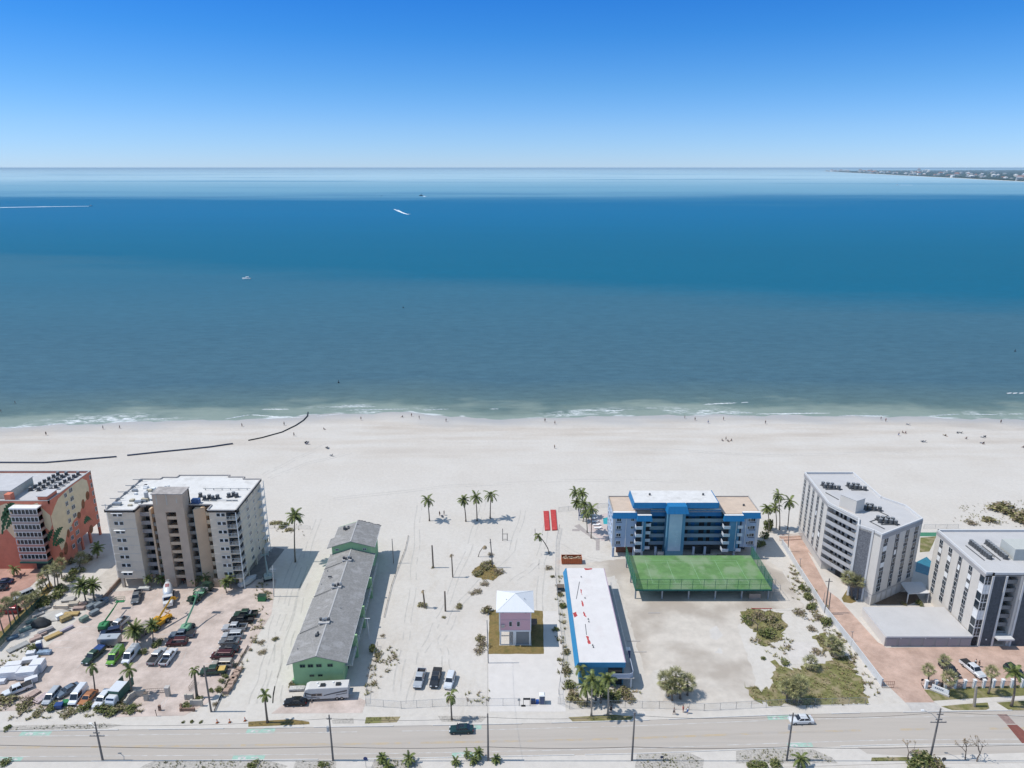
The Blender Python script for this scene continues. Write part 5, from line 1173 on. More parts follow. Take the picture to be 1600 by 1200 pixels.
def stair_cage():
 a, b = g(1205, 918), g(1215, 938)
 r = thing('stair_cage', 'open grey mesh stair cage at the right end of the tennis court', 'stair', (69, 165, 0))
 m = MB(); x0, x1 = 67.5, 69.6
 for y in (160.6, 164, 168, 172):
  for x in (x0, x1): m.tube([(x, y, 0), (x, y, 4.6 - (y - 160) * .12)], .05, 5)
  m.tube([(x0, y, 4.6 - (y - 160) * .12), (x1, y, 4.6 - (y - 160) * .12)], .04, 4)
 for x in (x0, x1): m.tube([(x, 160.6, 4.5), (x, 172, 3.2)], .04, 4); m.tube([(x, 160.6, 2.2), (x, 172, 1.6)], .03, 4)
 part(r, 'frame', m, STEEL)
 m = MB()
 for k in range(14): m.box(x0 + .1, 161 + k * .75, 3.2 - k * .23, x1 - .1, 161.6 + k * .75, 3.28 - k * .23)
 part(r, 'tread', m, STEEL)
stair_cage()
# ------------------------------------------------------------------ palms and plants
def frond(mb, base, az, el, L, droop, n=9, leaf=0.55, hang=0.35, w=0.055, rnd_=0.08):
 """one pinnate frond: a drooping rib with narrow leaflets along both sides"""
 d = Vector((math.cos(az) * math.cos(el), math.sin(az) * math.cos(el), math.sin(el))); p = Vector(base); pts = [p.copy()]; dirs = [d.copy()]
 for i in range(n):
  d = (d + Vector((0, 0, -droop / n * (1 + i / n)))).normalized(); p = p + d * (L / n); pts.append(p.copy()); dirs.append(d.copy())
 for i in range(n):
  a, b, dd = pts[i], pts[i + 1], dirs[i]
  side = dd.cross(Vector((0, 0, 1))); side = side.normalized() if side.length > .05 else Vector((math.sin(az), -math.cos(az), 0))
  up = side.cross(dd).normalized(); t = i / n
  rw = 0.05 * (1 - t) + 0.015
  mb.face([a - side * rw, a + side * rw, b + side * rw * .9, b - side * rw * .9])
  if i == 0: continue
  l = leaf * (0.55 + 0.9 * math.sin(math.pi * min(1, 0.15 + 0.8 * t)) * 0.6) * (1 - 0.45 * max(0, t - .7) / .3)
  for s in (-1, 1):
   for k in (0.1, 0.55):
    q = a.lerp(b, k) ; v = (side * s + dd * 0.55 - Vector((0, 0, 1)) * (hang + rnd.uniform(-rnd_, rnd_) * 2)).normalized() * l * rnd.uniform(.85, 1.1)
    ww = dd * (w * 1.6 + L * .012)
    mb.face([q - ww, q + ww, q + v + ww * .25])
def coconut_crown(nf, L, droop=1.1, elmin=-0.5, dead=2, leaf=.6):
 m = MB()
 for i in range(nf):
  t = i / nf; el = 1.35 - (1.35 - elmin) * t ** 0.8
  m.mi = 0; frond(m, (0, 0, 0), i * 2.4 + rnd.uniform(-.25, .25), el + rnd.uniform(-.12, .12), L * rnd.uniform(.85, 1.08), droop * rnd.uniform(.8, 1.2), leaf=leaf)
 m.mi = 1
 for i in range(dead): frond(m, (0, 0, -.1), rnd.uniform(0, 6.28), -.7, L * .7, .8, leaf=leaf * .7)
 m.mi = 0
 return m.mesh('crown', [PALMLEAF, DEADLEAF])
def fan_crown(nf, L, R_=.6, dead=6):
 """fan palm head: stalks each with a spread fan of blades"""
 m = MB()
 for i in range(nf + dead):
  dd = i >= nf; m.mi = 1 if dd else 0
  az = i * 2.4 + rnd.uniform(-.3, .3); el = -.9 + rnd.uniform(-.3, .2) if dd else 1.4 - 1.9 * (i / nf) ** .85 + rnd.uniform(-.15, .15)
  d = Vector((math.cos(az) * math.cos(el), math.sin(az) * math.cos(el), math.sin(el))); st = d * L * rnd.uniform(.45, .6)
  side = d.cross(Vector((0, 0, 1))); side = side.normalized() if side.length > .05 else Vector((1, 0, 0)); up = side.cross(d).normalized()
  m.face([side * -.03, side * .03, st + side * .02, st - side * .02])
  nb = 11
  for k in range(nb):
   a = (k / (nb - 1) - .5) * 3.6
   v = (d * math.cos(a) + side * math.sin(a) - Vector((0, 0, 1)) * (.12 + .35 * abs(a) / 1.8)).normalized() * L * .55 * rnd.uniform(.85, 1.1)
   pv = v.cross(up); pv = pv.normalized() * .075 if pv.length > .01 else side * .07
   m.face([st, st + v * .55 + pv, st + v, st + v * .55 - pv])
 m.mi = 0
 return m.mesh('crown', [SABALLEAF, DEADLEAF])
CROWNS = {
 'coco': [coconut_crown(20, 2.7), coconut_crown(17, 2.9, 1.3), coconut_crown(23, 2.5, .95)],
 'date': [coconut_crown(46, 3.0, .75, -.35, 4, .5), coconut_crown(40, 2.7, .8, -.4, 4, .45)],
 'ragged': [coconut_crown(8, 2.3, 1.9, -.7, 4), coconut_crown(6, 2.0, 2.2, -.8, 4), coconut_crown(11, 2.2, 1.5, -.5, 3)],
 'fan': [fan_crown(22, 2.0, dead=8), fan_crown(18, 1.8, dead=8), fan_crown(24, 2.2, dead=14)],
 'royal': [coconut_crown(14, 2.4, 1.2, -.1, 0), coconut_crown(16, 2.6, 1.3, -.2, 1)],
}
_nt = [0]
def palm(kind, base, crown, label, group, name=None, r0=.2, r1=.12, size=1.0, bark=None, trunk=True):
 """base: pixel of the foot, crown: pixel of the heart of the crown (same distance)"""
 x, y = g(*base); z = high(*crown, y); X = onY(*crown, y)[0]
 h = max(z, .5); dx = X - x
 nm = name or {'coco': 'coconut_palm', 'date': 'date_palm', 'ragged': 'ragged_palm', 'fan': 'fan_palm', 'royal': 'royal_palm'}[kind]
 t = thing(nm, label, 'palm tree', (x, y, ground_z(x, y)), 0, group)
 bow = rnd.uniform(-.25, .25)
 m = MB(); n = 8; pts = [(dx * (i / n) ** 1.6, bow * math.sin(math.pi * i / n), h * i / n) for i in range(n + 1)]
 rr = [r0 * 1.35 if i == 0 else r0 + (r1 - r0) * i / n for i in range(n + 1)]
 m.tube(pts, rr, 7); m.build('trunk', bark or TRUNK, t, True)
 _nt[0] += 1; cs = CROWNS[kind]
 o = inst('crown', cs[_nt[0] % len(cs)], t, (dx, 0, h), rnd.uniform(0, 6.28), size)
 return t
BG = 'coconut palms on the open beach'
palm('coco', (671, 814), (668, 781), 'coconut palm standing alone on the beach left of the row of three', BG)
palm('coco', (728, 815), (724, 781), 'leftmost coconut palm of the row of three on the beach', BG)
palm('coco', (745.5, 814), (743.5, 777), 'middle coconut palm of the row of three on the beach', BG)
palm('coco', (766, 810), (767, 773), 'rightmost and tallest coconut palm of the row of three on the beach', BG)
palm('coco', (461.5, 878), (460.5, 806), 'tall coconut palm in the building shade between beige tower and green motel', 'palms near the beige tower', r0=.22, size=1.25)
palm('ragged', (858, 865), (841, 836), 'leaning battered palm beside the two red mats', 'battered palms', r0=.16)
PG = 'palms by the blue hotel pool'
for k, (b, c, l) in enumerate((((907, 800), (899, 769), 'tallest palm of the clump left of the blue hotel'), ((912, 808), (909.5, 771), 'second palm from the back in the clump left of the blue hotel'), ((917.5, 832), (912.5, 787), 'middle palm of the clump left of the blue hotel with bent trunk'), ((923.5, 841), (924.5, 795), 'front palm of the clump left of the blue hotel casting its shadow on the terrace'), ((905, 806), (901, 785), 'short bushy palm at the back of the clump left of the blue hotel'), ((911, 815), (916, 800), 'low palm at the heart of the clump left of the blue hotel'))):
 palm('coco', b, c, l, PG, size=.95, r0=.15)
PG = 'palms between the blue hotel and the bent grey block'
palm('coco', (1218, 828), (1216, 774), 'tallest slender palm behind the brick drive gate', PG, size=.95, r0=.15)
palm('coco', (1201, 832), (1199, 794), 'leftmost palm of the four behind the brick drive gate', PG, size=.95, r0=.15)
palm('coco', (1212.5, 826), (1211, 793), 'low palm crossed by the tallest one behind the brick drive gate', PG, size=.9, r0=.14)
palm('coco', (1230.5, 827), (1234, 784), 'rightmost palm of the four, nearest the bent grey block', PG, size=1.05, r0=.15)
PG = 'fan palms at the foot of the bent grey block'
palm('fan', (1331, 935), (1325, 902), 'left fan palm of the pair by the stone end panel', PG)
palm('fan', (1339, 937), (1342, 908), 'right fan palm of the pair by the stone end panel', PG)
palm('fan', (1334, 933), (1333, 910), 'small fan palm between the pair by the stone end panel', PG, size=.8)
PG = 'bushy cabbage palms on the vacant lot'
for b, c, l, s in (((1044, 1088), (1040, 1062), 'left palm of the shaggy clump on the concrete lot', 1.0), ((1055, 1084), (1056, 1054), 'tallest palm of the shaggy clump on the concrete lot', 1.0), ((1063, 1092), (1061, 1070), 'front palm of the shaggy clump on the concrete lot', 1.0), ((1074, 1086), (1074, 1066), 'right palm of the shaggy clump on the concrete lot', 1.0), ((1050, 1094), (1047, 1074), 'lowest palm at the front left of the shaggy clump on the concrete lot', .9),
                   ((1229, 1096), (1228, 1073), 'left palm of the shaggy pair on the olive lawn', 1.0), ((1250, 1097), (1250, 1070), 'right palm of the shaggy pair on the olive lawn', 1.05), ((1241, 1098), (1240, 1077), 'small palm between the shaggy pair on the olive lawn', 1.1),
                   ((1304, 1024), (1300, 1003), 'bushy palm by the white boundary wall above the olive lawn', 1.05), ((1310, 1026), (1308, 1012), 'low palm leaning on the bushy palm by the white boundary wall', 1.0), ((1268, 1044), (1267, 1034), 'single low palm at the edge of the pale slab', .95)):
 palm('fan', b, c, l, PG, 'cabbage_palm', r0=.22, r1=.2, size=s)
PG = 'palms in front of the white roofed motel'
palm('royal', (924, 1119), (925, 1062), 'left palm with bright trunk in front of the white roofed motel', PG, bark=mat('pale_palm_bark', (0.33, 0.29, 0.24), 0.9, 0.2, 4))
palm('royal', (950, 1118), (950, 1060), 'right palm with green crownshaft in front of the white roofed motel', PG, r0=.26, bark=MATS['pale_palm_bark'])
palm('ragged', (913, 1078), (908, 1043), 'thin palm rising against the corner of the white roofed motel', PG, r0=.13)
palm('coco', (918, 1098), (915, 1072), 'bushy palm under the front wall of the white roofed motel', PG, size=.9)
palm('coco', (939, 1098), (936, 1074), 'dense palm between the two pale trunks', PG, size=.95)
palm('coco', (931, 1094), (930, 1068), 'palm behind the two pale trunks', PG, size=.8)
SG = 'palms along the far pavement'
palm('ragged', (706, 1125), (704, 1086), 'half bare coconut palm in a ring planter behind the dark sedan', SG, r0=.19, size=1.15)
palm('ragged', (418, 1129), (413.5, 1086), 'stripped palm on the dry grass strip left of the black sedan', SG, r0=.24, r1=.16, size=.75)
palm('ragged', (308, 1090), (303, 1046), 'thick stripped palm at the car park gate planter', SG, r0=.30, r1=.22, size=.8)
palm('ragged', (149, 1084), (143, 1041), 'thin stripped palm standing before the grey hooded pickup', SG, r0=.16, size=1.0)
palm('ragged', (208, 1087), (201, 1046), 'stripped palm standing before the white ladder van', SG, r0=.18, size=.9)
DG = 'date palms round the car park'
palm('date', (134, 940), (127.5, 916), 'left date palm of the pair west of the beige tower', DG)
palm('date', (148, 939), (144, 915), 'right date palm of the pair west of the beige tower', DG)
palm('date', (215, 1006), (210.5, 984), 'date palm on the island by the grey box trailer', DG, size=.95)
palm('date', (239.5, 1003), (238, 977), 'slender date palm on the island by the yellow telehandler', DG, r0=.14, size=.75)
TG = 'palms at the foot of the beige tower'
for b, c, k, s, l in (((263, 912), (256, 869), 'ragged', 1.0, 'tall thin palm before the left side of the stair shaft'), ((295, 901), (287, 868), 'coco', .9, 'tall thin palm before the right side of the stair shaft'), ((234, 918), (232, 904), 'coco', .6, 'small palm under the left wing of the beige tower'), ((253, 916), (251, 904), 'coco', .7, 'small palm left of the concrete mixer'), ((305, 915), (303, 905), 'coco', .65, 'small palm before the right gallery of the beige tower'), ((321, 914), (320, 901), 'coco', .65, 'small palm near the ground wall of the beige tower'), ((354, 926), (352, 909), 'royal', .9, 'left palm of the group by the right wing of the beige tower'), ((369, 912), (369, 899), 'royal', .8, 'right palm of the group by the right wing of the beige tower'), ((361, 920), (360, 903), 'royal', .8, 'middle palm of the group by the right wing of the beige tower'), ((412, 862), (415, 841), 'coco', .55, 'little palm behind the right end of the beige tower'),
                   ((152, 872), (152, 856), 'coco', .95, 'dark palm in the shade between mural block and beige tower'), ((125, 885), (127, 872), 'fan', 1.1, 'round headed palm at the corner of the mural block'), ((22, 900), (22, 889), 'coco', .7, 'small palm at the entrance of the mural block')):
 palm(k, b, c, l, TG, r0=.15, size=s)
LG = 'cabbage palms along the west boundary'
for b, c, s, l in (((75, 920), (66, 902), .8, 'leaning palm in front of the mural block entrance'), ((79, 920), (73, 891), .8, 'tall palm right of the leaning palm by the mural block'), ((87, 922), (84, 888), .9, 'bushy topped palm in the middle of the mural block row'), ((97, 904), (93, 881), .95, 'rearmost palm of the mural block row'), ((91, 917), (88, 895), .8, 'short palm between the taller ones of the mural block row'), ((65, 925), (62, 915), .7, 'low palm on the verge below the mural block row'), ((31, 971), (24, 934), .85, 'palm on the dry verge beside the silver car'), ((18, 983), (9, 942), .9, 'palm on the dry verge in front of the dark red car'), ((26, 975), (15, 941), .75, 'slim palm between the two palms on the dry verge'), ((43, 960), (38, 939), .8, 'short palm on the dry verge nearest the hedge'), ((52, 954), (47, 935), .75, 'short palm on the dry verge further back'), ((61, 945), (57, 928), .75, 'furthest short palm on the dry verge'), ((7, 993), (-4, 955), .85, 'palm trunk at the left edge of the picture')):
 palm('fan', b, c, l, LG, r0=.17, size=s)
RG = 'palms at the east entrance'
palm('fan', (1450, 1069), (1451, 1046), 'fan palm behind the left end of the pillar fence', RG, size=.8)
palm('fan', (1472, 1073), (1476.5, 1032), 'tallest fan palm rising over the dark parked car', RG, size=.85)
palm('fan', (1481, 1086), (1484, 1058), 'fan palm beside the white entrance sign', RG, size=.85)
palm('fan', (1544, 1084), (1550, 1049), 'fan palm on the lawn right of the white pickup', RG, size=.8)
palm('royal', (1580, 1104), (1586, 1051), 'coconut palm by the path at the right edge', RG, r0=.26, size=1.05)
NG = 'young palms on the near verge'
for b, c, s, l in (((598, 1191), (597, 1184), .55, 'young palm at the left of the near bed right of the stop sign'), ((640, 1193), (639, 1185), .6, 'young palm at the right of the near bed right of the stop sign'), ((731, 1184), (730, 1177), .4, 'young palm by the green bike box left of the foreground pole'), ((747.5, 1186), (747, 1176), .55, 'tallest young palm near the green bike box'), ((712, 1194), (712, 1189), .45, 'low young palm at the left of the bike box group'), ((741, 1192), (740, 1186), .5, 'low young palm under the tallest one of the bike box group'), ((775, 1190), (775, 1186), .5, 'young palm just right of the foreground pole'), ((605, 1201), (606, 1196), .5, 'young palm at the bottom edge of the near bed'), ((1252, 1200), (1251, 1186), .75, 'ragged young palm right of the near pole with transformer')):
 palm('coco', b, c, l, NG, 'young_palm', r0=.09, r1=.07, size=s)

# ---- bushes: leaves scattered through a lumpy volume
def leaf_cloud(n, rx, ry, rz, leaf, lumps=6, seed=1, mats=None, flat=.0):
 q = random.Random(seed); m = MB(); cs = [(q.uniform(-.6, .6) * rx, q.uniform(-.6, .6) * ry, q.uniform(.25, .7) * rz, q.uniform(.35, .6)) for _ in range(lumps)]
 for i in range(n):
  c = cs[i % lumps]; v = Vector((q.gauss(0, 1), q.gauss(0, 1), q.gauss(0, 1))); v = v.normalized() * q.uniform(.55, 1.05)
  p = Vector((c[0] + v.x * rx * c[3], c[1] + v.y * ry * c[3], max(.03, c[2] + v.z * rz * c[3])))
  a = Vector((q.gauss(0, 1), q.gauss(0, 1), q.gauss(0, .6))).normalized() * leaf; b = a.cross(Vector((q.gauss(0, 1), q.gauss(0, 1), q.gauss(0, 1)))).normalized() * leaf * .5
  m.mi = 1 if (mats and len(mats) > 1 and q.random() < .3) else 0
  m.face([p - a, p + b, p + a, p - b])
 return m.mesh('foliage', mats)
def stems(n, h, r, seed, m_):
 q = random.Random(seed); m = MB()
 for i in range(n):
  a = q.uniform(0, 6.28); m.tube([(0, 0, 0), (math.cos(a) * r * .4, math.sin(a) * r * .4, h * .5), (math.cos(a) * r * q.uniform(.5, 1), math.sin(a) * r * q.uniform(.5, 1), h * q.uniform(.7, 1))], [.05, .035, .012], 4)
 return m.mesh('stem', m_)
BUSH = {'green': [(leaf_cloud(420, 1, 1, 1, .16, 7, s, [BUSHLEAF, OLIVE]), stems(5, .8, .7, s, WOOD)) for s in (1, 2, 3)],
  'olive': [(leaf_cloud(360, 1, 1, .8, .15, 7, s, [OLIVE, DRYLEAF]), stems(5, .7, .7, s, WOOD)) for s in (4, 5, 6)],
  'dry': [(leaf_cloud(260, 1, 1, .8, .12, 6, s, [DRYLEAF, OLIVE]), stems(9, .8, .9, s, WOOD)) for s in (7, 8)]}
_nb = [0]
def bush(kind, at, r, h, label, group=None, name='bush', cat='bush'):
 x, y = g(*at); _nb[0] += 1; f, s = BUSH[kind][_nb[0] % len(BUSH[kind])]
 t = thing(name, label, cat, (x, y, ground_z(x, y)), rnd.uniform(0, 6.28), group)
 inst('foliage', f, t, scale=(r, r * .9, h)); inst('stem', s, t, scale=(r, r * .9, h)); return t
for a in (
 ('olive', (757, 887), 2.2, 1.3, 'olive bush on the grassy patch by the broken palm'), ('olive', (745, 897), 1.8, 1.0, 'low olive bush at the left of the grassy patch'), ('dry', (777, 894), 2.0, 1.2, 'brown bush at the right of the grassy patch below the pole'), ('olive', (763, 880), 1.5, 1.0, 'small olive bush at the top of the grassy patch'), ('dry', (767, 868), 1.1, .9, 'thin dry bush up the pole above the grassy patch'),
 ('dry', (757, 913), 1.6, .8, 'brown scrub below the grassy patch'), ('dry', (748, 924), 1.6, .8, 'brown scrub on bare sand behind the pink house'), ('dry', (738, 928), 1.1, .6, 'smaller brown scrub left of the scrub behind the pink house'), ('olive', (761, 957), 1.6, 1.7, 'round grey green bush at the left corner of the pink house'),
 ('dry', (754, 1008), 1.8, 1.2, 'dry bush on sand against the lawn edge of the pink house'), ('dry', (746, 1018), 1.7, 1.0, 'lowest dry bush left of the pink house lawn'), ('olive', (749, 998), 1.4, .9, 'upper dry bush left of the pink house lawn'),
 ('olive', (660, 947), 1.5, .8, 'bush at the foot of the bent dead trunk'), ('olive', (716, 949), 1.4, .8, 'bush on sand right of the second dead trunk'), ('olive', (694, 965), .6, .4, 'tiny green tuft on open sand'), ('olive', (676, 887), .6, .4, 'tuft at the foot of the straight dead trunk'),
 ('dry', (856, 888), 1.3, 1.1, 'round dry bush near the orange container'), ('olive', (863, 902), .7, .6, 'little bush on the fence line below the dry bush'),
 ('green', (868, 985), .9, .8, 'green bush on the fence line beside the pink house drive'), ('green', (879, 948), 1.1, 1.0, 'bright green bush against the blue mansard of the white roofed motel'), ('olive', (876, 930), 1.0, .9, 'small tree like bush by the motel rubbish bins'),
 ('olive', (885, 1050), 1.4, 1.2, 'tall scrub midway along the motel side strip'), ('green', (892, 1072), 1.5, 1.2, 'green scrub near the front corner of the motel strip'), ('olive', (896, 1092), 1.8, 1.2, 'olive scrub at the street end of the motel strip'), ('olive', (884, 1020), 1.2, .9, 'scrub by the upper end of the motel strip'), ('olive', (908, 1098), 1.6, 1.1, 'olive scrub behind the left pale trunk'),
 ('green', (958, 1092), 1.7, 1.5, 'green bush right of the pale trunks'), ('olive', (975, 1085), 1.9, 1.4, 'yellowish bush under the motel balcony'), ('dry', (985, 1092), 1.6, 1.2, 'brownish bush right of the yellowish one by the motel balcony'), ('green', (945, 1088), 1.5, 1.3, 'dark bush between the pale trunks and the motel wall'),
 ('green', (1188, 853), 1.8, 1.6, 'dark green bush at the right corner of the blue hotel'), ('green', (1199, 828), 1.8, 3.2, 'leafy small tree beside the right end of the blue hotel'), ('green', (1194, 842), 1.4, 2.2, 'lower leafy tree against the right end of the blue hotel'),
 ('green', (1256, 922), 1.5, 1.5, 'green bush by the white wall level with the tennis court'), ('green', (1263, 936), 1.5, 1.4, 'yellow green bush below the first one by the white wall'), ('dry', (1249, 960), 2.0, 1.6, 'grey brown bush left of the pair of leaning poles'), ('green', (1268, 950), 1.5, 1.2, 'bush right of the grey brown one by the white wall'), ('green', (1290, 975), 1.8, 1.3, 'dark bush at the foot of the leaning poles'), ('dry', (1280, 968), 1.8, 1.2, 'brown bush beside the foot of the leaning poles'), ('dry', (1241, 898), .9, .7, 'spindly weed at the top of the white wall strip'), ('dry', (1246, 908), .9, .7, 'second spindly weed on the white wall strip'),
 ('green', (1170, 972), 1.8, 1.2, 'green bush at the left of the weedy mound'), ('olive', (1200, 968), 2.4, 1.3, 'wide olive bush on the weedy mound'), ('dry', (1186, 966), 2.0, 2.4, 'bare grey bush in the middle of the weedy mound'), ('green', (1196, 990), 2.2, 1.3, 'dark bush in the shade below the weedy mound'), ('olive', (1212, 980), 1.8, 1.0, 'olive bush at the right of the weedy mound'), ('green', (1192, 1030), .7, .5, 'lone tuft of weed on the concrete lot'), ('green', (1224, 1036), 1.3, .7, 'flat green weed above the olive lawn'), ('dry', (1275, 1018), 2.0, .7, 'brown creeper on the pale slab'), ('olive', (1283, 1003), 1.8, 1.0, 'bush above the pale slab'), ('dry', (1268, 985), 1.6, .8, 'dry scrub on the sandy strip above the slab'),
 ('green', (1436, 945), 1.2, 1.2, 'green shrub in the shaded bed by the canopy'), ('olive', (1412, 944), .9, .8, 'small plant in the shaded bed by the canopy'),
 ('olive', (1568, 798), 4.6, 2.6, 'large sea grape thicket at the top right of the estate'), ('olive', (1590, 806), 4.4, 2.8, 'dense sea grape thicket at the right edge'), ('olive', (1552, 794), 2.6, 1.4, 'left tip of the sea grape thicket'), ('dry', (1518, 819), 2.6, .9, 'brown dune scrub behind the right grey block'), ('olive', (1546, 815), 2.6, 1.5, 'thin dune bush between brown scrub and thicket'), ('olive', (1602, 820), 4.0, 2.4, 'lower sea grape clump at the right edge'),
 ('green', (222, 1022), 1.2, .9, 'bright green bush on the car park island'), ('green', (246, 1007), 1.5, .9, 'leafy bush under the slender date palm'), ('green', (50, 1017), 1.9, 1.3, 'yellow green bush beside the blue portable toilet'),
 ('green', (107, 908), 2.0, 1.4, 'light green hedge bush at the top of the west boundary'), ('green', (96, 922), 2.2, 1.4, 'bright hedge bush below the mural block row'), ('green', (88, 934), 2.0, 1.4, 'hedge bush in the middle of the west boundary'), ('green', (75, 944), 2.2, 1.8, 'darker hedge bush in the middle of the west boundary'), ('green', (120, 895), 2.0, 1.5, 'hedge bush beside the mural block columns'), ('green', (62, 948), 1.8, 1.6, 'hedge bush beside the short verge palms'), ('olive', (108, 880), 1.8, 1.5, 'dark hedge bush in the mural block shade'), ('olive', (137, 875), 1.8, 1.5, 'bush in the shade by the terrace wall'), ('green', (54, 937), 1.9, 1.5, 'round shrub above the silver car'),
 ('green', (163, 1107), 2.0, 1.2, 'leafy bush below the green bin truck'), ('olive', (190, 1104), 2.2, 1.2, 'yellowish bush near the curved gate wall'), ('green', (132, 1108), 1.7, 1.0, 'bush below the white cargo van'), ('green', (80, 1107), 1.5, .9, 'bush below the silver minivan'), ('olive', (40, 1106), 1.9, 1.1, 'bush at the kerb below the white pickup'), ('olive', (8, 1098), 2.6, 1.4, 'large bush at the left edge by the white pickup'), ('dry', (44, 1098), 1.4, 1.6, 'brown palm scrub below the brick rubble'), ('green', (205, 1110), 1.4, .8, 'low bush against the gate wall'), ('green', (172, 1116), 1.6, .8, 'low bush at the pavement below the bin truck'), ('olive', (108, 1115), 1.6, .8, 'low scrub at the pavement below the cargo van'), ('olive', (60, 1116), 1.4, .8, 'low scrub at the pavement below the minivan'),
 ('green', (312, 1093), 1.0, .7, 'green shrub round the thick stripped palm'), ('green', (294, 1102), 1.1, .6, 'shrub in the brick planter by the gate'), ('green', (330, 1080), .7, .6, 'shrub right of the thick stripped palm'), ('green', (341, 1078), 1.0, .6, 'grey green shrub left of the boundary wall blocks'), ('green', (345, 1066), .8, .6, 'shrub below the green pickup'), ('green', (352, 1058), .8, .6, 'shrub by the tail of the green pickup'), ('dry', (337, 1100), .8, .5, 'dry shrub by the street light shadow'),
 ('green', (444, 823), 1.8, .9, 'green dune bush behind the beige tower'), ('olive', (452, 829), 1.6, .7, 'low yellow dune bush behind the beige tower'), ('olive', (430, 817), 2.2, .6, 'thin dune creeper behind the beige tower'),
 ('olive', (430, 1000), .9, .7, 'weed on the sandy lane left of the green motel'), ('dry', (408, 1005), 1.2, .8, 'dry weed on the sandy lane by the boundary line'), ('dry', (412, 1020), 1.4, .6, 'flat dry weed on the sandy lane'),
 ('green', (585, 1018), 1.2, 1.6, 'tall green shrub in the shade of the green motel'), ('olive', (592, 1025), 1.2, .8, 'green weed on the shade edge of the green motel'), ('dry', (598, 994), .8, .5, 'weed on sand by the street lamp of the green motel'), ('olive', (457, 1072), 1.0, 1.0, 'green bin like shrub at the left corner of the green motel'),
 ('green', (314, 1129), .45, .35, 'right tuft in the sand bed by the cones'), ('green', (300, 1129), .5, .4, 'middle tuft in the sand bed by the cones'), ('green', (286, 1129), .4, .35, 'left tuft in the sand bed by the cones'), ('green', (12, 1139), .9, .6, 'dark tuft at the left end of the mulch strip'),
 ('green', (1442, 1196), 2.6, 1.8, 'big feathery bush at the bottom right beside the pole'), ('olive', (1460, 1198), 2.0, 1.6, 'olive bush at the bottom right right of the pole'), ('green', (1425, 1199), 1.4, 1.2, 'bush at the bottom edge left of the feathery bush'),
 ('green', (10, 1192), 1.2, .8, 'dark green bush at the bottom left corner'), ('green', (1175, 1196), 1.4, .8, 'green bush at the bottom of the near right bed'), ('green', (1190, 1198), 1.2, .8, 'second green bush at the bottom of the near right bed'), ('green', (1212, 1198), 1.4, .9, 'third green bush at the bottom of the near right bed'), ('green', (395, 1195), 1.2, .7, 'green bush in the near left bed'), ('green', (505, 1196), 1.0, .7, 'green bush at the foot of the second foreground pole')):
 bush(*a, group='bushes and scrub')
# ---- bare trees
def bare_tree(at, h, label, seed, lean=0):
 q = random.Random(seed); x, y = g(*at); t = thing('bare_tree', label, 'tree', (x, y, 0), 0, 'leafless trees on the near verge')
 m = MB(); tips = []
 def grow(p, d, L, r, k):
  e = p + d * L; m.tube([p, p.lerp(e, .5) + Vector((q.uniform(-.06, .06), q.uniform(-.06, .06), 0)) * L, e], [r, r * .85, r * .65], 5)
  if k == 0: tips.append(e); return
  for _ in range(q.choice((2, 3, 3))):
   v = (d + Vector((q.gauss(0, .55), q.gauss(0, .45), q.gauss(.1, .25)))).normalized(); grow(e, v, L * q.uniform(.55, .8), r * .6, k - 1)
 grow(Vector((0, 0, 0)), Vector((lean, 0, 1)).normalized(), h * .34, .13, 3)
 m.build('trunk', WOOD, t)
 c = MB()
 for p in tips:
  for _ in range(5):
   v = Vector((q.gauss(0, 1), q.gauss(0, 1), q.gauss(0, 1))).normalized() * .3; s = v.cross(Vector((0, 0, 1))) * .3
   c.face([p + v * .2 - s, p + v * .2 + s, p + v])
 c.build('crown', [DRYLEAF], t)
bare_tree((1418, 1186), 4.6, 'small bare tree left of the right foreground pole', 3)
bare_tree((1508, 1187), 5.2, 'bare tree at the bottom right, left of the two', 11, -.1)
bare_tree((1526, 1190), 5.6, 'bare spreading tree at the bottom right, right of the two', 21, .15)
bare_tree((1183, 986), 5.2, 'grey leafless tree on the weedy mound of the vacant lot', 33)

# ---- ground cover nobody could count
def inside(p, poly):
 c = False; j = len(poly) - 1
 for i in range(len(poly)):
  (xi, yi), (xj, yj) = poly[i], poly[j]
  if (yi > p[1]) != (yj > p[1]) and p[0] < (xj - xi) * (p[1] - yi) / (yj - yi) + xi: c = not c
  j = i
 return c
def tufts(name, label, polys, dens, hgt, mats, spread=.25, z=.03):
 m = MB()
 for poly in polys:
  x0, x1 = min(p[0] for p in poly), max(p[0] for p in poly); y0, y1 = min(p[1] for p in poly), max(p[1] for p in poly)
  n = int((x1 - x0) * (y1 - y0) * dens)
  for _ in range(n):
   p = (rnd.uniform(x0, x1), rnd.uniform(y0, y1))
   if not inside(p, poly) or math.sin(p[0] * .9 + 1.3 * math.sin(p[1] * .7)) * math.sin(p[1] * .8 + p[0] * .3) + rnd.uniform(-.6, .9) < -.1: continue
   m.mi = 1 if rnd.random() < .35 and len(mats) > 1 else 0
   for k in range(5):
    a = rnd.uniform(0, 6.28); h = hgt * rnd.uniform(.5, 1.2); w = spread * rnd.uniform(.2, .5); d = Vector((math.cos(a), math.sin(a), 0)); s = Vector((-d.y, d.x, 0)) * w
    b = Vector((p[0], p[1], z)); m.face([b - s * .5, b + s * .5, b + d * spread * rnd.uniform(.5, 1.2) + Vector((0, 0, h))])
 m.mi = 0
 return tag(m.build(name, mats), label, 'ground cover', kind='stuff')
tufts('grass', 'olive grass on the vacant lot and the sandy patch', GRASSAREAS, 3.6, .32, [OLIVE, leafmat('straw_blade', (0.28, 0.21, 0.11), .3)], .4)
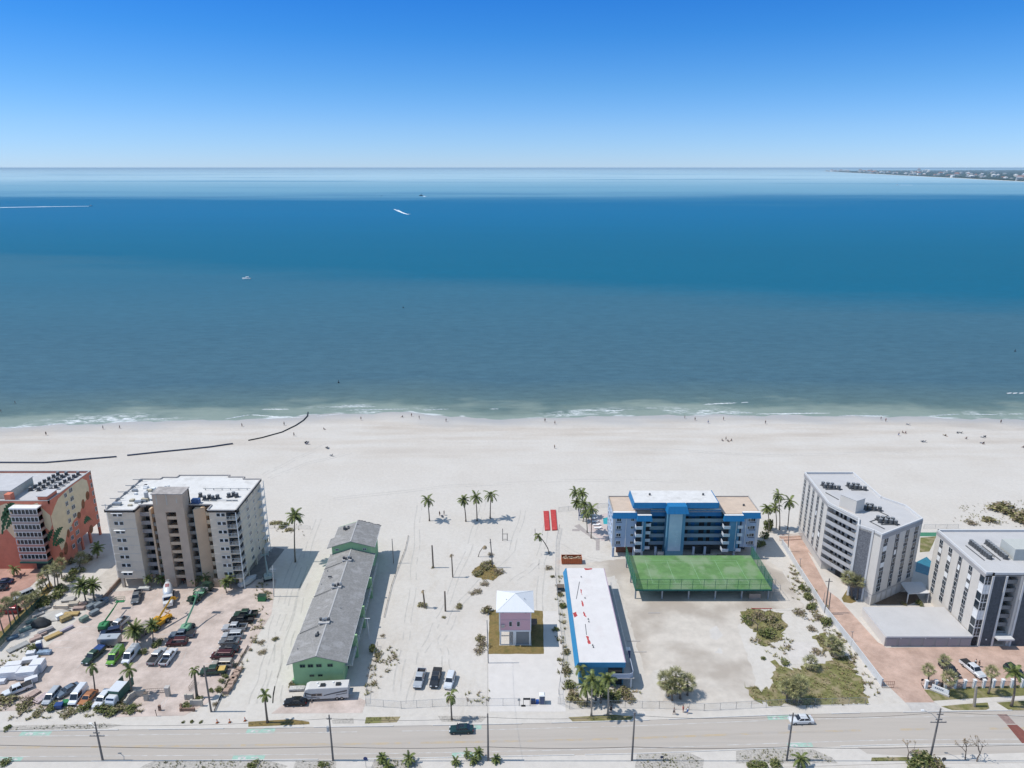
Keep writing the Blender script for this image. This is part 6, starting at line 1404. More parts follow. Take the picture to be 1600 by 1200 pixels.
def blots(n, area, sx_, sy_):
 out = []
 while len(out) < n:
  p = (rnd.uniform(min(q[0] for q in area), max(q[0] for q in area)), rnd.uniform(min(q[1] for q in area), max(q[1] for q in area)))
  if inside(p, area): out.append([(p[0] + sx_ * rnd.uniform(.5, 1.2) * math.cos(k * .785), p[1] + sy_ * rnd.uniform(.5, 1.2) * math.sin(k * .785)) for k in range(8)])
 return out
strips = [px(q) for q in (((585, 1020), (605, 1010), (630, 1025), (612, 1050), (590, 1075), (572, 1092), (576, 1050)), ((872, 900), (882, 898), (885, 940), (880, 1000), (895, 1090), (880, 1095), (870, 1000)), ((1230, 880), (1245, 880), (1300, 960), (1370, 1062), (1372, 1098), (1340, 1060), (1285, 980), (1240, 960)), ((1160, 1000), (1230, 990), (1240, 1010), (1215, 1035), (1180, 1010)), ((726, 1082), (765, 1080), (765, 1100), (728, 1100)), ((0, 1085), (90, 1100), (220, 1095), (220, 1115), (0, 1128)), ((405, 905), (425, 930), (400, 1010), (350, 1090), (335, 1090), (390, 1000)), ((0, 1020), (40, 1005), (60, 1030), (20, 1060), (-10, 1060)), ((890, 1075), (1000, 1075), (1000, 1100), (890, 1108)))]
bl = []
for s_ in strips:
 ar = abs(sum(s_[i][0] * s_[(i + 1) % len(s_)][1] - s_[(i + 1) % len(s_)][0] * s_[i][1] for i in range(len(s_)))) / 2
 bl += blots(int(ar * .75) + 5, s_, .75, .6)
tufts('weeds', 'sparse green and grey weeds scattered over the sandy lots', bl, 3.2, .45, [OLIVE, DRYLEAF], .6)
beds = [px(q) for q in (((250, 1190), (420, 1189), (440, 1197), (420, 1207), (230, 1207)), ((20, 1137), (170, 1132), (180, 1134), (150, 1139), (20, 1141)), ((465, 1190), (522, 1190), (522, 1205), (460, 1205)), ((1000, 1180), (1076, 1178), (1095, 1188), (1090, 1205), (995, 1205)), ((1155, 1175), (1195, 1171), (1268, 1172), (1295, 1184), (1300, 1192), (1155, 1192)), ((390, 1130), (480, 1128), (478, 1132), (390, 1134)), ((895, 1122), (985, 1120), (983, 1125), (898, 1127)), ((1364, 1185), (1420, 1184), (1420, 1188), (1364, 1189)), ((575, 1122), (622, 1121), (618, 1128), (574, 1130)), ((590, 1189), (645, 1189), (655, 1205), (585, 1205)))]
tufts('bed_planting', 'low grey green planting in the verge beds', beds, 3.2, .32, [OLIVE, leafmat('grey_green_blade', (0.14, 0.15, 0.08), .3)], .3, .07)
dune = [px(q) for q in (((1500, 790), (1600, 780), (1660, 800), (1660, 826), (1540, 822), (1490, 815)), ((405, 812), (470, 818), (478, 838), (440, 836), (405, 822)))]
tufts('dune_grass', 'thin dune grass at the back of the beach', dune, .8, .35, [OLIVE, DRYLEAF], .4, .02)
# ------------------------------------------------------------------ vehicles
TYRE = mat('tyre', (0.02, 0.02, 0.02), 0.8, 0.2, 6)
RIM = mat('rim', (0.30, 0.31, 0.32), 0.35, 0.1, 6, metal=.7)
CARGLASS = mat('car_glass', (0.015, 0.02, 0.03), 0.06, 0.2, 1, spec=.7)
HLAMP = mat('headlight_lens', (0.6, 0.62, 0.64), 0.15, 0.1, 6)
TLAMP = mat('tail_light_lens', (0.35, 0.02, 0.02), 0.2, 0.1, 6)
BEDM = mat('bed_liner', (0.03, 0.03, 0.032), 0.85, 0.3, 4)
def paint(name, c, metal=.25): return mat('paint_' + name, c, 0.32, 0.05, 1.2, metal=metal, spec=.5)
PAINTS = {k: paint(k, c) for k, c in dict(white=(.72, .73, .74), silver=(.46, .48, .5), grey=(.17, .18, .19), dark=(.035, .038, .045), black=(.014, .015, .017), navy=(.02, .035, .085), maroon=(.075, .022, .028), green=(.03, .065, .045), lime=(.16, .38, .05), orange=(.42, .17, .07), steel=(.13, .17, .22), teal=(.015, .05, .055), tan=(.42, .38, .33), red=(.22, .02, .025), blue=(.03, .07, .22)).items()}
def ring(x, w, z0, z1, ch=.14, top=.86):
 return [(x, -w * .92, z0), (x, -w, z0 + ch), (x, -w, z1 - ch), (x, -w * top, z1), (x, w * top, z1), (x, w, z1 - ch), (x, w, z0 + ch), (x, w * .92, z0)]
_wheel = {}
def wheel_mesh(r, w):
 k = (r, w)
 if k not in _wheel:
  a = MB(); n = 14
  a.loft([[(rr * math.cos(2 * math.pi * i / n), y, rr * math.sin(2 * math.pi * i / n)) for i in range(n)] for y, rr in ((-w / 2, r * .9), (-w * .35, r), (w * .35, r), (w / 2, r * .9))])
  b = MB(); b.loft([[(rr * math.cos(2 * math.pi * i / 10), y, rr * math.sin(2 * math.pi * i / 10)) for i in range(10)] for y, rr in ((-w / 2 - .015, r * .5), (w / 2 + .015, r * .5))])
  _wheel[k] = (a.mesh('wheel', TYRE), b.mesh('rim', RIM))
 return _wheel[k]
def wheel(t, x, y, r=.34, w=.24):
 a, b = wheel_mesh(r, w); o = inst('wheel', a, t, (x, y, r)); inst('rim', b, o); return o
def glass_quad(t, q, name, inset=.1, m_=None, out=.012):
 """pane lying just outside the quad q (corners in order)"""
 q = [Vector(p) for p in q]; c = sum(q, Vector()) / 4; n = (q[1] - q[0]).cross(q[2] - q[0]).normalized()
 mb = MB(); mb.face([p + (c - p) * inset + n * out for p in q]); return mb.build(name, m_ or CARGLASS, t)
SPEC = {  # body length, half width, belt; lower profile (x, top); cabin: rear belt, rear roof, front roof, front belt, roof height
 'sedan': (4.75, .91, [(-2.37, .62), (-2.3, .92), (-1.45, 1.0), (.95, .98), (2.1, .82), (2.37, .58)], (-1.75, -1.0, .25, 1.05, 1.45, .93)),
 'suv': (4.8, .95, [(-2.4, .75), (-2.36, 1.05), (-1.5, 1.1), (1.0, 1.08), (2.15, .98), (2.4, .65)], (-2.32, -2.05, .45, 1.15, 1.78, 1.05)),
 'minivan': (5.1, .98, [(-2.55, .75), (-2.5, 1.02), (-1.5, 1.05), (1.3, 1.02), (2.25, .88), (2.55, .6)], (-2.48, -2.2, .75, 1.75, 1.80, 1.0)),
 'pickup': (5.8, .99, [(-2.9, .7), (-2.88, 1.12), (-1.5, 1.12), (1.3, 1.12), (2.6, 1.04), (2.9, .7)], (-.95, -.75, .75, 1.4, 1.88, 1.1)),
 'van': (5.9, 1.02, [(-2.95, .8), (-2.92, 1.2), (-1.5, 1.2), (1.8, 1.18), (2.7, .98), (2.95, .65)], (-2.9, -2.85, 1.2, 2.05, 2.45, 1.15)),
}
def car(kind, color, at, head, label, cat=None, group=None, name=None, bed=None, extras=None, scale=1.0):
 """head: heading in degrees, 0 pointing right in the picture, 90 pointing to the sea"""
 L, W, prof, (rb, rt, ft, fb, zr, zb) = SPEC[kind]
 x, y = g(*at); p = PAINTS[color]
 nm = name or {'sedan': 'sedan_car', 'suv': 'suv_car', 'minivan': 'minivan', 'pickup': 'pickup_truck', 'van': 'cargo_van'}[kind]
 t = thing(nm, label, cat or {'sedan': 'car', 'suv': 'car', 'minivan': 'car', 'pickup': 'pickup truck', 'van': 'van'}[kind], (x, y, .03), R(head), group, scale)
 z0 = .24 if kind in ('sedan', 'minivan', 'suv') else .36
 m = MB(); rings = []
 for i, (px_, zt) in enumerate(prof):
  e = i in (0, len(prof) - 1); rings.append(ring(px_, W * (.90 if e else 1), z0 + (.08 if e else 0), zt))
 if kind == 'pickup':
  rings = [r_ for r_ in rings if r_[0][0] >= -.95]; rings.insert(0, ring(-.95, W, z0, 1.12)); m.loft(rings)
  m.box(-2.88, -W, z0 + .1, -.95, -W + .1, 1.14); m.box(-2.88, W - .1, z0 + .1, -.95, W, 1.14); m.box(-2.9, -W + .02, z0 + .12, -2.8, W - .02, 1.13); m.box(-2.8, -W + .1, z0 + .12, -.95, W - .1, .62)
 else: m.loft(rings)
 hb, ht = W * .9, W * .74 if kind != 'van' else W * .84
 lo = [(rb, -hb, zb), (fb, -hb, zb), (fb, hb, zb), (rb, hb, zb)]; hi = [(rt, -ht, zr), (ft, -ht, zr), (ft, ht, zr), (rt, ht, zr)]
 c_ = MB(); mid = [tuple(a + (b - a) * .9 for a, b in zip(u, v)) for u, v in zip(lo, hi)]; top = [(rt + .12, -ht + .12, zr), (ft - .12, -ht + .12, zr), (ft - .12, ht - .12, zr), (rt + .12, ht - .12, zr)]
 m.loft([lo, mid, top]); m.build('body', p, t)
 glass_quad(t, [lo[1], lo[2], mid[2], mid[1]], 'windscreen', .08)
 glass_quad(t, [lo[3], lo[0], mid[0], mid[3]], 'rear_window', .1)
 for s in ((0, 1, 1, 0), (2, 3, 3, 2)):
  A, B, C, D_ = lo[s[0]], lo[s[1]], mid[s[2]], mid[s[3]]
  n = 1 if kind == 'van' else 2 if kind in ('sedan', 'pickup') else 3
  if kind == 'van': xa = .55; A, D_ = [tuple(u + (v - u) * xa for u, v in zip(P, Q)) if s[0] == 0 else P for P, Q in ((A, B), (D_, C))]; B, C = [tuple(u + (v - u) * xa for u, v in zip(Q, P)) if s[0] == 2 else Q for P, Q in ((A, B), (D_, C))]
  for k in range(n):
   f = lambda P, Q, tt: tuple(u + (v - u) * tt for u, v in zip(P, Q))
   glass_quad(t, [f(A, B, k / n), f(A, B, (k + 1) / n), f(D_, C, (k + 1) / n), f(D_, C, k / n)], 'side_window', .11)
 wr = .33 if kind in ('sedan', 'minivan') else .38
 for wx in (-L * .30, L * .31):
  for s in (-1, 1): wheel(t, wx, s * (W - .12), wr)
 fz = prof[-1][1]; rz_ = prof[0][1]
 for s in (-1, 1):
  a = MB(); a.cbox(L / 2 - .1, s * W * .62, fz + .05, .28, .42, .16); a.build('headlight', HLAMP, t)
  a = MB(); a.cbox(-L / 2 + .05, s * W * .74, rz_ + .1, .14, .24, .3); a.build('tail_light', TLAMP, t)
  a = MB(); a.cbox(fb - .25, s * (W + .1), zb + .12, .14, .2, .16); a.build('wing_mirror', p, t)
 for u in (L / 2 - .03, -L / 2 + .02): a = MB(); a.cbox(u, 0, .5, .16, W * 1.7, .23); a.build('bumper', PAINTS['dark'] if kind in ('pickup', 'van') else p, t)
 if kind == 'pickup':
  if bed == 'cover': a = MB(); a.box(-2.84, -W + .06, 1.14, -.98, W - .06, 1.2); a.build('bed_cover', BEDM, t)
  elif bed == 'blue': a = MB(); a.box(-2.84, -W + .06, 1.14, -.98, W - .06, 1.5); a.build('bed_cover', PAINTS['blue'], t)
  elif bed == 'yellow': a = MB(); a.box(-2.6, -W + .15, .63, -1.2, W - .15, 1.25); a.build('cargo', mat('yellow_ply', (.55, .38, .12), .8, .2, 2), t)
  else:
   a = MB(); a.box(-2.79, -W + .11, .625, -.97, W - .11, .66); a.build('bed_liner', BEDM, t)
   if bed == 'box': a = MB(); a.box(-1.45, -W + .12, .7, -1.0, W - .12, 1.25); a.build('tool_box', STEEL, t)
 if extras == 'ladders' or extras == 'rack':
  a = MB(); zt_ = zr + .12 if kind != 'pickup' else zr + .2
  for sx_ in (-.4, .35): a.tube([(-2.7, sx_, zt_), (1.4, sx_, zt_ + .12)], .05, 4); a.tube([(-2.7, sx_ + .25, zt_), (1.4, sx_ + .25, zt_ + .12)], .05, 4)
  for q in (-2.2, -.9, .5): a.box(q, -.8, zt_ - .12, q + .08, .8, zt_ - .04)
  if kind == 'pickup':
   for q in (-2.5, -1.1):
    for s in (-.9, .9): a.box(q, s - .04, 1.1, q + .08, s + .04, zt_)
  a.build('ladder_rack', mat('aluminium_rack', (.5, .5, .5), .5, .2, 3), t)
 if extras == 'sunroof': a = MB(); a.box(-.6, -ht * .6, zr + .004, .3, ht * .6, zr + .02); a.build('sunroof', CARGLASS, t)
 return t
CP = 'vehicles in the brick car park'
car('pickup', 'grey', (214, 936), -72, 'grey pickup with open bed parked alone left of the concrete mixer', group=CP)
car('pickup', 'silver', (186, 979), 256, 'silver pickup parked beside the left green boom lift', group=CP)
car('suv', 'navy', (174, 991), 200, 'dark blue car squeezed behind the silver box trailer', group=CP)
car('pickup', 'green', (147, 1028), 260, 'dark green pickup with white roof and bright blue bed cover', group=CP, bed='blue')
car('van', 'lime', (181, 1030), 271, 'lime green work van with ladders on its roof', group=CP, extras='ladders', scale=.92)
car('van', 'white', (205, 1028), 268, 'white work van with ladders next to the lime green van', group=CP, extras='ladders', scale=.9)
car('pickup', 'silver', (246, 1029), 87, 'silver pickup with a black bed cover, left of the parked pair', group=CP, bed='cover')
car('pickup', 'white', (264, 1030), 89, 'pale pickup with open empty bed, right of the parked pair', group=CP)
car('suv', 'maroon', (277, 1007), 184, 'dark maroon car parked sideways below the right green boom lift', group=CP)
car('pickup', 'steel', (285, 995), 186, 'grey blue pickup parked sideways just under the right green boom lift', group=CP, bed='cover')
RW = 'vehicles in the row along the sandy lane'
car('pickup', 'green', (384, 963), 184, 'rearmost blackish green pickup of the row along the sandy lane', group=RW, bed='box')
car('pickup', 'black', (378, 972), 184, 'black pickup second from the back of the row along the sandy lane', group=RW)
car('pickup', 'silver', (367, 984), 182, 'light silver pickup in the row along the sandy lane', group=RW)
car('suv', 'silver', (364, 996), 184, 'silver wagon car between the light pickup and the grey sedan', group=RW)
car('sedan', 'grey', (359, 1005), 182, 'mid grey sedan in the row just behind the olive grey one', group=RW)
car('sedan', 'dark', (358, 1017), 178, 'dark grey sedan right behind the maroon van in the row', group=RW)
car('minivan', 'maroon', (348, 1027), 180, 'maroon van in the row along the sandy lane', group=RW)
car('suv', 'tan', (348, 1041), 182, 'tan car behind the green pickup with yellow load', group=RW)
car('pickup', 'green', (334, 1052), 186, 'dark green pickup carrying a yellow load in its bed', group=RW, bed='yellow')
FW = 'vehicles parked along the front of the car park'
car('pickup', 'white', (28, 1081), 222, 'long white pickup with black bed cover at the left edge', group=FW, bed='cover', scale=.95)
car('minivan', 'silver', (82, 1091), 270, 'silver minivan with dark roof behind the street bushes', group=FW, scale=.93)
car('sedan', 'steel', (107, 1082), 238, 'blue grey sedan between minivan and white cargo van', group=FW)
car('van', 'white', (123, 1091), 271, 'white cargo van facing the street, left of the orange car', group=FW, scale=.88)
car('sedan', 'orange', (138, 1094), 266, 'orange car half hidden by street bushes', group=FW)
car('suv', 'white', (161, 1097), 266, 'white car partly behind the green box truck', group=FW)
MG = 'cars of the mural block'
car('sedan', 'navy', (6, 912), 190, 'dark blue sedan near the mural block entrance at the left edge', group=MG)
car('suv', 'silver', (38, 933), 235, 'silver car with dark windscreen among the verge palms', group=MG)
car('suv', 'red', (15, 957), 182, 'dark red car behind the verge palm trunks', group=MG, scale=1.05)
car('sedan', 'dark', (-2, 922), 190, 'dark car cut by the left edge below the blue sedan', group=MG)
BGp = 'vehicles on the beach lot'
car('pickup', 'silver', (656, 1064), 266, 'silver pickup on the sand lot, left of three', group=BGp, bed='box')
car('pickup', 'dark', (681, 1063), 266, 'dark grey pickup with black bed cover, middle of three on sand', group=BGp, bed='cover')
car('suv', 'white', (703, 1067), 262, 'white car on the sand lot, right of three', group=BGp)
car('sedan', 'black', (462, 1100), 182, 'black sedan on the pink pavers beside the motor home')
car('sedan', 'teal', (721, 1143), 182, 'very dark teal sedan driving along the road', group='cars on the road', scale=1.0, extras='sunroof')
car('sedan', 'white', (1251, 1128), 182, 'white sedan driving along the road', group='cars on the road', scale=1.02)
EG = 'vehicles behind the pillar fence'
car('pickup', 'white', (1519, 1049), -78, 'white pickup with dark bed cover behind the pillar fence', group=EG, bed='cover')
car('suv', 'dark', (1483, 1050), -78, 'dark car hidden behind the fan palms of the east entrance', group=EG)
car('suv', 'green', (1586, 1054), -76, 'dark green car behind the coconut palm at the right edge', group=EG)
car('sedan', 'dark', (1125, 873), 180, 'small dark car under the blue hotel at the court edge', scale=.8)

# ---- concrete mixer lorry
def mixer():
 x, y = g(264, 937); t = thing('concrete_mixer', 'white concrete mixer lorry with red marks on its drum', 'lorry', (x, y, .03), R(-66))
 w = PAINTS['white']
 m = MB(); m.box(-4.2, -.5, .6, 3.9, .5, 1.0); m.build('chassis', PAINTS['dark'], t)
 m = MB(); m.loft([ring(1.7, 1.2, .6, 2.6), ring(2.9, 1.2, .6, 2.65), ring(3.2, 1.15, .6, 1.75), ring(4.4, 1.1, .6, 1.6)]); m.build('cab', w, t)
 glass_quad(t, [(3.2, -1.0, 1.75), (3.2, 1.0, 1.75), (2.92, .9, 2.55), (2.92, -.9, 2.55)], 'windscreen', .05)
 for s in (-1, 1): a = MB(); a.box(1.95, s * 1.2 - .02, 1.6, 2.8, s * 1.2 + .02, 2.35); a.build('side_window', CARGLASS, t)
 m = MB(); prof = [(1.5, .55), (1.0, 1.0), (-.4, 1.25), (-2.2, 1.1), (-3.7, .65), (-4.1, .55)]; n = 14
 m.loft([[(px_ , r_ * math.cos(2 * math.pi * i / n), 2.05 + (1.5 - px_) * .14 + r_ * math.sin(2 * math.pi * i / n)) for i in range(n)] for px_, r_ in prof]); d = m.build('drum', w, t, True)
 m = MB()
 for k in range(3):                                   # short red strokes, unreadable from the air
  for j in range(3): m.box(-1.7 + k * .5, -.42 + j * .3, 3.33 + .02 * k, -1.45 + k * .5, -.24 + j * .3, 3.78 - k * .05)
 m.build('drum_mark', RED, d)
 m = MB(); m.box(-4.6, -.35, 1.2, -4.0, .35, 2.0); m.tube([(-4.2, 0, 1.5), (-5.0, 0, .9)], .2, 6); m.build('chute', STEEL, t)
 m = MB(); m.cyl(-3.9, 0, 2.9, 3.5, .35, 8, .55); m.build('hopper', STEEL, t)
 for wx in (3.3, -1.4, -2.6):
  for s in (-1, 1): wheel(t, wx, s * 1.0, .5, .32)
 for s in (-1, 1): a = MB(); a.cbox(4.4, s * .8, 1.1, .1, .3, .2); a.build('headlight', HLAMP, t)
mixer()
# ---- boom lifts
LIFTG = mat('lift_green', (.035, .20, .075), .5, .12, 1.5)
LIFTP = mat('lift_pale_green', (.16, .33, .21), .5, .12, 1.5)
def boom_lift(base, tip, tipz, col, label, basket=True):
 x, y = g(*base); tx, ty = g(*tip); a = math.atan2(ty - y, tx - x); L = math.hypot(tx - x, ty - y)
 t = thing('boom_lift', label, 'boom lift', (x, y, .03), a, 'boom lifts in the car park')
 m = MB(); m.loft([ring(-1.5, 1.1, .35, 1.05), ring(1.5, 1.1, .35, 1.05)]); m.build('chassis', PAINTS['dark'], t)
 m = MB(); m.loft([ring(-1.9, .95, 1.05, 1.9), ring(-.6, 1.1, 1.05, 2.1), ring(.7, .8, 1.05, 1.7)]); m.build('turntable', col, t)
 m = MB(); m.tube([(-1.4, 0, 2.0), (L * .55, 0, 2.0 + (tipz - 2.0) * .55)], .24, 4); m.build('boom', col, t)
 m = MB(); m.tube([(L * .5, 0, 2.0 + (tipz - 2.0) * .5), (L - .8, 0, tipz)], .17, 4); m.build('inner_boom', col, t)
 m = MB(); b = Vector((L, 0, tipz - .6)); m.box(L - .5, -1.1, tipz - .7, L + .4, 1.1, tipz - .6)
 for s in (-1.1, 1.1):
  for q in (-.5, .4): m.tube([(L + q, s, tipz - .65), (L + q, s, tipz + .45)], .03, 4)
  m.tube([(L - .5, s, tipz + .45), (L + .4, s, tipz + .45)], .03, 4); m.tube([(L - .5, s, tipz), (L + .4, s, tipz)], .03, 4)
 for q in (-.5, .4): m.tube([(L + q, -1.1, tipz + .45), (L + q, 1.1, tipz + .45)], .03, 4); m.tube([(L + q, -1.1, tipz), (L + q, 1.1, tipz)], .03, 4)
 m.build('basket', col, t)
 for wx in (-1.15, 1.15):
  for s in (-1, 1): wheel(t, wx, s * 1.05, .45, .32)
boom_lift((166, 982), (190, 950), 2.6, LIFTG, 'dark green boom lift with lowered boom pointing to the beige tower')
boom_lift((294, 985), (316, 957), 6.4, LIFTP, 'pale green boom lift with raised boom beside the yellow telehandler')
boom_lift((419, 905), (415, 880), 3.4, mat('lift_grey_green', (.30, .36, .34), .5, .1, 1), 'grey boom lift standing in the shade right of the beige tower')
def telehandler():
 x, y = g(250, 978); t = thing('telehandler', 'yellow telehandler with raised boom and open forks', 'telehandler', (x, y, .03), R(75))
 yl = mat('telehandler_yellow', (.55, .28, .02), .5, .12, 1.5)
 m = MB(); m.loft([ring(-2.4, .8, .5, 1.3), ring(-1.2, .8, .5, 1.5), ring(2.3, .75, .5, 1.1)]); m.build('body', yl, t)
 m = MB(); m.box(-.9, .2, 1.1, .5, 1.05, 2.4); m.build('cab', yl, t); m = MB(); m.box(-.85, 1.05, 1.5, .45, 1.07, 2.3); m.box(.5, .3, 1.5, .52, 1.0, 2.3); m.build('cab_window', CARGLASS, t)
 m = MB(); m.tube([(-2.6, -.45, 1.5), (1.5, -.45, 3.6)], .32, 4); m.build('boom', yl, t); m = MB(); m.tube([(1.0, -.45, 3.35), (4.6, -.45, 5.2)], .24, 4); m.build('inner_boom', yl, t)
 m = MB(); m.tube([(4.6, -.45, 5.2), (5.2, -.45, 4.7)], .2, 4); m.box(5.1, -1.1, 4.2, 5.25, .2, 5.0); m.box(5.25, -.9, 4.2, 6.2, -.78, 4.28); m.box(5.25, -.1, 4.2, 6.2, .02, 4.28); m.build('fork', yl, t)
 m = MB(); m.box(-2.8, -1.0, .5, -2.35, 1.0, 1.2); m.build('counterweight', yl, t)
 for wx in (-1.5, 1.6):
  for s in (-1, 1): wheel(t, wx, s * .95, .6, .38)
 x, y = g(262, 968); t2 = thing('scissor_lift', 'small yellow lift with tilted arms beside the telehandler', 'machine', (x, y, .03), R(40))
 m = MB(); m.box(-1.1, -.6, .3, 1.1, .6, 1.0); m.build('body', yl, t2); m = MB(); m.tube([(-.8, 0, 1.0), (.9, 0, 2.2), (.2, 0, 3.0)], .12, 4); m.tube([(.8, .3, 1.0), (-.4, .3, 2.2)], .1, 4); m.build('arm', yl, t2)
 for wx in (-.8, .8):
  for s in (-1, 1): wheel(t2, wx, s * .6, .3, .2)
telehandler()
def flatbed():
 x, y = g(314, 932); t = thing('flatbed_lorry', 'dark green flatbed lorry loaded with machinery right of the mixer', 'lorry', (x, y, .03), R(75))
 m = MB(); m.box(-4.0, -1.2, .8, 2.0, 1.2, 1.15); m.build('bed', PAINTS['green'], t)
 m = MB(); m.loft([ring(2.2, 1.15, .6, 2.5), ring(3.6, 1.15, .6, 2.4), ring(4.1, 1.1, .6, 1.4)]); m.build('cab', PAINTS['green'], t)
 glass_quad(t, [(4.05, -1.0, 1.5), (4.05, 1.0, 1.5), (3.65, .9, 2.3), (3.65, -.9, 2.3)], 'windscreen', .05)
 for k in range(7): m = MB(); m.cbox(-3.4 + k * .8, rnd.uniform(-.5, .5), 1.55, rnd.uniform(.5, 1.1), rnd.uniform(.6, 1.5), rnd.uniform(.5, 1.0)); m.build('machinery', rnd.choice([PAINTS['dark'], PAINTS['green'], LIFTG, STEEL]), t)
 m = MB(); m.tube([(1.6, 0, 1.2), (1.6, 0, 2.8), (-2.0, .3, 3.0)], .16, 5); m.build('crane_arm', PAINTS['green'], t)
 for wx in (3.0, -1.8, -2.9):
  for s in (-1, 1): wheel(t, wx, s * 1.05, .5, .32)
flatbed()
def box_truck():
 x, y = g(188, 1089); t = thing('box_truck', 'white cab truck with an open topped dark green box body', 'lorry', (x, y, .03), R(264), 'vehicles parked along the front of the car park')
 dg = mat('box_green', (.05, .12, .09), .6, .15, 1)
 m = MB(); m.loft([ring(1.8, 1.05, .5, 2.2), ring(2.9, 1.05, .5, 2.2), ring(3.4, 1.0, .5, 1.3)]); m.build('cab', PAINTS['white'], t)
 glass_quad(t, [(3.35, -.95, 1.35), (3.35, .95, 1.35), (2.95, .9, 2.1), (2.95, -.9, 2.1)], 'windscreen', .05)
 m = MB(); m.box(-3.2, -1.2, .7, 1.7, -1.1, 2.8); m.box(-3.2, 1.1, .7, 1.7, 1.2, 2.8); m.box(1.6, -1.1, .7, 1.7, 1.1, 2.8); m.box(-3.2, -1.1, .7, 1.6, 1.1, .85); m.build('box_body', dg, t)
 m = MB(); m.box(-1.4, -1.22, 2.8, 1.7, 1.22, 2.9); m.build('box_roof', PAINTS['white'], t)
 for wx in (2.4, -1.9):
  for s in (-1, 1): wheel(t, wx, s * .95, .45, .3)
box_truck()
def motor_home():
 x, y = g(512, 1089); t = thing('motor_home', 'white motor home with grey swoosh stripes parked by the green motel', 'motor home', (x, y, .03), R(184))
 m = MB(); m.loft([ring(-4.6, 1.22, .5, 3.2, .1, .97), ring(3.6, 1.22, .5, 3.2, .1, .97), ring(4.3, 1.15, .5, 2.9, .1, .95), ring(4.75, 1.1, .55, 1.7, .1, .95)]); m.build('body', mat('motor_home_white', (.58, .56, .54), .4, .05, 1), t)
 glass_quad(t, [(4.72, -1.0, 1.75), (4.72, 1.0, 1.75), (4.3, .95, 2.8), (4.3, -.95, 2.8)], 'windscreen', .04)
 gm = mat('swoosh_grey', (.12, .115, .115), .5, .1, 1); tn = mat('swoosh_tan', (.34, .27, .22), .5, .1, 1)
 for s in (-1, 1):
  yy = s * 1.235
  for pts, mm in ((((-4.4, 2.6), (-1.0, 1.9), (.6, 1.5), (.4, 1.3), (-1.2, 1.65), (-4.4, 2.2)), gm), (((-4.4, 1.9), (-2.0, 1.5), (-2.1, 1.35), (-4.4, 1.7)), gm), (((1.4, .9), (4.2, 1.4), (4.2, 1.2), (1.4, .7)), gm), (((.8, 2.0), (3.1, 2.0), (3.1, 1.3), (.8, 1.3)), tn), (((3.0, 1.9), (4.4, 2.4), (4.4, 2.1), (3.2, 1.6)), gm)):
   a = MB(); a.loft([[(u, yy - .01 * s, v) for u, v in pts], [(u, yy + .008 * s, v) for u, v in pts]]); a.build('side_stripe', mm, t)
  for u in (.95, 2.15): a = MB(); a.box(u, yy + .006 * s - .012, 1.45, u + .9, yy + .006 * s + .012, 1.9); a.build('side_window', CARGLASS, t)
  a = MB(); a.cbox(4.2, s * 1.45, 1.9, .2, .3, .4); a.build('wing_mirror', PAINTS['dark'], t)
 for u, v in ((-3.0, .2), (.2, .3)): a = MB(); a.box(u, v - .4, 3.2, u + 1.0, v + .4, 3.5); a.build('roof_unit', PAINTS['dark'], t)
 for u, v in ((1.5, .5), (2.0, -.5), (-1.3, -.5)): a = MB(); a.cyl(u, v, 3.2, 3.38, .22, 8); a.build('roof_vent', WHITE, t)
 for wx in (3.1, -2.2, -3.2):
  for s in (-1, 1): wheel(t, wx, s * 1.08, .46, .28)
 a = MB(); a.box(-5.4, -1.0, 1.2, -4.65, 1.0, 1.25); a.build('rear_rack', STEEL, t)
motor_home()
def trailer(at, head, L, W, H, m_, label, name='box_trailer', roof=None):
 x, y = g(*at); t = thing(name, label, 'trailer', (x, y, .03), R(head))
 m = MB(); m.loft([ring(-L / 2, W / 2, .5, H, .06, .97), ring(L / 2, W / 2, .5, H, .06, .97)]); m.build('body', m_, t)
 m = MB(); m.box(-L / 2 + .05, -W / 2 + .08, H, L / 2 - .05, W / 2 - .08, H + .05); m.build('roof', roof or m_, t)
 m = MB(); m.box(L / 2, -.1, .5, L / 2 + 1.2, .1, .62); m.build('tow_bar', PAINTS['dark'], t)
 m = MB(); m.box(-.3, -.25, H + .05, .2, .25, H + .2); m.build('roof_vent', STEEL, t)
 for s in (-1, 1): wheel(t, -.3, s * (W / 2 - .05), .34, .22); wheel(t, .5, s * (W / 2 - .05), .34, .22)
trailer((173, 1008), 4, 4.6, 2.2, 2.4, mat('silver_trailer', (.30, .31, .32), .35, .1, 1, metal=.5), 'silver grey box trailer behind the parked work vans', roof=PAINTS['silver'])
trailer((224, 990), 82, 5.4, 2.2, 1.9, mat('brown_trailer', (.20, .17, .15), .7, .15, 1), 'brown trailer with pale flat cover between the two date palms', 'covered_trailer', PAINTS['tan'])
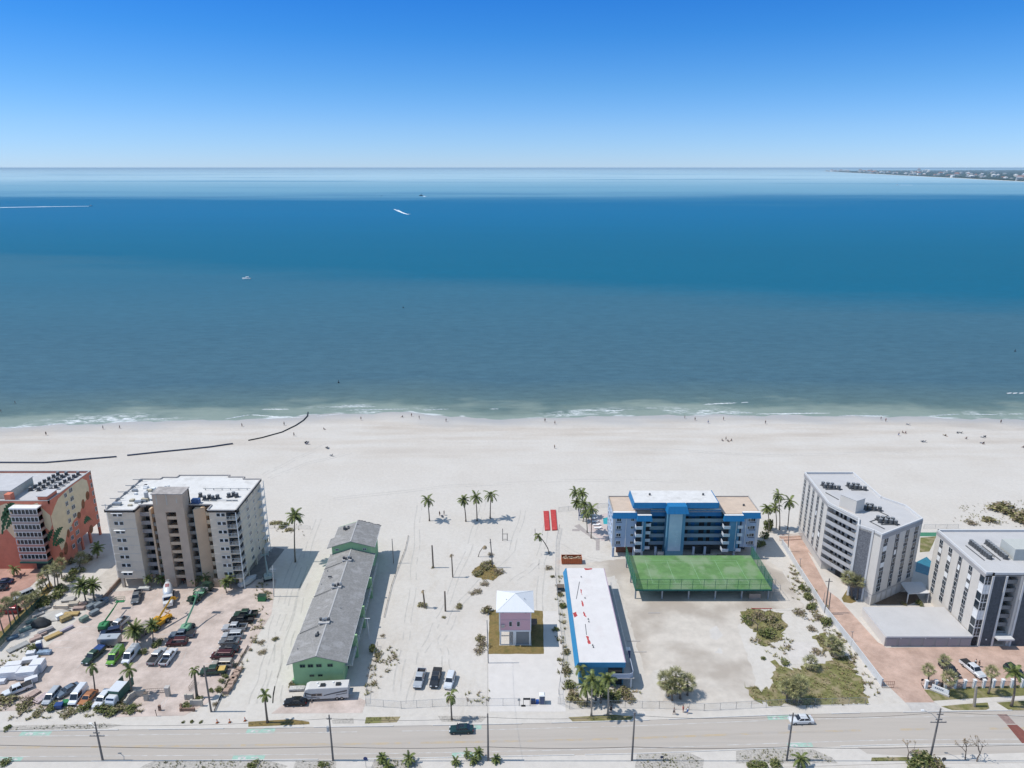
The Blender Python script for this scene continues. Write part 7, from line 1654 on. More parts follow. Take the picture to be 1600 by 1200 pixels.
# ------------------------------------------------------------------ poles, wires, fences, walls
def put(name, label, cat, at, group=None, rz=0.0): x, y = g(*at); return thing(name, label, cat, (x, y, max(ground_z(x, y), 0.0) if y < 270 else ground_z(x, y)), rz, group)
UPG = 'wooden utility poles along the near side of the road'
PY = 108.4
POLES = []
def utility_pole(toppx, label, arms, transformer=False, lamp=False):
 z = high(*toppx, PY); x = onY(*toppx, PY)[0]; x0 = x
 t = thing('utility_pole', label, 'utility pole', (x, PY, 0), 0, UPG); POLES.append((x, z))
 m = MB(); m.tube([(0, 0, 0), (0, 0, z * .5), (0, 0, z)], [.2, .175, .13], 8); m.build('pole', POLEW, t)
 for dz, w in arms:
  m = MB(); m.box(-w / 2, -.2, z - dz - .07, w / 2, -.08, z - dz + .07); a = m.build('crossarm', POLEW, t)
  for s in (-.46, -.2, .2, .46):
   m = MB(); m.cyl(w * s, -.14, z - dz + .07, z - dz + .3, .05, 6); m.build('insulator', mat('insulator_grey', (.4, .41, .42), .3, .1, 3), a)
 if transformer: m = MB(); m.cyl(-.42, -.1, z - 3.6, z - 2.6, .26, 10); m.build('transformer', mat('transformer_grey', (.36, .37, .38), .5, .1, 2), t)
 if lamp:
  m = MB(); m.tube([(0, .1, z - 2.6), (-.8, .9, z - 2.0), (-1.9, 1.6, z - 1.9)], .05, 5); a = m.build('lamp_arm', STEEL, t); m = MB(); m.cbox(-2.1, 1.7, z - 1.92, .6, .3, .14); m.build('lamp_head', WHITE, a)
utility_pole((148, 1128), 'leftmost wooden utility pole in the foreground with two crossarms', ((2.4, 1.2), (3.1, 2.8)), lamp=True)
utility_pole((514, 1117), 'foreground utility pole left of the motor home, with transformer', ((.8, .9),), True)
utility_pole((762, 1115), 'slim dark foreground utility pole right of the driving dark sedan', ())
utility_pole((992, 1112), 'plain foreground utility pole in front of the white roofed motel', ((.25, .5),))
utility_pole((1239.6, 1114), 'foreground utility pole crossing the driving white sedan', ((.4, 1.6),), True)
utility_pole((1470, 1107), 'rightmost foreground utility pole with several crossarms', ((1.2, 1.2), (2.4, 1.2), (3.0, 3.0)), lamp=True)
WIRE = mat('black_cable', (.03, .03, .032), .6, .1, 1)
def cable(pts, r, label, sag=.5, name='overhead_cable'):
 m = MB(); out = []
 for a, b in zip(pts, pts[1:]):
  a, b = Vector(a), Vector(b)
  for i in range(8): t = i / 8; p = a.lerp(b, t); p.z -= sag * 4 * t * (1 - t); out.append(p)
 out.append(Vector(pts[-1])); m.tube(out, r, 4); return tag(m.build(name, WIRE), label, 'cable', 'overhead cables')
zt = lambda k: POLES[k][1]
chain = [(-140, PY - .15, 5.6)] + [(x, PY - .15, high(800, 1166, PY)) for x, z in POLES] + [(150, PY - .15, 6.0)]
cable(chain, .055, 'thick black telephone cable strung low between the foreground poles', .35)
cable([(-140, PY - .25, zt(0) - 3)] + [(x, PY - .25, z - .6) for x, z in POLES] + [(150, PY - .25, 9)], .035, 'thin power cable strung near the tops of the foreground poles', .6)
def pole(base, top, r, label, name='wooden_pole', cat='pole', m_=None, group=None, arm=None, bulge=None):
 x, y = g(*base); z = high(*top, y); dx = onY(*top, y)[0] - x
 t = thing(name, label, cat, (x, y, 0), 0, group); m = MB(); m.tube([(0, 0, 0), (dx * .5, 0, z * .5), (dx, 0, z)], [r, r * .95, r * .8], 7); m.build('shaft', m_ or POLEW, t)
 if arm:
  for dz, w in arm: m = MB(); m.box(dx - w / 2, -.06, z - dz - .05, dx + w / 2, .06, z - dz + .05); m.build('crossarm', m_ or POLEW, t)
 if bulge:
  m = MB(); fs = random.Random(int(x * 10))
  for k in range(7): frond(m, (dx, 0, z), fs.uniform(0, 6.28), fs.uniform(-.6, .2), fs.uniform(.8, 1.5), 2.2, leaf=.25)
  m.build('dead_crown', DEADLEAF, t)
 return t
cable([(POLES[2][0], PY, zt(2) - .3), (*g(763, 1036), 9.0)], .02, 'service cable running from the slim dark pole over the pink house drive', .8)
DT = 'dead palm trunks on the sand lot'
pole((677, 887), (675, 852), .24, 'tallest straight dead trunk at the upper left of the sand lot', 'dead_palm_trunk', 'dead trunk', TRUNK, DT)
pole((707.5, 902), (705.5, 866), .18, 'crooked dead trunk with a curled top in the sand lot', 'dead_palm_trunk', 'dead trunk', TRUNK, DT, bulge=1)
pole((664, 950), (661, 922), .22, 'dead trunk with a broken head drooping left', 'dead_palm_trunk', 'dead trunk', TRUNK, DT, bulge=1)
pole((696, 955), (695, 924), .24, 'smooth dead trunk left of the pink house', 'dead_palm_trunk', 'dead trunk', TRUNK, DT)
pole((770, 887), (766, 842), .16, 'leaning pole with a wire above the olive bushes', arm=((1.2, .6),))
pole((763, 1036), (761, 969), .12, 'thin metal lamp pole at the corner of the pink house lawn', 'lamp_pole', 'lamp pole', STEEL)
pole((330, 1112), (318.5, 1040), .2, 'tall thick leaning pole beside the car park gate', 'utility_pole', 'utility pole')
pole((428, 932), (426, 884), .12, 'white service pole with brackets at the car park corner', 'service_pole', 'pole', mat('white_pole', (.5, .5, .5), .6, .1, 1), arm=((1.0, 1.6), (1.6, 1.0)))
pole((615, 880), (612.5, 842), .12, 'thin post in the shade at the seaward end of the green motel')
pole((1289, 958), (1296, 904), .17, 'taller pole with crossarm on the white boundary wall', arm=((.8, 1.8),))
pole((1294, 960), (1298, 926), .14, 'shorter pole beside the taller one on the white boundary wall')
pole((1285, 950), (1289, 925), .07, 'thin steel post left of the two poles at the white wall', m_=STEEL)
pole((1231, 862), (1233, 830), .12, 'pole beside the brick drive gate', m_=POLEW)
pole((1250, 886), (1251, 873), .07, 'small drive lamp post upper', 'drive_lamp', 'lamp post', STEEL, arm=((.05, .8),))
pole((1331, 1002), (1332, 987), .07, 'small drive lamp post at the middle of the white wall', 'drive_lamp', 'lamp post', STEEL, arm=((.05, .8),))
pole((577, 998), (574, 966), .07, 'pale street lamp in the shade right of the green motel', 'street_lamp', 'street lamp', WHITE, arm=((.05, 1.2),))
pole((904.5, 813), (905, 793), .09, 'blue painted post at the beach clump of palms', m_=BLUE)
pole((836.5, 844), (836, 826), .1, 'wooden post behind the leaning battered palm')
pole((1522, 1104), (1525.5, 1072), .3, 'pale bare palm trunk on the lawn in front of the white pickup', 'dead_palm_trunk', 'dead trunk', MATS['pale_palm_bark'], DT)
def hframe():
 t = put('climbing_ladder', 'timber frame of two posts with rungs on the open beach', 'frame', (788, 845)); x, y = g(788, 845)
 z = high(786, 826, y); m = MB(); m.tube([(-.5, 0, 0), (-.5, 0, z)], .1, 6); m.tube([(.9, 0, 0), (.9, 0, z * .6)], .1, 6)
 for q in (.12, .55): m.box(-.5, -.05, z * q, .9, .05, z * q + .1)
 m.build('frame', POLEW, t)
hframe()
def broken_palm():
 t = put('fallen_palm', 'snapped palm bending over with its dead head hanging', 'dead palm', (747, 870)); x, y = g(747, 870)
 m = MB(); m.tube([(0, 0, 0), (.5, 0, 1.6), (1.3, 0, 2.9), (2.0, 0, 3.6)], [.13, .11, .1, .1], 6); m.build('trunk', TRUNK, t)
 m = MB()
 for k in range(9): frond(m, (2.0, 0, 3.6), k * .7, .2, 1.2, 2.6, leaf=.3)
 m.build('crown', DEADLEAF, t)
broken_palm()
def fence(pts, h, label, name='chain_link_fence', post=None, net=None, step=3.0, r=.04, cat='fence', z=.02, group='fences'):
 P3 = [Vector((*g(*p), z)) for p in pts]; o = P3[0].copy(); t = thing(name, label, cat, o, 0, group)
 pm = post or STEEL; m = MB(); nm = MB()
 for a, b in zip(P3, P3[1:]):
  a, b = a - o, b - o; n = max(1, int((b - a).length / step)); up = Vector((0, 0, h))
  for i in range(n + 1): p = a.lerp(b, i / n); m.tube([p, p + up], r, 5)
  m.tube([a + up, b + up], r * .8, 4); nm.face([a, b, b + up, a + up])
 m.build('post_rail', pm, t); nm.build('mesh_panel', net or NETS, t)
fence(((572, 1103), (627, 1107), (700, 1103), (760, 1103), (812, 1102)), 1.8, 'grey chain link fence along the pavement before the sand lot')
fence(((872, 1100), (890, 1108), (950, 1106), (1030, 1107), (1100, 1111), (1150, 1108), (1220, 1104), (1352, 1101)), 1.8, 'grey chain link fence along the pavement before the vacant lot')
fence(((874, 826), (869, 850), (868, 900), (873, 960), (881, 1030), (873, 1085), (875, 1100)), 1.5, 'sagging chain link fence between pink house and white roofed motel')
fence(((873, 800), (918, 795), (950, 793)), 1.6, 'thin fence at the beach side of the blue hotel')
fence(((402, 826), (430, 826), (485, 827)), 1.2, 'low wire fence at the beach behind the beige tower')
fence(((1443, 826), (1497, 826)), 1.4, 'pool fence between the two grey blocks')
fence(((572, 1100), (575, 1060), (590, 1010)), 1.4, 'old wire fence right of the green motel')
fence(((-6, 1018), (30, 978), (58, 951), (72, 938)), 2.0, 'dark green screened fence along the west boundary', 'screen_fence', CHAIN, screen_mat('dense_green_screen', (.02, .085, .06), .93))
fence(((388, 1010), (352, 1075), (335, 1112)), .5, 'low black silt fence along the sandy lane', 'silt_fence', BLACK, screen_mat('silt_cloth', (.06, .055, .05), .8))
fence(((638, 838), (633, 860), (622, 888), (612, 915), (600, 965)), .5, 'torn silt fence trailing beside the green motel', 'silt_fence', WOOD, screen_mat('torn_cloth', (.3, .28, .25), .35))
def wallrun(pts, h, th, m_, label, name='boundary_wall', cat='wall', z=0.0):
 P2 = [g(*p) for p in pts]; o = P2[0]; t = thing(name, label, cat, (*o, z)); m = MB()
 for a, b in zip(P2, P2[1:]):
  A, B = Vector((a[0] - o[0], a[1] - o[1])), Vector((b[0] - o[0], b[1] - o[1])); d = (B - A).normalized(); n = Vector((d.y, -d.x)) * th / 2
  m.prism([(p.x, p.y) for p in (A + n, B + n, B - n, A - n)], 0, h + .003 * len(m.f))
 m.build('panel', m_, t)
 c = MB()
 for a in P2: c.cbox(a[0] - o[0], a[1] - o[1], h / 2 + .05, th + .16, th + .16, h + .1)
 c.build('pier', m_, t)
wallrun(((1222, 852), (1252, 900), (1288, 957), (1330, 1010), (1377, 1072)), 1.9, .16, mat('white_wall_panel', (.58, .58, .58), .8, .06, .6), 'long white boundary wall beside the brick drive')
wallrun(((162, 938), (174, 924), (188, 908)), 1.1, .3, mat('brown_terrace_wall', (.27, .20, .16), .9, .15, 1), 'brown terrace wall left of the beige tower', 'terrace_wall')
wallrun(((112, 925), (160, 934)), .8, .3, CONC, 'low concrete wall by the pair of date palms', 'terrace_wall')
wallrun(((86, 951), (106, 951)), .9, .35, BEIGE, 'short beige block wall among the building rubble', 'low_wall')
wallrun(((197, 1103), (203, 1094), (212, 1088), (226, 1087)), 1.4, .3, mat('cream_gate_wall', (.50, .45, .38), .9, .1, 1), 'curved cream gate wall at the car park entrance', 'gate_wall')
wallrun(((291, 1093), (301, 1093)), 1.3, .3, MATS['cream_gate_wall'], 'smaller cream planter wall by the thick stripped palm', 'gate_wall')
wallrun(((300, 1103), (315.5, 1103)), 1.5, .3, MATS['cream_gate_wall'], 'larger cream planter wall by the thick stripped palm', 'gate_wall')
wallrun(((283, 1105), (283, 1111), (303, 1111)), .7, .25, mat('brown_brick_planter', (.24, .15, .11), .9, .2, 2), 'brown brick planter edge at the car park exit', 'planter_wall')
for k, (a, b) in enumerate((((354, 1083), (360, 1076)), ((361, 1072), (366, 1065)), ((364, 1063), (370, 1057)), ((369, 1053), (374, 1049)))):
 wallrun((a, b), .8, .9, mat('tan_block', (.38, .27, .21), .9, .12, 1), 'tan wall block of the broken row by the lane, number from the street: ' + ('nearest', 'second', 'third', 'furthest')[k], 'wall_block')
def pillar_fence():
 xs_ = (1446, 1461, 1476, 1491, 1506, 1521, 1536, 1551, 1565, 1580, 1596, 1612)
 o = g(1446, 1075); t = thing('pillar_fence', 'fence of white pillars with dark pickets at the east entrance', 'fence', (*o, 0))
 P2 = [g(x, 1075.5 - (x - 1446) * .012) for x in xs_]
 for a in P2: m = MB(); m.cbox(a[0] - o[0], a[1] - o[1], 1.0, .5, .5, 2.0); m.cbox(a[0] - o[0], a[1] - o[1], 2.04, .66, .66, .12); m.build('pillar', WHITE, t)
 for a, b in zip(P2, P2[1:]):
  m = MB(); A, B = Vector((a[0] - o[0] + .28, a[1] - o[1], 0)), Vector((b[0] - o[0] - .28, b[1] - o[1], 0)); n = 9
  for z in (.25, 1.45): m.tube([A + Vector((0, 0, z)), B + Vector((0, 0, z))], .04, 4)
  for i in range(n): p = A.lerp(B, (i + .5) / n); m.tube([p + Vector((0, 0, .1)), p + Vector((0, 0, 1.6))], .025, 4)
  m.build('picket_panel', PAINTS['dark'], t)
pillar_fence()
def gate(a, b, h, m_, label, name='swing_gate'):
 A, B = Vector((*g(*a), 0)), Vector((*g(*b), 0)); t = thing(name, label, 'gate', A); d = B - A; m = MB(); n = max(3, int(d.length / .4))
 for i in range(n + 1): p = d * (i / n); m.tube([p + Vector((0, 0, .1)), p + Vector((0, 0, h))], .045 if i in (0, n) else .025, 4)
 for z in (.15, h * .5, h): m.tube([Vector((0, 0, z)), d + Vector((0, 0, z))], .045, 4)
 m.build('frame', m_, t)
gate((1378, 1075), (1396, 1075), 1.7, mat('rust_red_gate', (.16, .06, .04), .7, .2, 2), 'rusty red gate at the street end of the white wall')
gate((229, 1084), (260, 1082), 1.2, WOOD, 'swing gate between the curved wall and the gate pillar')
gate((296, 1080), (306, 1066), 1.2, WOOD, 'open gate leaf behind the thick stripped palm')
gate((1218, 845), (1252, 843), 2.0, mat('orange_brown_gate', (.36, .15, .07), .7, .2, 2), 'orange brown timber gate across the top of the brick drive')
def solid(name, label, cat, at, parts, rz=0.0, group=None):
 t = put(name, label, cat, at, group, R(rz))
 for pn, m_, f in parts: m = MB(); f(m); m.build(pn, m_, t)
 return t
solid('gate_pillar', 'square cream gate pillar with a cap at the car park exit', 'pillar', (263, 1087), (('shaft', MATS['cream_gate_wall'], lambda m: m.cbox(0, 0, 1.1, .8, .8, 2.2)), ('cap', CONC, lambda m: m.cbox(0, 0, 2.26, 1.0, 1.0, .14))))
solid('gate_pillar', 'slim dark gate pillar beside the curved cream wall', 'pillar', (229, 1094), (('shaft', MATS['cream_gate_wall'], lambda m: m.cbox(0, 0, .9, .7, .7, 1.8)), ('cap', WOOD, lambda m: m.cbox(0, 0, 1.85, .85, .85, .12))))
solid('entry_post', 'brown key pad post between the exit lanes', 'post', (250, 1110), (('shaft', mat('brown_post', (.25, .15, .11), .8, .1, 1), lambda m: m.cbox(0, 0, .65, .45, .4, 1.3)), ('keypad', DARK, lambda m: m.cbox(0, -.21, 1.0, .25, .03, .3))))
solid('entry_post', 'thin post at the head of the exit lane line', 'post', (245, 1119), (('shaft', MATS['brown_post'], lambda m: m.tube([(0, 0, 0), (-.1, 0, 1.4)], .07, 6)), ('keypad', DARK, lambda m: m.cbox(-.1, 0, 1.45, .15, .15, .18))))
# ---- entrance sign (its writing cannot be read in the photograph)
solid('entrance_sign', 'white slanted entrance sign board on the lawn by the pillar fence', 'sign', (1468, 1083), (('board', WHITE, lambda m: m.box(-1.6, -.1, .35, 1.6, .1, 1.5)), ('sign_face', mat('slate_letters', (.10, .13, .18), .7, .3, 4), lambda m: [m.box(-1.0 + .34 * k, -.13, .85, -.8 + .34 * k, -.1, 1.2) for k in range(5)]), ('base', CONC, lambda m: m.box(-1.8, -.3, 0, 1.8, .3, .35))), -38)
for at, l in (((339.5, 1129.5), 'left orange traffic cone on the pavement'), ((359, 1129), 'tallest orange traffic cone on the pavement'), ((383, 1126.5), 'orange traffic cone beside the dry grass strip')):
 solid('traffic_cone', l, 'traffic cone', at, (('cone', ORANGE, lambda m: m.cyl(0, 0, .05, .95, .22, 10, .05)), ('base', BLACK, lambda m: m.cbox(0, 0, .03, .55, .55, .06)), ('band', WHITE, lambda m: m.cyl(0, 0, .45, .62, .15, 10, .12))), 0, 'traffic cones')
def signpost(at, h, m_, label, kind='octagon', rz=0):
 t = put('road_sign', label, 'road sign', at, 'road signs', R(rz)); m = MB(); m.tube([(0, 0, 0), (0, 0, h)], .045, 6); m.build('post', STEEL, t)
 m = MB(); n = 8 if kind == 'octagon' else 4; r = .42 if kind == 'octagon' else .38
 m.loft([[(r * math.cos(2 * math.pi * (i + .5) / n), y, h + r * math.sin(2 * math.pi * (i + .5) / n)) for i in range(n)] for y in (-.06, -.03)]); m.build('sign_plate', m_, t)
signpost((572, 1199), 2.1, mat('sign_back_blue', (.03, .05, .16), .5, .1, 1), 'blue backed sign on a post at the near pavement')
signpost((1033, 1196), 2.0, PAINTS['navy'], 'dark sign on a post in the near planting bed', 'sq')
signpost((1472, 1199), 2.0, PAINTS['dark'], 'dark round sign at the bottom right right of the utility pole')
signpost((811, 1103), 1.6, STEEL, 'small grey notice board on the chain link fence', 'sq')
signpost((1440, 1068), 1.0, PAINTS['dark'], 'little dark sign beside the pillar fence end', 'sq')
# ---- big loose things
MATR = mat('red_tarp', (.45, .055, .05), .8, .2, .8, stain=((.5, .3, .28), .8, .6, .6))
for q, l in ((((849.4, 799.6), (856.9, 799.3), (859, 829), (851.6, 829.6)), 'left one of the two long red mats on the sand'), (((860.3, 797.6), (868, 797.6), (870.6, 828.7), (862.9, 829.4)), 'right one of the two long red mats on the sand')):
 P2 = [g(*p) for p in q]; o = P2[3]; t = thing('red_mat', l, 'mat', (*o, 0), 0, 'red mats on the sand'); m = MB(); m.prism([(x - o[0], y - o[1]) for x, y in P2], .02, .3); m.build('mat', MATR, t)
 m = MB()
 for s in (0, 1):
  a, b = (P2[0], P2[3]) if s == 0 else (P2[1], P2[2]); m.tube([(a[0] - o[0], a[1] - o[1], .3), (b[0] - o[0], b[1] - o[1], .3)], .07, 4)
 m.build('edge_roll', RED, t)
def container():
 t = put('rubbish_skip', 'orange open topped rubbish skip full of rubble', 'skip', (893.5, 882)); c = mat('skip_orange', (.48, .13, .045), .6, .2, 1, stain=((.25, .10, .06), .8, .6, .6))
 m = MB(); m.box(-2.9, 0, .2, 2.9, .08, 1.8); m.box(-2.9, 2.3, .2, 2.9, 2.38, 1.8); m.box(-2.9, .08, .2, -2.82, 2.3, 1.8); m.box(2.82, .08, .2, 2.9, 2.3, 1.8); m.box(-2.82, .08, .2, 2.82, 2.3, .3); m.build('shell', c, t)
 m = MB()
 for k in range(10): m.box(-2.8 + k * .6, -.06, .2, -2.7 + k * .6, 0, 1.75)
 m.build('rib', mat('skip_dark_orange', (.36, .09, .035), .6, .2, 1), t)
 m = MB()
 for k in range(60): m.cbox(rnd.uniform(-2.6, 2.6), rnd.uniform(.3, 2.1), rnd.uniform(.9, 1.6), rnd.uniform(.2, .9), rnd.uniform(.2, .5), rnd.uniform(.1, .4))
 m.build('rubble', mat('mixed_rubble', (.36, .28, .2), .9, .6, 2.5), t)
container()
def toilet(at, c, label, rz=0):
 return solid('portable_toilet', label, 'portable toilet', at, (('cabin', c, lambda m: m.cbox(0, 0, 1.05, 1.15, 1.15, 2.1)), ('roof', WHITE, lambda m: m.prism([(-.6, -.6), (.6, -.6), (.6, .6), (-.6, .6)], 2.1, 2.3, [(-.4, -.4), (.4, -.4), (.4, .4), (-.4, .4)])), ('door', mat('toilet_door', (.10, .12, .2), .6, .1, 1), lambda m: m.box(-.4, -.6, .15, .4, -.575, 1.9))), rz, 'portable toilets')
toilet((63, 1015), PAINTS['blue'], 'blue portable toilet with white roof beside the yellow green bush', 25)
toilet((980, 1026), mat('violet_blue', (.03, .03, .16), .5, .1, 1), 'dark violet portable toilet in the shade of the white roofed motel')
toilet((847, 1098), mat('grey_cabin', (.22, .24, .25), .6, .1, 1), 'grey portable toilet with white roof by the pavement')
solid('equipment_box', 'blue equipment boxes beside the grey portable toilet', 'box', (833, 1099), (('box', PAINTS['navy'], lambda m: m.cbox(0, 0, .5, 1.0, .7, 1.0)), ('lid', BLUE, lambda m: m.cbox(.9, .1, .35, .7, .6, .7))))
solid('timber_portal', 'dark portal frame standing at the pink house drive', 'frame', (823, 1103), (('frame', PAINTS['dark'], lambda m: (m.box(-.75, -.05, 0, -.65, .05, 2.0), m.box(.65, -.05, 0, .75, .05, 2.0), m.box(-.75, -.05, 1.55, .75, .05, 2.0))), ('foot', BLACK, lambda m: m.cbox(-.7, 0, .03, .9, .5, .06))))
solid('crate_stack', 'stack of grey crates beside the blue mansard of the motel', 'crates', (876, 922), (('crate', MATS['condenser_grey'], lambda m: (m.cbox(0, 0, .6, 1.8, 1.6, 1.2), m.cbox(-.5, -1.6, .4, 1.0, .9, .8))), ('lid', WOOD, lambda m: m.cbox(0, 0, 1.25, 1.9, 1.7, .08))))
solid('covered_boat', 'white shrouded boat under the right wing of the beige tower', 'boat', (387, 912), (('hull', mat('shroud_white', (.5, .5, .5), .8, .05, 1), lambda m: m.loft([ring(-2.6, .7, .4, 1.4, .2, .5), ring(0, 1.0, .3, 1.9, .2, .4), ring(2.2, .7, .5, 1.5, .2, .4), ring(3.0, .15, .9, 1.3, .05, .5)])), ('trailer_frame', STEEL, lambda m: m.box(-2.4, -.4, .15, 3.2, .4, .3))), 60)
solid('utility_box', 'dark green utility cabinet at the corner of the brick car park', 'cabinet', (410, 938), (('cabinet', LIFTG, lambda m: m.cbox(0, 0, .8, 1.9, 1.3, 1.5)), ('roof', PAINTS['green'], lambda m: m.cbox(0, 0, 1.6, 2.0, 1.4, .12)), ('skid', BLACK, lambda m: m.cbox(0, 0, .06, 2.1, 1.2, .1))))
# ---- building materials heaped at the west side of the car park
WM = 'building materials stored in the car park'
def crates(at, sx_, sy_, h, m_, label, rz=35, name='material_stack', top=None, n=3):
 def f(m):
  for k in range(n): m.rbox(rnd.uniform(-.08, .08), rnd.uniform(-.08, .08), .12 + h * k / n, sx_ * rnd.uniform(.94, 1), sy_ * rnd.uniform(.94, 1), h / n - .03, rnd.uniform(-.03, .03))
 return solid(name, label, 'materials', at, (('pack', m_, f), ('pallet', WOOD, lambda m: m.box(-sx_ / 2, -sy_ / 2, 0, sx_ / 2, sy_ / 2, .11))), rz, WM)
WRAP = mat('white_wrap', (.66, .66, .68), .5, .06, 1.5); LUM = mat('yellow_lumber', (.42, .30, .13), .8, .25, 3, stretch=(.4, 5, 5)); GT = mat('grey_tarp', (.18, .21, .23), .7, .2, 1); PBR = mat('pinkish_brick_pack', (.40, .30, .26), .9, .2, 2)
for a in (((17, 1058), 4.2, 2.4, 2.0, WRAP, 'largest white wrapped stack at the left edge', 8), ((44, 1058), 4.0, 2.4, 2.0, WRAP, 'white wrapped stack right of the largest one', 8), ((61, 1047), 2.6, 2.4, 2.2, WRAP, 'tall white wrapped stack at the right end of the wrapped group', 8), ((50, 1066), 2.4, 1.3, 1.2, WRAP, 'low white wrapped pack in front of the wrapped group', 40), ((22, 1042), 3.4, 1.6, .9, WRAP, 'flat white wrapped pack behind the largest one', 8), ((48, 1034), 3.2, 1.5, 1.0, WRAP, 'long white wrapped pack at the back of the wrapped group', 12), ((49, 1024), 1.8, 1.5, .9, WRAP, 'single white wrapped cube near the blue tarpaulin pack', 20), ((3, 1066), 2.0, 2.0, .8, WRAP, 'white wrapped pack cut by the left edge', 8),
          ((70, 1022), 3.0, 1.2, .7, mat('blue_white_tarp', (.24, .32, .42), .6, .5, 1.2), 'blue and white tarpaulin pack beside the portable toilet', 5),
          ((84, 995), 3.6, 1.4, .5, LUM, 'yellow lumber pile with loose boards', 52), ((90, 990), 2.6, .6, .4, LUM, 'narrow lumber pile beside the yellow one', 52), ((104, 985), 3.2, .7, .6, mat('lilac_pack', (.40, .36, .40), .8, .15, 1), 'long lilac grey bundle on the pavers', 55), ((72, 988), 3.4, 1.0, .7, mat('grey_pack', (.28, .26, .26), .9, .2, 1), 'grey block stack behind the lumber', 48), ((64, 993), 2.6, 1.0, .5, PBR, 'reddish block stack behind the lumber', 48), ((56, 1000), 2.4, 1.1, .5, PBR, 'reddish slab stack near the fence', 45),
          ((103, 969), 2.4, 1.6, 1.1, mat('mixed_timber', (.33, .25, .12), .9, .5, 2), 'heap of mixed timber and cuttings', 50), ((94, 967), 1.6, 1.3, 1.2, WHITE, 'white and red bin beside the timber heap', 50), ((112, 961), 3.6, 1.5, .5, LUM, 'tan plank stack behind the timber heap', 5), ((124, 952), 2.8, 1.2, .6, PBR, 'pinkish brick pack behind the plank stack', 5), ((116, 946), 2.4, 1.4, .8, mat('sand_pack', (.45, .40, .33), .9, .15, 1), 'beige block pack below the short beige wall', 10), ((128, 945), 2.6, .9, .6, PBR, 'pink slab pack left of the grey covered carts', 15), ((108, 938), 3.0, 2.0, .5, mat('gravel_bag', (.42, .40, .37), .9, .2, 2), 'heap of grey bags by the low concrete wall', 10),
          ((144, 950), 2.2, 1.3, 1.1, GT, 'left grey covered cart by the date palms', 62), ((155, 948), 2.6, 1.3, 1.1, GT, 'right grey covered cart by the date palms', 62), ((163, 942), 2.2, 1.3, 1.1, mat('blue_grey_tarp', (.15, .20, .26), .7, .2, 1), 'blue grey covered cart next to the terrace wall', 62), ((148, 960), 2.2, 1.2, 1.0, GT, 'grey covered cart in front of the pair', 62), ((132, 970), 1.9, 1.3, 1.1, mat('dull_green_tarp', (.16, .22, .19), .7, .2, 1), 'dull green covered cart alone on the pavers', 62),
          ((29, 1012), 4.4, 1.7, .3, mat('concrete_slab', (.33, .33, .32), .9, .1, 1), 'grey slab in a timber frame beside the west fence', 55), ((50, 972), 2.4, 1.0, .5, mat('teal_debris', (.22, .30, .27), .8, .4, 1.5), 'teal debris pile along the green fence', 48), ((60, 962), 2.6, .9, .5, CONC, 'pale slab pile along the green fence', 48), ((70, 952), 2.6, .9, .5, CONC, 'second pale slab pile further up the green fence', 48), ((20, 998), 2.4, 1.0, .6, mat('blue_debris', (.10, .16, .22), .8, .4, 1.5), 'dark blue debris pile along the green fence', 48), ((40, 985), 2.6, 1.1, .5, mat('teal_debris', (.22, .3, .27), .8, .4, 1.5), 'mixed debris pile below the green fence', 48),
          ((226, 922), 3.0, 1.3, .8, mat('white_cart', (.5, .5, .48), .7, .1, 1), 'white flat cart under the left wing of the beige tower', 3), ((66, 1092), 1.8, 3.0, .35, mat('pink_rubble', (.45, .36, .36), .9, .3, 2), 'pinkish brick rubble strip left of the silver minivan', -25), ((52, 1086), 1.6, 2.6, .4, PBR, 'red brown brick rubble next to the white pickup', -25), ((93, 1106), 1.5, 1.2, 1.0, PAINTS['blue'], 'bright blue tarpaulin bundle at the car park edge', 10), ((104, 1101), 1.4, 1.2, .9, LIFTG, 'green covered bundle behind the blue bundle', 10), ((176, 1101), 2.0, 1.2, 1.0, mat('bright_green_bin', (.02, .22, .10), .6, .1, 1), 'bright green bin beside the box truck', 20), ((178, 1112), 4.0, .5, .4, mat('dark_pipes', (.12, .10, .09), .8, .4, 2), 'bundle of dark poles by the curved gate wall', 40), ((463, 1068), 1.4, .9, 1.2, GREENW, 'green refuse box at the corner of the green motel', 0), ((465, 1078), 3.4, 1.2, .6, mat('white_rubble', (.5, .48, .46), .9, .4, 2), 'white rubble heap before the green motel', 5)):
 crates(a[0], a[1], a[2], a[3], a[4], a[5], a[6])
def heap(at, r, h, m_, label, name='heap'):
 t = put(name, label, 'heap', at); m = MB(); n = 18; rings = []
 for k in range(6):
  f = 1 - k / 5.5; rings.append([(r[0] * f * math.cos(2 * math.pi * i / n) * rnd.uniform(.88, 1.1), r[1] * f * math.sin(2 * math.pi * i / n) * rnd.uniform(.88, 1.1), h * (1 - f * f) * rnd.uniform(.92, 1.06) + .01) for i in range(n)])
 m.loft(rings); m.build('mound', m_, t, True)
heap((64, 976), (2.6, 1.8), 1.9, mat('black_tarp', (.035, .038, .04), .7, .3, 1), 'black tarpaulin covered heap beside the west fence', 'tarp_heap')
heap((88, 962), (4.2, 2.6), .5, mat('grey_sand', (.45, .43, .40), .95, .1, 1), 'flat heap of grey sand between rubble and carts', 'sand_heap')
for at, l, c in (((1022, 958), 'upper parking stop', 0), ((990, 1002), 'middle parking stop', 0), ((1000, 1019), 'lowest parking stop', 0)):
 solid('parking_stop', l + ' of concrete on the lot right of the motel', 'parking stop', at, (('bar', CONC, lambda m: m.prism([(-1.6, -.12), (1.6, -.12), (1.6, .12), (-1.6, .12)], .02, .18, [(-1.5, -.06), (1.5, -.06), (1.5, .06), (-1.5, .06)])),), 0)
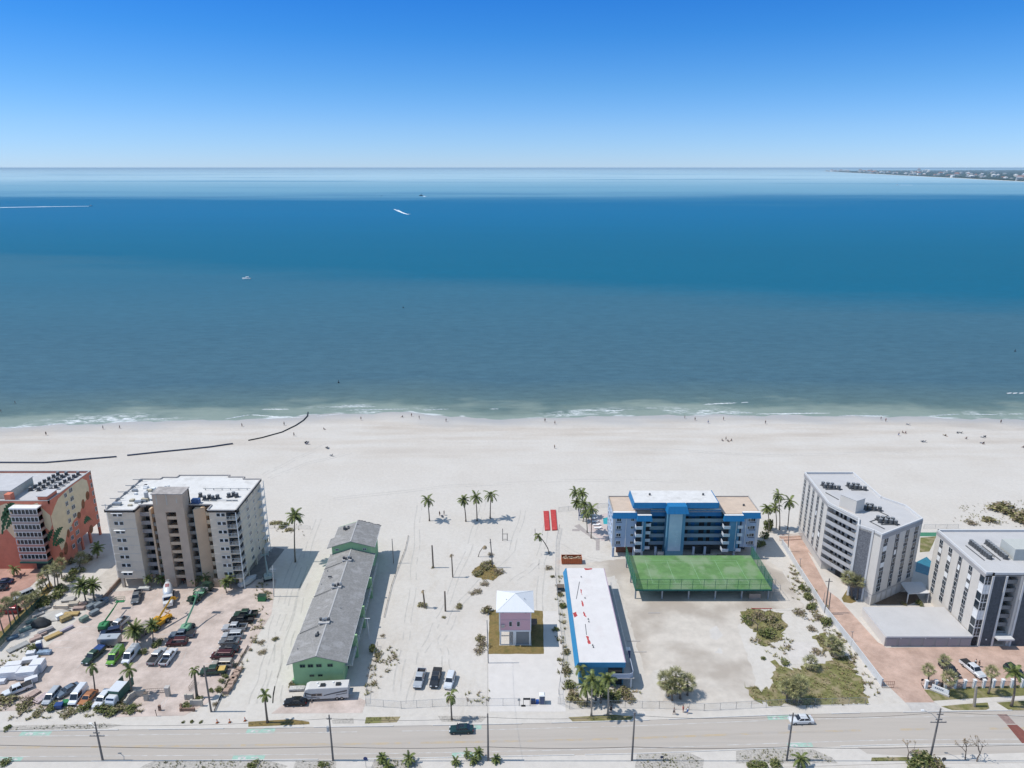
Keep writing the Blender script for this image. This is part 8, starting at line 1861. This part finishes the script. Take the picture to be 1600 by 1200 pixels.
solid('barrier_rail', 'red barrier rail at the top of the weedy mound', 'barrier', (1190, 953), (('rail', RED, lambda m: m.box(-2.6, -.06, .35, 2.6, .06, .5)), ('leg', STEEL, lambda m: (m.box(-2.3, -.05, 0, -2.2, .05, .4), m.box(2.2, -.05, 0, 2.3, .05, .4)))))
# ---- pipes on the beach
def pipe(pts, r, m_, label, name):
 P3 = []
 for (a, b), (c, d) in zip(pts, pts[1:]):
  for k in range(6): x, y = g(a + (c - a) * k / 6, b + (d - b) * k / 6); P3.append((x, y, ground_z(x, y) + r * .8))
 x, y = g(*pts[-1]); P3.append((x, y, max(ground_z(x, y), SEA_Z - .2) + r * .6)); m = MB(); m.tube(P3, r, 8); tag(m.build(name, m_, None, True), label, 'pipe', 'pipes laid across the beach')
TUBE = mat('dark_blue_pipe', (.03, .045, .085), .5, .2, 1)
pipe(((-30, 724), (0, 723.5), (70, 723.5), (120, 719.5), (182, 714)), .32, TUBE, 'left length of dark blue pipe behind the mural block', 'beach_pipe')
pipe(((199, 712), (260, 706), (330, 699), (364, 694)), .32, TUBE, 'middle length of dark blue pipe lying on open sand', 'beach_pipe')
pipe(((388, 688.5), (410, 684), (440, 675), (462, 664), (474, 655), (480, 648), (481, 641)), .26, mat('black_pipe', (.03, .033, .036), .6, .2, 1), 'black pipe curving into the sea', 'beach_pipe')
# ------------------------------------------------------------------ people
SKIN = mat('skin', (.36, .21, .15), .6, .1, 6)
HAIR = mat('dark_hair', (.045, .03, .022), .7, .3, 8)
CLOTH = {k: mat('cloth_' + k, c, .85, .15, 5) for k, c in dict(black=(.02, .02, .025), navy=(.02, .03, .09), red=(.42, .03, .03), white=(.65, .65, .63), blue=(.04, .14, .38), green=(.06, .2, .09), grey=(.22, .22, .23), pink=(.5, .2, .25), tan=(.33, .25, .16)).items()}
def skinned(joints, bones, m_):
 """one continuous body: joints {name: (xyz, radius)}, grown over the bones with the Skin modifier, then fixed as a mesh"""
 ks = list(joints); me = bpy.data.meshes.new('body'); me.from_pydata([joints[k][0] for k in ks], [(ks.index(a), ks.index(b)) for a, b in bones], [])
 o = bpy.data.objects.new('body', me); COL.objects.link(o); md = o.modifiers.new('skin', 'SKIN'); sv = me.skin_vertices[0].data if me.skin_vertices else None
 if sv is None:
  bpy.context.view_layer.objects.active = o; bpy.context.view_layer.update(); sv = me.skin_vertices[0].data
 for i, k in enumerate(ks): sv[i].radius = (joints[k][1],) * 2; sv[i].use_root = (k == 'pelvis')
 s2 = o.modifiers.new('sub', 'SUBSURF'); s2.levels = 1; s2.render_levels = 1
 dg = bpy.context.evaluated_depsgraph_get(); new = bpy.data.meshes.new_from_object(o.evaluated_get(dg)); bpy.data.objects.remove(o)
 new.materials.clear(); new.materials.append(m_); new.name = 'body'
 new.polygons.foreach_set('use_smooth', [True] * len(new.polygons)); return new
BONES = [('pelvis', 'waist'), ('waist', 'chest'), ('chest', 'neck'), ('neck', 'head'), ('head', 'crown'), ('pelvis', 'hipL'), ('hipL', 'kneeL'), ('kneeL', 'ankL'), ('ankL', 'toeL'), ('pelvis', 'hipR'), ('hipR', 'kneeR'), ('kneeR', 'ankR'), ('ankR', 'toeR'),
         ('chest', 'shL'), ('shL', 'elL'), ('elL', 'wrL'), ('wrL', 'haL'), ('chest', 'shR'), ('shR', 'elR'), ('elR', 'wrR'), ('wrR', 'haR')]
def pose(kind):
 J = dict(pelvis=((0, 0, .95), .13), waist=((0, 0, 1.12), .12), chest=((0, 0, 1.35), .14), neck=((0, 0, 1.5), .06), head=((0, .02, 1.62), .09), crown=((0, .01, 1.72), .075))
 for s, q in (('L', 1), ('R', -1)):
  st = .22 * q if kind == 'walk' else .02
  J.update({'hip' + s: ((.10 * q, 0, .88), .10), 'knee' + s: ((.11 * q, st * .6 + .03, .49), .07), 'ank' + s: ((.11 * q, st - .02, .08), .045), 'toe' + s: ((.12 * q, st + .16, .04), .035),
                  'sh' + s: ((.19 * q, 0, 1.40), .065), 'el' + s: ((.25 * q, -st * .5 - .02, 1.12), .048), 'wr' + s: ((.25 * q, -st * .9 + .08, .88), .034), 'ha' + s: ((.25 * q, -st + .11, .78), .03)})
 if kind == 'sit':
  dz = -.67
  for k in list(J): (x, y, z), r = J[k]; J[k] = ((x, y, z + dz), r)
  for s, q in (('L', 1), ('R', -1)): J['hip' + s] = ((.10 * q, .05, .24), .10); J['knee' + s] = ((.13 * q, .45, .42), .07); J['ank' + s] = ((.12 * q, .75, .10), .045); J['toe' + s] = ((.13 * q, .90, .06), .035); J['wr' + s] = ((.2 * q, .3, .38), .034); J['ha' + s] = ((.17 * q, .40, .40), .03)
 if kind == 'lie':
  J2 = {}
  for k, ((x, y, z), r) in J.items(): J2[k] = ((x, z - .95, .14 + y * .6), r)
  J = J2
 return J
BODY = {k: skinned(pose(k), BONES, SKIN) for k in ('stand', 'walk', 'sit', 'lie')}
def garment(kind, which):
 J = pose(kind); m = MB()
 if which == 'top': m.tube([J['waist'][0], J['chest'][0], tuple(a * .3 + b * .7 for a, b in zip(J['chest'][0], J['neck'][0]))], [.17, .2, .1], 8)
 elif which == 'shorts':
  m.tube([J['waist'][0], J['pelvis'][0]], [.16, .18], 8)
  for s in 'LR': a, b = Vector(J['hip' + s][0]), Vector(J['knee' + s][0]); m.tube([a, a.lerp(b, .85)], [.125, .105], 7)
 else: h = Vector(J['head'][0]); c = Vector(J['crown'][0]); d = (c - h).normalized(); m.blob(tuple(h + d * .06 + (Vector((0, -.03, 0)) if kind != 'lie' else Vector((0, 0, -.03)))), (.105, .11, .10), 8, 5)
 return m
GARM = {(k, w): garment(k, w).mesh({'top': 'shirt', 'shorts': 'shorts', 'hair': 'hair'}[w], CLOTH['black'] if w != 'hair' else HAIR) for k in BODY for w in ('top', 'shorts', 'hair')}
def person(at, kind, top, bottom, label, rz=None, group='people on the beach'):
 x, y = g(*at); z = ground_z(x, y)
 if y > shore(x): z = SEA_Z - .45
 t = thing('person', label, 'person', (x, y, z if y < shore(x) + 60 else SEA_Z - .45), rnd.uniform(0, 6.28) if rz is None else R(rz), group)
 inst('body', BODY[kind], t)
 for w, c in (('top', top), ('shorts', bottom)):
  if c is None: continue
  o = inst({'top': 'shirt', 'shorts': 'shorts'}[w], GARM[(kind, w)], t); o.material_slots[0].link = 'OBJECT'; o.material_slots[0].material = CLOTH[c]
 inst('hair', GARM[(kind, 'hair')], t)
for a in (((72, 679), 'walk', 'black', 'black', 'walker in black on the sand at the far left near the waterline'), ((161, 669), 'stand', 'black', 'navy', 'left of two people at the surf above the mural block'), ((187, 668), 'walk', 'grey', 'black', 'right of two people at the surf above the mural block'), ((378, 665), 'walk', 'black', 'black', 'walker at the surf left of the black pipe'), ((444, 663), 'stand', 'grey', 'black', 'person at the surf just left of the pipe end'), ((459.5, 681), 'walk', 'black', 'navy', 'walker under the curve of the black pipe'),
          ((506, 671), 'sit', 'black', 'black', 'person sitting on sand right of the pipe end'), ((564, 655), 'walk', 'tan', 'grey', 'walker in tan at the surf between pipe and centre'), ((629, 650), 'sit', 'black', 'black', 'dark crouching person at the waterline near the centre'), ((643, 649), 'stand', None, 'tan', 'bare chested bather ankle deep near the centre'), ((655, 653), 'stand', 'black', 'black', 'person in black at the waterline right of the bather'), ((697, 657), 'walk', 'grey', 'navy', 'walker by the dark wrack line near the centre'),
          ((851.5, 657), 'walk', 'black', 'black', 'left of two walkers at the waterline right of centre'), ((867, 661), 'walk', 'grey', 'black', 'right of two walkers at the waterline right of centre'), ((866.5, 701), 'stand', 'tan', 'grey', 'lone person in the middle of the open beach'), ((1086, 655), 'stand', 'black', 'black', 'person in black at the surf above the blue hotel'), ((1070, 652), 'stand', None, 'black', 'bather in the foam above the blue hotel'), ((1106.5, 660), 'walk', 'white', 'blue', 'walker in white and blue above the blue hotel'), ((1130.5, 655), 'stand', 'black', 'navy', 'person at the surf right of the walker in white'), ((1196, 661), 'walk', 'black', 'grey', 'walker at the waterline left of the bent grey block'),
          ((1128, 689), 'sit', 'black', 'navy', 'leftmost sitter of the dark group above the blue hotel'), ((1134, 688), 'stand', 'grey', 'black', 'standing member of the dark group above the blue hotel'), ((1137, 690), 'sit', 'black', 'black', 'middle sitter of the dark group above the blue hotel'), ((1143, 689), 'sit', 'navy', 'black', 'rightmost sitter of the dark group above the blue hotel'),
          ((1376.5, 654), 'stand', 'black', 'navy', 'left bather at the surf above the right estate'), ((1384, 657), 'walk', 'pink', 'black', 'right bather at the surf above the right estate'), ((1404, 681), 'walk', 'navy', 'blue', 'walker in blue left of the seated groups on the right'), ((1410, 676), 'sit', 'black', 'black', 'left of two dark sitters on the right beach'), ((1415, 676.5), 'sit', 'navy', 'black', 'right of two dark sitters on the right beach'), ((1510, 686), 'sit', 'black', 'navy', 'sitter between the beach chairs on the right'), ((1478, 681), 'lie', 'tan', 'black', 'sunbather lying beside a chair on the right beach'), ((1564, 659), 'walk', 'black', 'black', 'walker at the waterline near the right edge'), ((1537, 694), 'sit', 'black', 'black', 'dark sitter lowest on the right beach'), ((1599, 700), 'sit', 'navy', 'black', 'sitter cut by the right edge'),
          ((687, 806), 'stand', 'black', 'black', 'left of two people under the lone beach palm'), ((694, 805), 'stand', 'navy', 'black', 'right of two people under the lone beach palm'), ((23, 627.5), 'stand', 'black', None, 'swimmer offshore at the left'), ((1, 641), 'stand', 'black', None, 'swimmer at the left edge of the picture')):
 person(*a)
PG = 'people in the street'
person((1067, 1113), 'stand', 'red', 'red', 'person in red on the pavement before the vacant lot', group=PG)
person((1074, 1115), 'walk', 'white', 'blue', 'person in white on the pavement right of the one in red', group=PG)
person((954.5, 1113), 'walk', 'black', 'black', 'person in black on the pavement by the green palm trunk', group=PG)
person((1053, 1116.5), 'walk', 'grey', 'black', 'pedestrian in grey left of the person in red', group=PG)
person((1523.5, 1040), 'stand', 'white', 'black', 'person in white standing behind the white pickup', group=PG)
person((1529, 1042), 'stand', 'black', 'tan', 'person in black standing beside the white pickup', group=PG)
person((287.5, 912), 'stand', 'red', 'black', 'person in a red shirt at the foot of the stair shaft', group=PG)
# beach chairs
def chair(at, c, label, rz):
 t = put('beach_chair', label, 'beach chair', at, 'beach chairs', R(rz)); z = MB(); z.box(-.3, -.6, .28, .3, .5, .33); z.build('seat', CLOTH[c], t)
 z = MB(); z.loft([[(-.3, -.6, .3), (.3, -.6, .3), (.3, -.55, .3), (-.3, -.55, .3)], [(-.3, -1.0, .95), (.3, -1.0, .95), (.3, -.95, .95), (-.3, -.95, .95)]]); z.build('backrest', CLOTH[c], t)
 z = MB()
 for s in (-.3, .3): z.tube([(s, .45, 0), (s, -.2, .3), (s, -.6, .3)], .03, 4); z.tube([(s, -.7, 0), (s, 0, .3)], .03, 4)
 z.build('frame', STEEL, t)
for a in (((477, 692), 'black', 'left beach chair of the group under the black pipe', 30), ((481, 691), 'grey', 'right beach chair of the group under the black pipe', -20), ((479, 694), 'navy', 'front beach chair of the group under the black pipe', 90), ((510, 700), 'black', 'beach chair alone right of the pipe group', 40), ((513, 700.5), 'grey', 'grey beach chair touching the one right of the pipe group', -20), ((517, 712), 'grey', 'lowest beach chair below the pipe group', 60), ((1418, 662), 'navy', 'beach chair near the waterline on the right', 40), ((1440, 690), 'grey', 'low beach chair left on the right beach', 0), ((1443, 690), 'navy', 'navy beach chair beside the low grey one', 30), ((1475, 680), 'tan', 'beach chair behind the sunbather', 10), ((1496, 676), 'grey', 'upper beach chair among the right groups', -30), ((1500, 676), 'black', 'black beach chair beside the upper one', 20), ((1534, 683), 'grey', 'beach chair above the dark sitter', 30), ((1538, 682), 'black', 'black chair beside the one above the dark sitter', -10), ((1533, 693), 'navy', 'navy chair left of the dark sitter', 20), ((691, 807), 'grey', 'low seat between the two people under the lone palm', 0)):
 chair(*a)
LBG = 'sun loungers on the blue hotel terrace'
for k, (px_, py_, c) in enumerate(((926, 806, 'white'), (928, 811, 'white'), (930, 816, 'white'), (932, 821, 'white'), (934, 826, 'white'))):
 t = put('sun_lounger', ('uppermost', 'second', 'third', 'fourth', 'lowest')[k] + ' white sun lounger in the row on the pool terrace', 'sun lounger', (px_, py_), LBG); z = MB(); z.box(-1.1, -.35, .25, .5, .35, .33); z.build('bed', WHITE, t); z = MB(); z.loft([[(.5, -.35, .27), (.5, .35, .27), (.5, .35, .33), (.5, -.35, .33)], [(1.1, -.35, .7), (1.1, .35, .7), (1.1, .35, .76), (1.1, -.35, .76)]]); z.build('backrest', WHITE, t)
# ------------------------------------------------------------------ boats
def boat(at, L, rz, hullm, label, cabin=True, mast=0, top=WHITE):
 x, y = g(*at, SEA_Z); t = thing('boat', label, 'boat', (x, y, SEA_Z), R(rz), 'boats on the water'); w = L * .16
 m = MB(); m.loft([[(u * L, -v * w, L * .02 - .4), (u * L, -v * w * 1.15, h * L), (u * L, v * w * 1.15, h * L), (u * L, v * w, L * .02 - .4)] for u, v, h in ((-.5, .8, .10), (-.1, 1, .10), (.25, .8, .12), (.5, .08, .16))]); m.build('hull', hullm, t)
 if cabin:
  m = MB(); m.box(-L * .28, -w * .7, L * .1, L * .08, w * .7, L * .2); c = m.build('cabin', top, t); m = MB(); m.box(-L * .3, -w * .75, L * .26, L * .05, w * .75, L * .28)
  for u in (-.27, .03):
   for s in (-1, 1): m.tube([(L * u, s * w * .6, L * .2), (L * u, s * w * .6, L * .26)], .05, 4)
  m.build('canopy', top, t); m = MB(); m.box(L * .081, -w * .6, L * .13, L * .084, w * .6, L * .19); m.build('windscreen', CARGLASS, c)
 for k in range(mast): m = MB(); m.tube([(-L * .1 + k * L * .25, 0, L * .1), (-L * .1 + k * L * .25, 0, L * (.62 - .15 * k))], L * .012, 5); m.tube([(-L * .1 + k * L * .25, 0, L * .2), (-L * .4 + k * L * .25, 0, L * .5)], L * .01, 5); m.build('mast', PAINTS['dark'], t)
 m = MB(); m.box(-L * .53, -.2, 0, -L * .5, .2, L * .1); m.build('engine', PAINTS['dark'], t)
boat((385, 436), 8.5, 176, WHITE, 'white motor boat lying nearest to the beach')
boat((639.5, 335), 9.0, -30, WHITE, 'small speedboat turning with a broad white wake', False)
boat((658, 306), 17, 178, PAINTS['black'], 'dark fishing vessel with masts far out', True, 2, PAINTS['dark'])
boat((142, 322), 10, 1, PAINTS['navy'], 'fast boat drawing a long straight wake at the left')
boat((1402, 289), 16, 182, WHITE, 'tiny boat with a wake off the distant shore')
boat((596, 306), 6, 0, PAINTS['navy'], 'dark speck of a boat left of the fishing vessel', False)
for px_, l in ((1577, 'left'), (1586, 'middle'), (1596, 'right')): boat((px_, 615), 2.6, 10, WHITE, l + ' one of three small white dinghies at the right edge', False)
for at, l in (((630, 481), 'lone dark buoy in mid water'), ((529, 598), 'dark buoy off the end of the black pipe'), ((1586, 549), 'small buoy near the right edge')):
 x, y = g(*at, SEA_Z); t = thing('buoy', l, 'buoy', (x, y, SEA_Z), 0, 'buoys'); m = MB(); m.cyl(0, 0, -.3, .5, .5, 8); m.build('float', PAINTS['dark'], t); m = MB(); m.cyl(0, 0, .5, 1.5, .12, 6); m.build('staff', PAINTS['dark'], t)
WAKE = mat('wake_foam', (.80, .83, .86), .8, .12, .05, coord='World')
def wake(pts, label):
 """pts: (pixel x, pixel y, half width in metres) along the track"""
 m = MB(); rings = []
 for (a, b) in zip(pts, pts[1:]):
  for k in range(10):
   t = k / 10; q = [a[i] + (b[i] - a[i]) * t for i in range(3)]; x, y = g(q[0], q[1], SEA_Z); w = q[2] * rnd.uniform(.75, 1.2); rings.append((x, y, w))
 d0 = Vector((rings[-1][0] - rings[0][0], rings[-1][1] - rings[0][1])).normalized(); n = Vector((-d0.y, d0.x))
 m.loft([[(x + n.x * w, y + n.y * w, SEA_Z + .02), (x, y, SEA_Z + .35), (x - n.x * w, y - n.y * w, SEA_Z + .02)] for x, y, w in rings], False)
 tag(m.build('wake', WAKE), label, 'wake', kind='stuff')
wake(((139, 322.2, 2), (70, 323, 9), (0, 324.2, 10), (-80, 325.5, 11)), 'long straight white wake at the left')
wake(((638, 335.2, 1), (632, 333.8, 1.8), (624, 330.5, 2.6), (615, 326.5, 1.5)), 'broad white wake of the turning speedboat')
wake(((636, 334.4, .8), (628, 331.6, 1.3), (621, 327.5, 1.2)), 'thin second arm of the turning speedboat wake')
wake(((661, 306.4, 2), (666, 307.2, 7)), 'short wake of the dark fishing vessel')
wake(((1405, 289.1, 4), (1428, 289.2, 9)), 'thin wake off the distant shore'); wake(((1455, 283.3, 5), (1470, 283.4, 8)), 'second thin wake off the distant shore')
# ------------------------------------------------------------------ the low far coast
COAST = px(((1290, 267.6), (1320, 269.3), (1360, 271.2), (1400, 273.4), (1450, 276), (1500, 278.4), (1550, 281), (1600, 283.6), (1660, 287)), SEA_Z)
far_side = [(x * 1.9 + 3500, y * 1.5 + 4000) for x, y in COAST[::-1][:3]] + [(26000, 30000), (16000, 32000)]
mb = MB(); top = [(x, y) for x, y in COAST] + far_side
mb.prism(top, SEA_Z - 2, 1.6); struct('far_coast', mb, mat('far_scrub_ground', (.09, .12, .07), .9, .3, .01, coord='World'))
mb = MB()
for (xa, ya), (xb, yb) in zip(COAST, COAST[1:]):
 d = Vector((xb - xa, yb - ya)).normalized(); n = Vector((-d.y, d.x)); n = n if n.x < 0 else -n; w0, w1 = 16 + ya * .004, 16 + yb * .004
 mb.face([(xa + n.x * w0, ya + n.y * w0, SEA_Z + .1), (xb + n.x * w1, yb + n.y * w1, SEA_Z + .1), (xb - n.x * w1 * 1.6, yb - n.y * w1 * 1.6, 2.2), (xa - n.x * w0 * 1.6, ya - n.y * w0 * 1.6, 2.2)])
struct('far_beach', mb, mat('far_white_sand', (.62, .60, .56), .9, .05, .01, coord='World'))
FT = leafmat('far_tree', (.02, .045, .04), .3)
m = MB(); q = random.Random(5); houses = []
def inland():
 i = q.choices(range(len(COAST) - 1), [math.hypot(COAST[k + 1][0] - COAST[k][0], COAST[k + 1][1] - COAST[k][1]) ** .35 for k in range(len(COAST) - 1)])[0]; t = q.random()
 x = COAST[i][0] + (COAST[i + 1][0] - COAST[i][0]) * t; y = COAST[i][1] + (COAST[i + 1][1] - COAST[i][1]) * t; e = q.random() ** 1.7
 return x, y, e
for k in range(5200):
 x, y, e = inland(); depth = 40 + e * (y * .62); X, Y = x + depth * .82, y + depth * .58
 if not inside((X, Y), top): continue
 h = q.uniform(6, 15) * (1 + .5 * e); r = q.uniform(8, 22) * (1 + Y / 9000); n = 6
 m.loft([[(X + r * f * math.cos(1.05 * i + k) * q.uniform(.7, 1.2), Y + r * f * math.sin(1.05 * i + k) * q.uniform(.7, 1.2), 1.0 + h * zf * q.uniform(.9, 1.1)) for i in range(n)] for f, zf in ((.6, .1), (1, .45), (.75, .8), (.2, 1.0))])
tag(m.build('woodland', FT), 'dark green woods covering the far low coast', 'woodland', kind='stuff')
HM = [mat('far_wall_' + n_, c, .8, .05, .05) for n_, c in (('white', (.7, .7, .68)), ('cream', (.58, .52, .44)), ('grey', (.45, .46, .47)))]
RFM = [mat('far_roof_' + n_, c, .8, .1, .05) for n_, c in (('grey', (.32, .32, .33)), ('red', (.30, .15, .11)), ('pale', (.6, .6, .6)))]
_hp = {}
for i in range(9):
 a = MB(); w, d, h = (1, .62, .34); a.box(-w / 2, -d / 2, 0, w / 2, d / 2, h); b = MB(); e = .05; b.prism([(-w / 2 - e, -d / 2 - e), (w / 2 + e, -d / 2 - e), (w / 2 + e, d / 2 + e), (-w / 2 - e, d / 2 + e)], h, h + .16, [(-w / 4, -.03), (w / 4, -.03), (w / 4, .03), (-w / 4, .03)])
 _hp[i] = (a.mesh('wall', HM[i % 3]), b.mesh('roof', RFM[i // 3]))
nh = 0
while nh < 130:
 x, y, e = inland(); e = e * .55; depth = 25 + e * (y * .5); X, Y = x + depth * .82, y + depth * .58
 if not inside((X, Y), top): continue
 s = q.uniform(16, 36) * (1 + Y / 14000); t = thing('far_house', 'small pale house among the trees of the far low coast', 'house', (X, Y, 1.5), q.uniform(0, 3), 'houses on the far coast', scale=(s, s, s * q.uniform(.9, 1.8)))
 k = q.randrange(9); inst('wall', _hp[k][0], t); inst('roof', _hp[k][1], t); nh += 1
# ------------------------------------------------------------------ sea air: far things fade to blue
mb = MB(); mb.box(-205000, -3200, -6.2, 205000, 402000, 110.5)
HZ = bpy.data.materials.new('sea_haze'); HZ.use_nodes = True; HZ.node_tree.nodes.clear()
_o = HZ.node_tree.nodes.new('ShaderNodeOutputMaterial'); _v = HZ.node_tree.nodes.new('ShaderNodeVolumePrincipled')
_v.inputs['Color'].default_value = (0.62, 0.85, 1.0, 1); _v.inputs['Density'].default_value = 2.8e-5; _v.inputs['Anisotropy'].default_value = 0.0
HZ.node_tree.links.new(_v.outputs[0], _o.inputs['Volume'])
tag(mb.build('haze', HZ), 'thin blue sea haze', 'haze', kind='stuff')
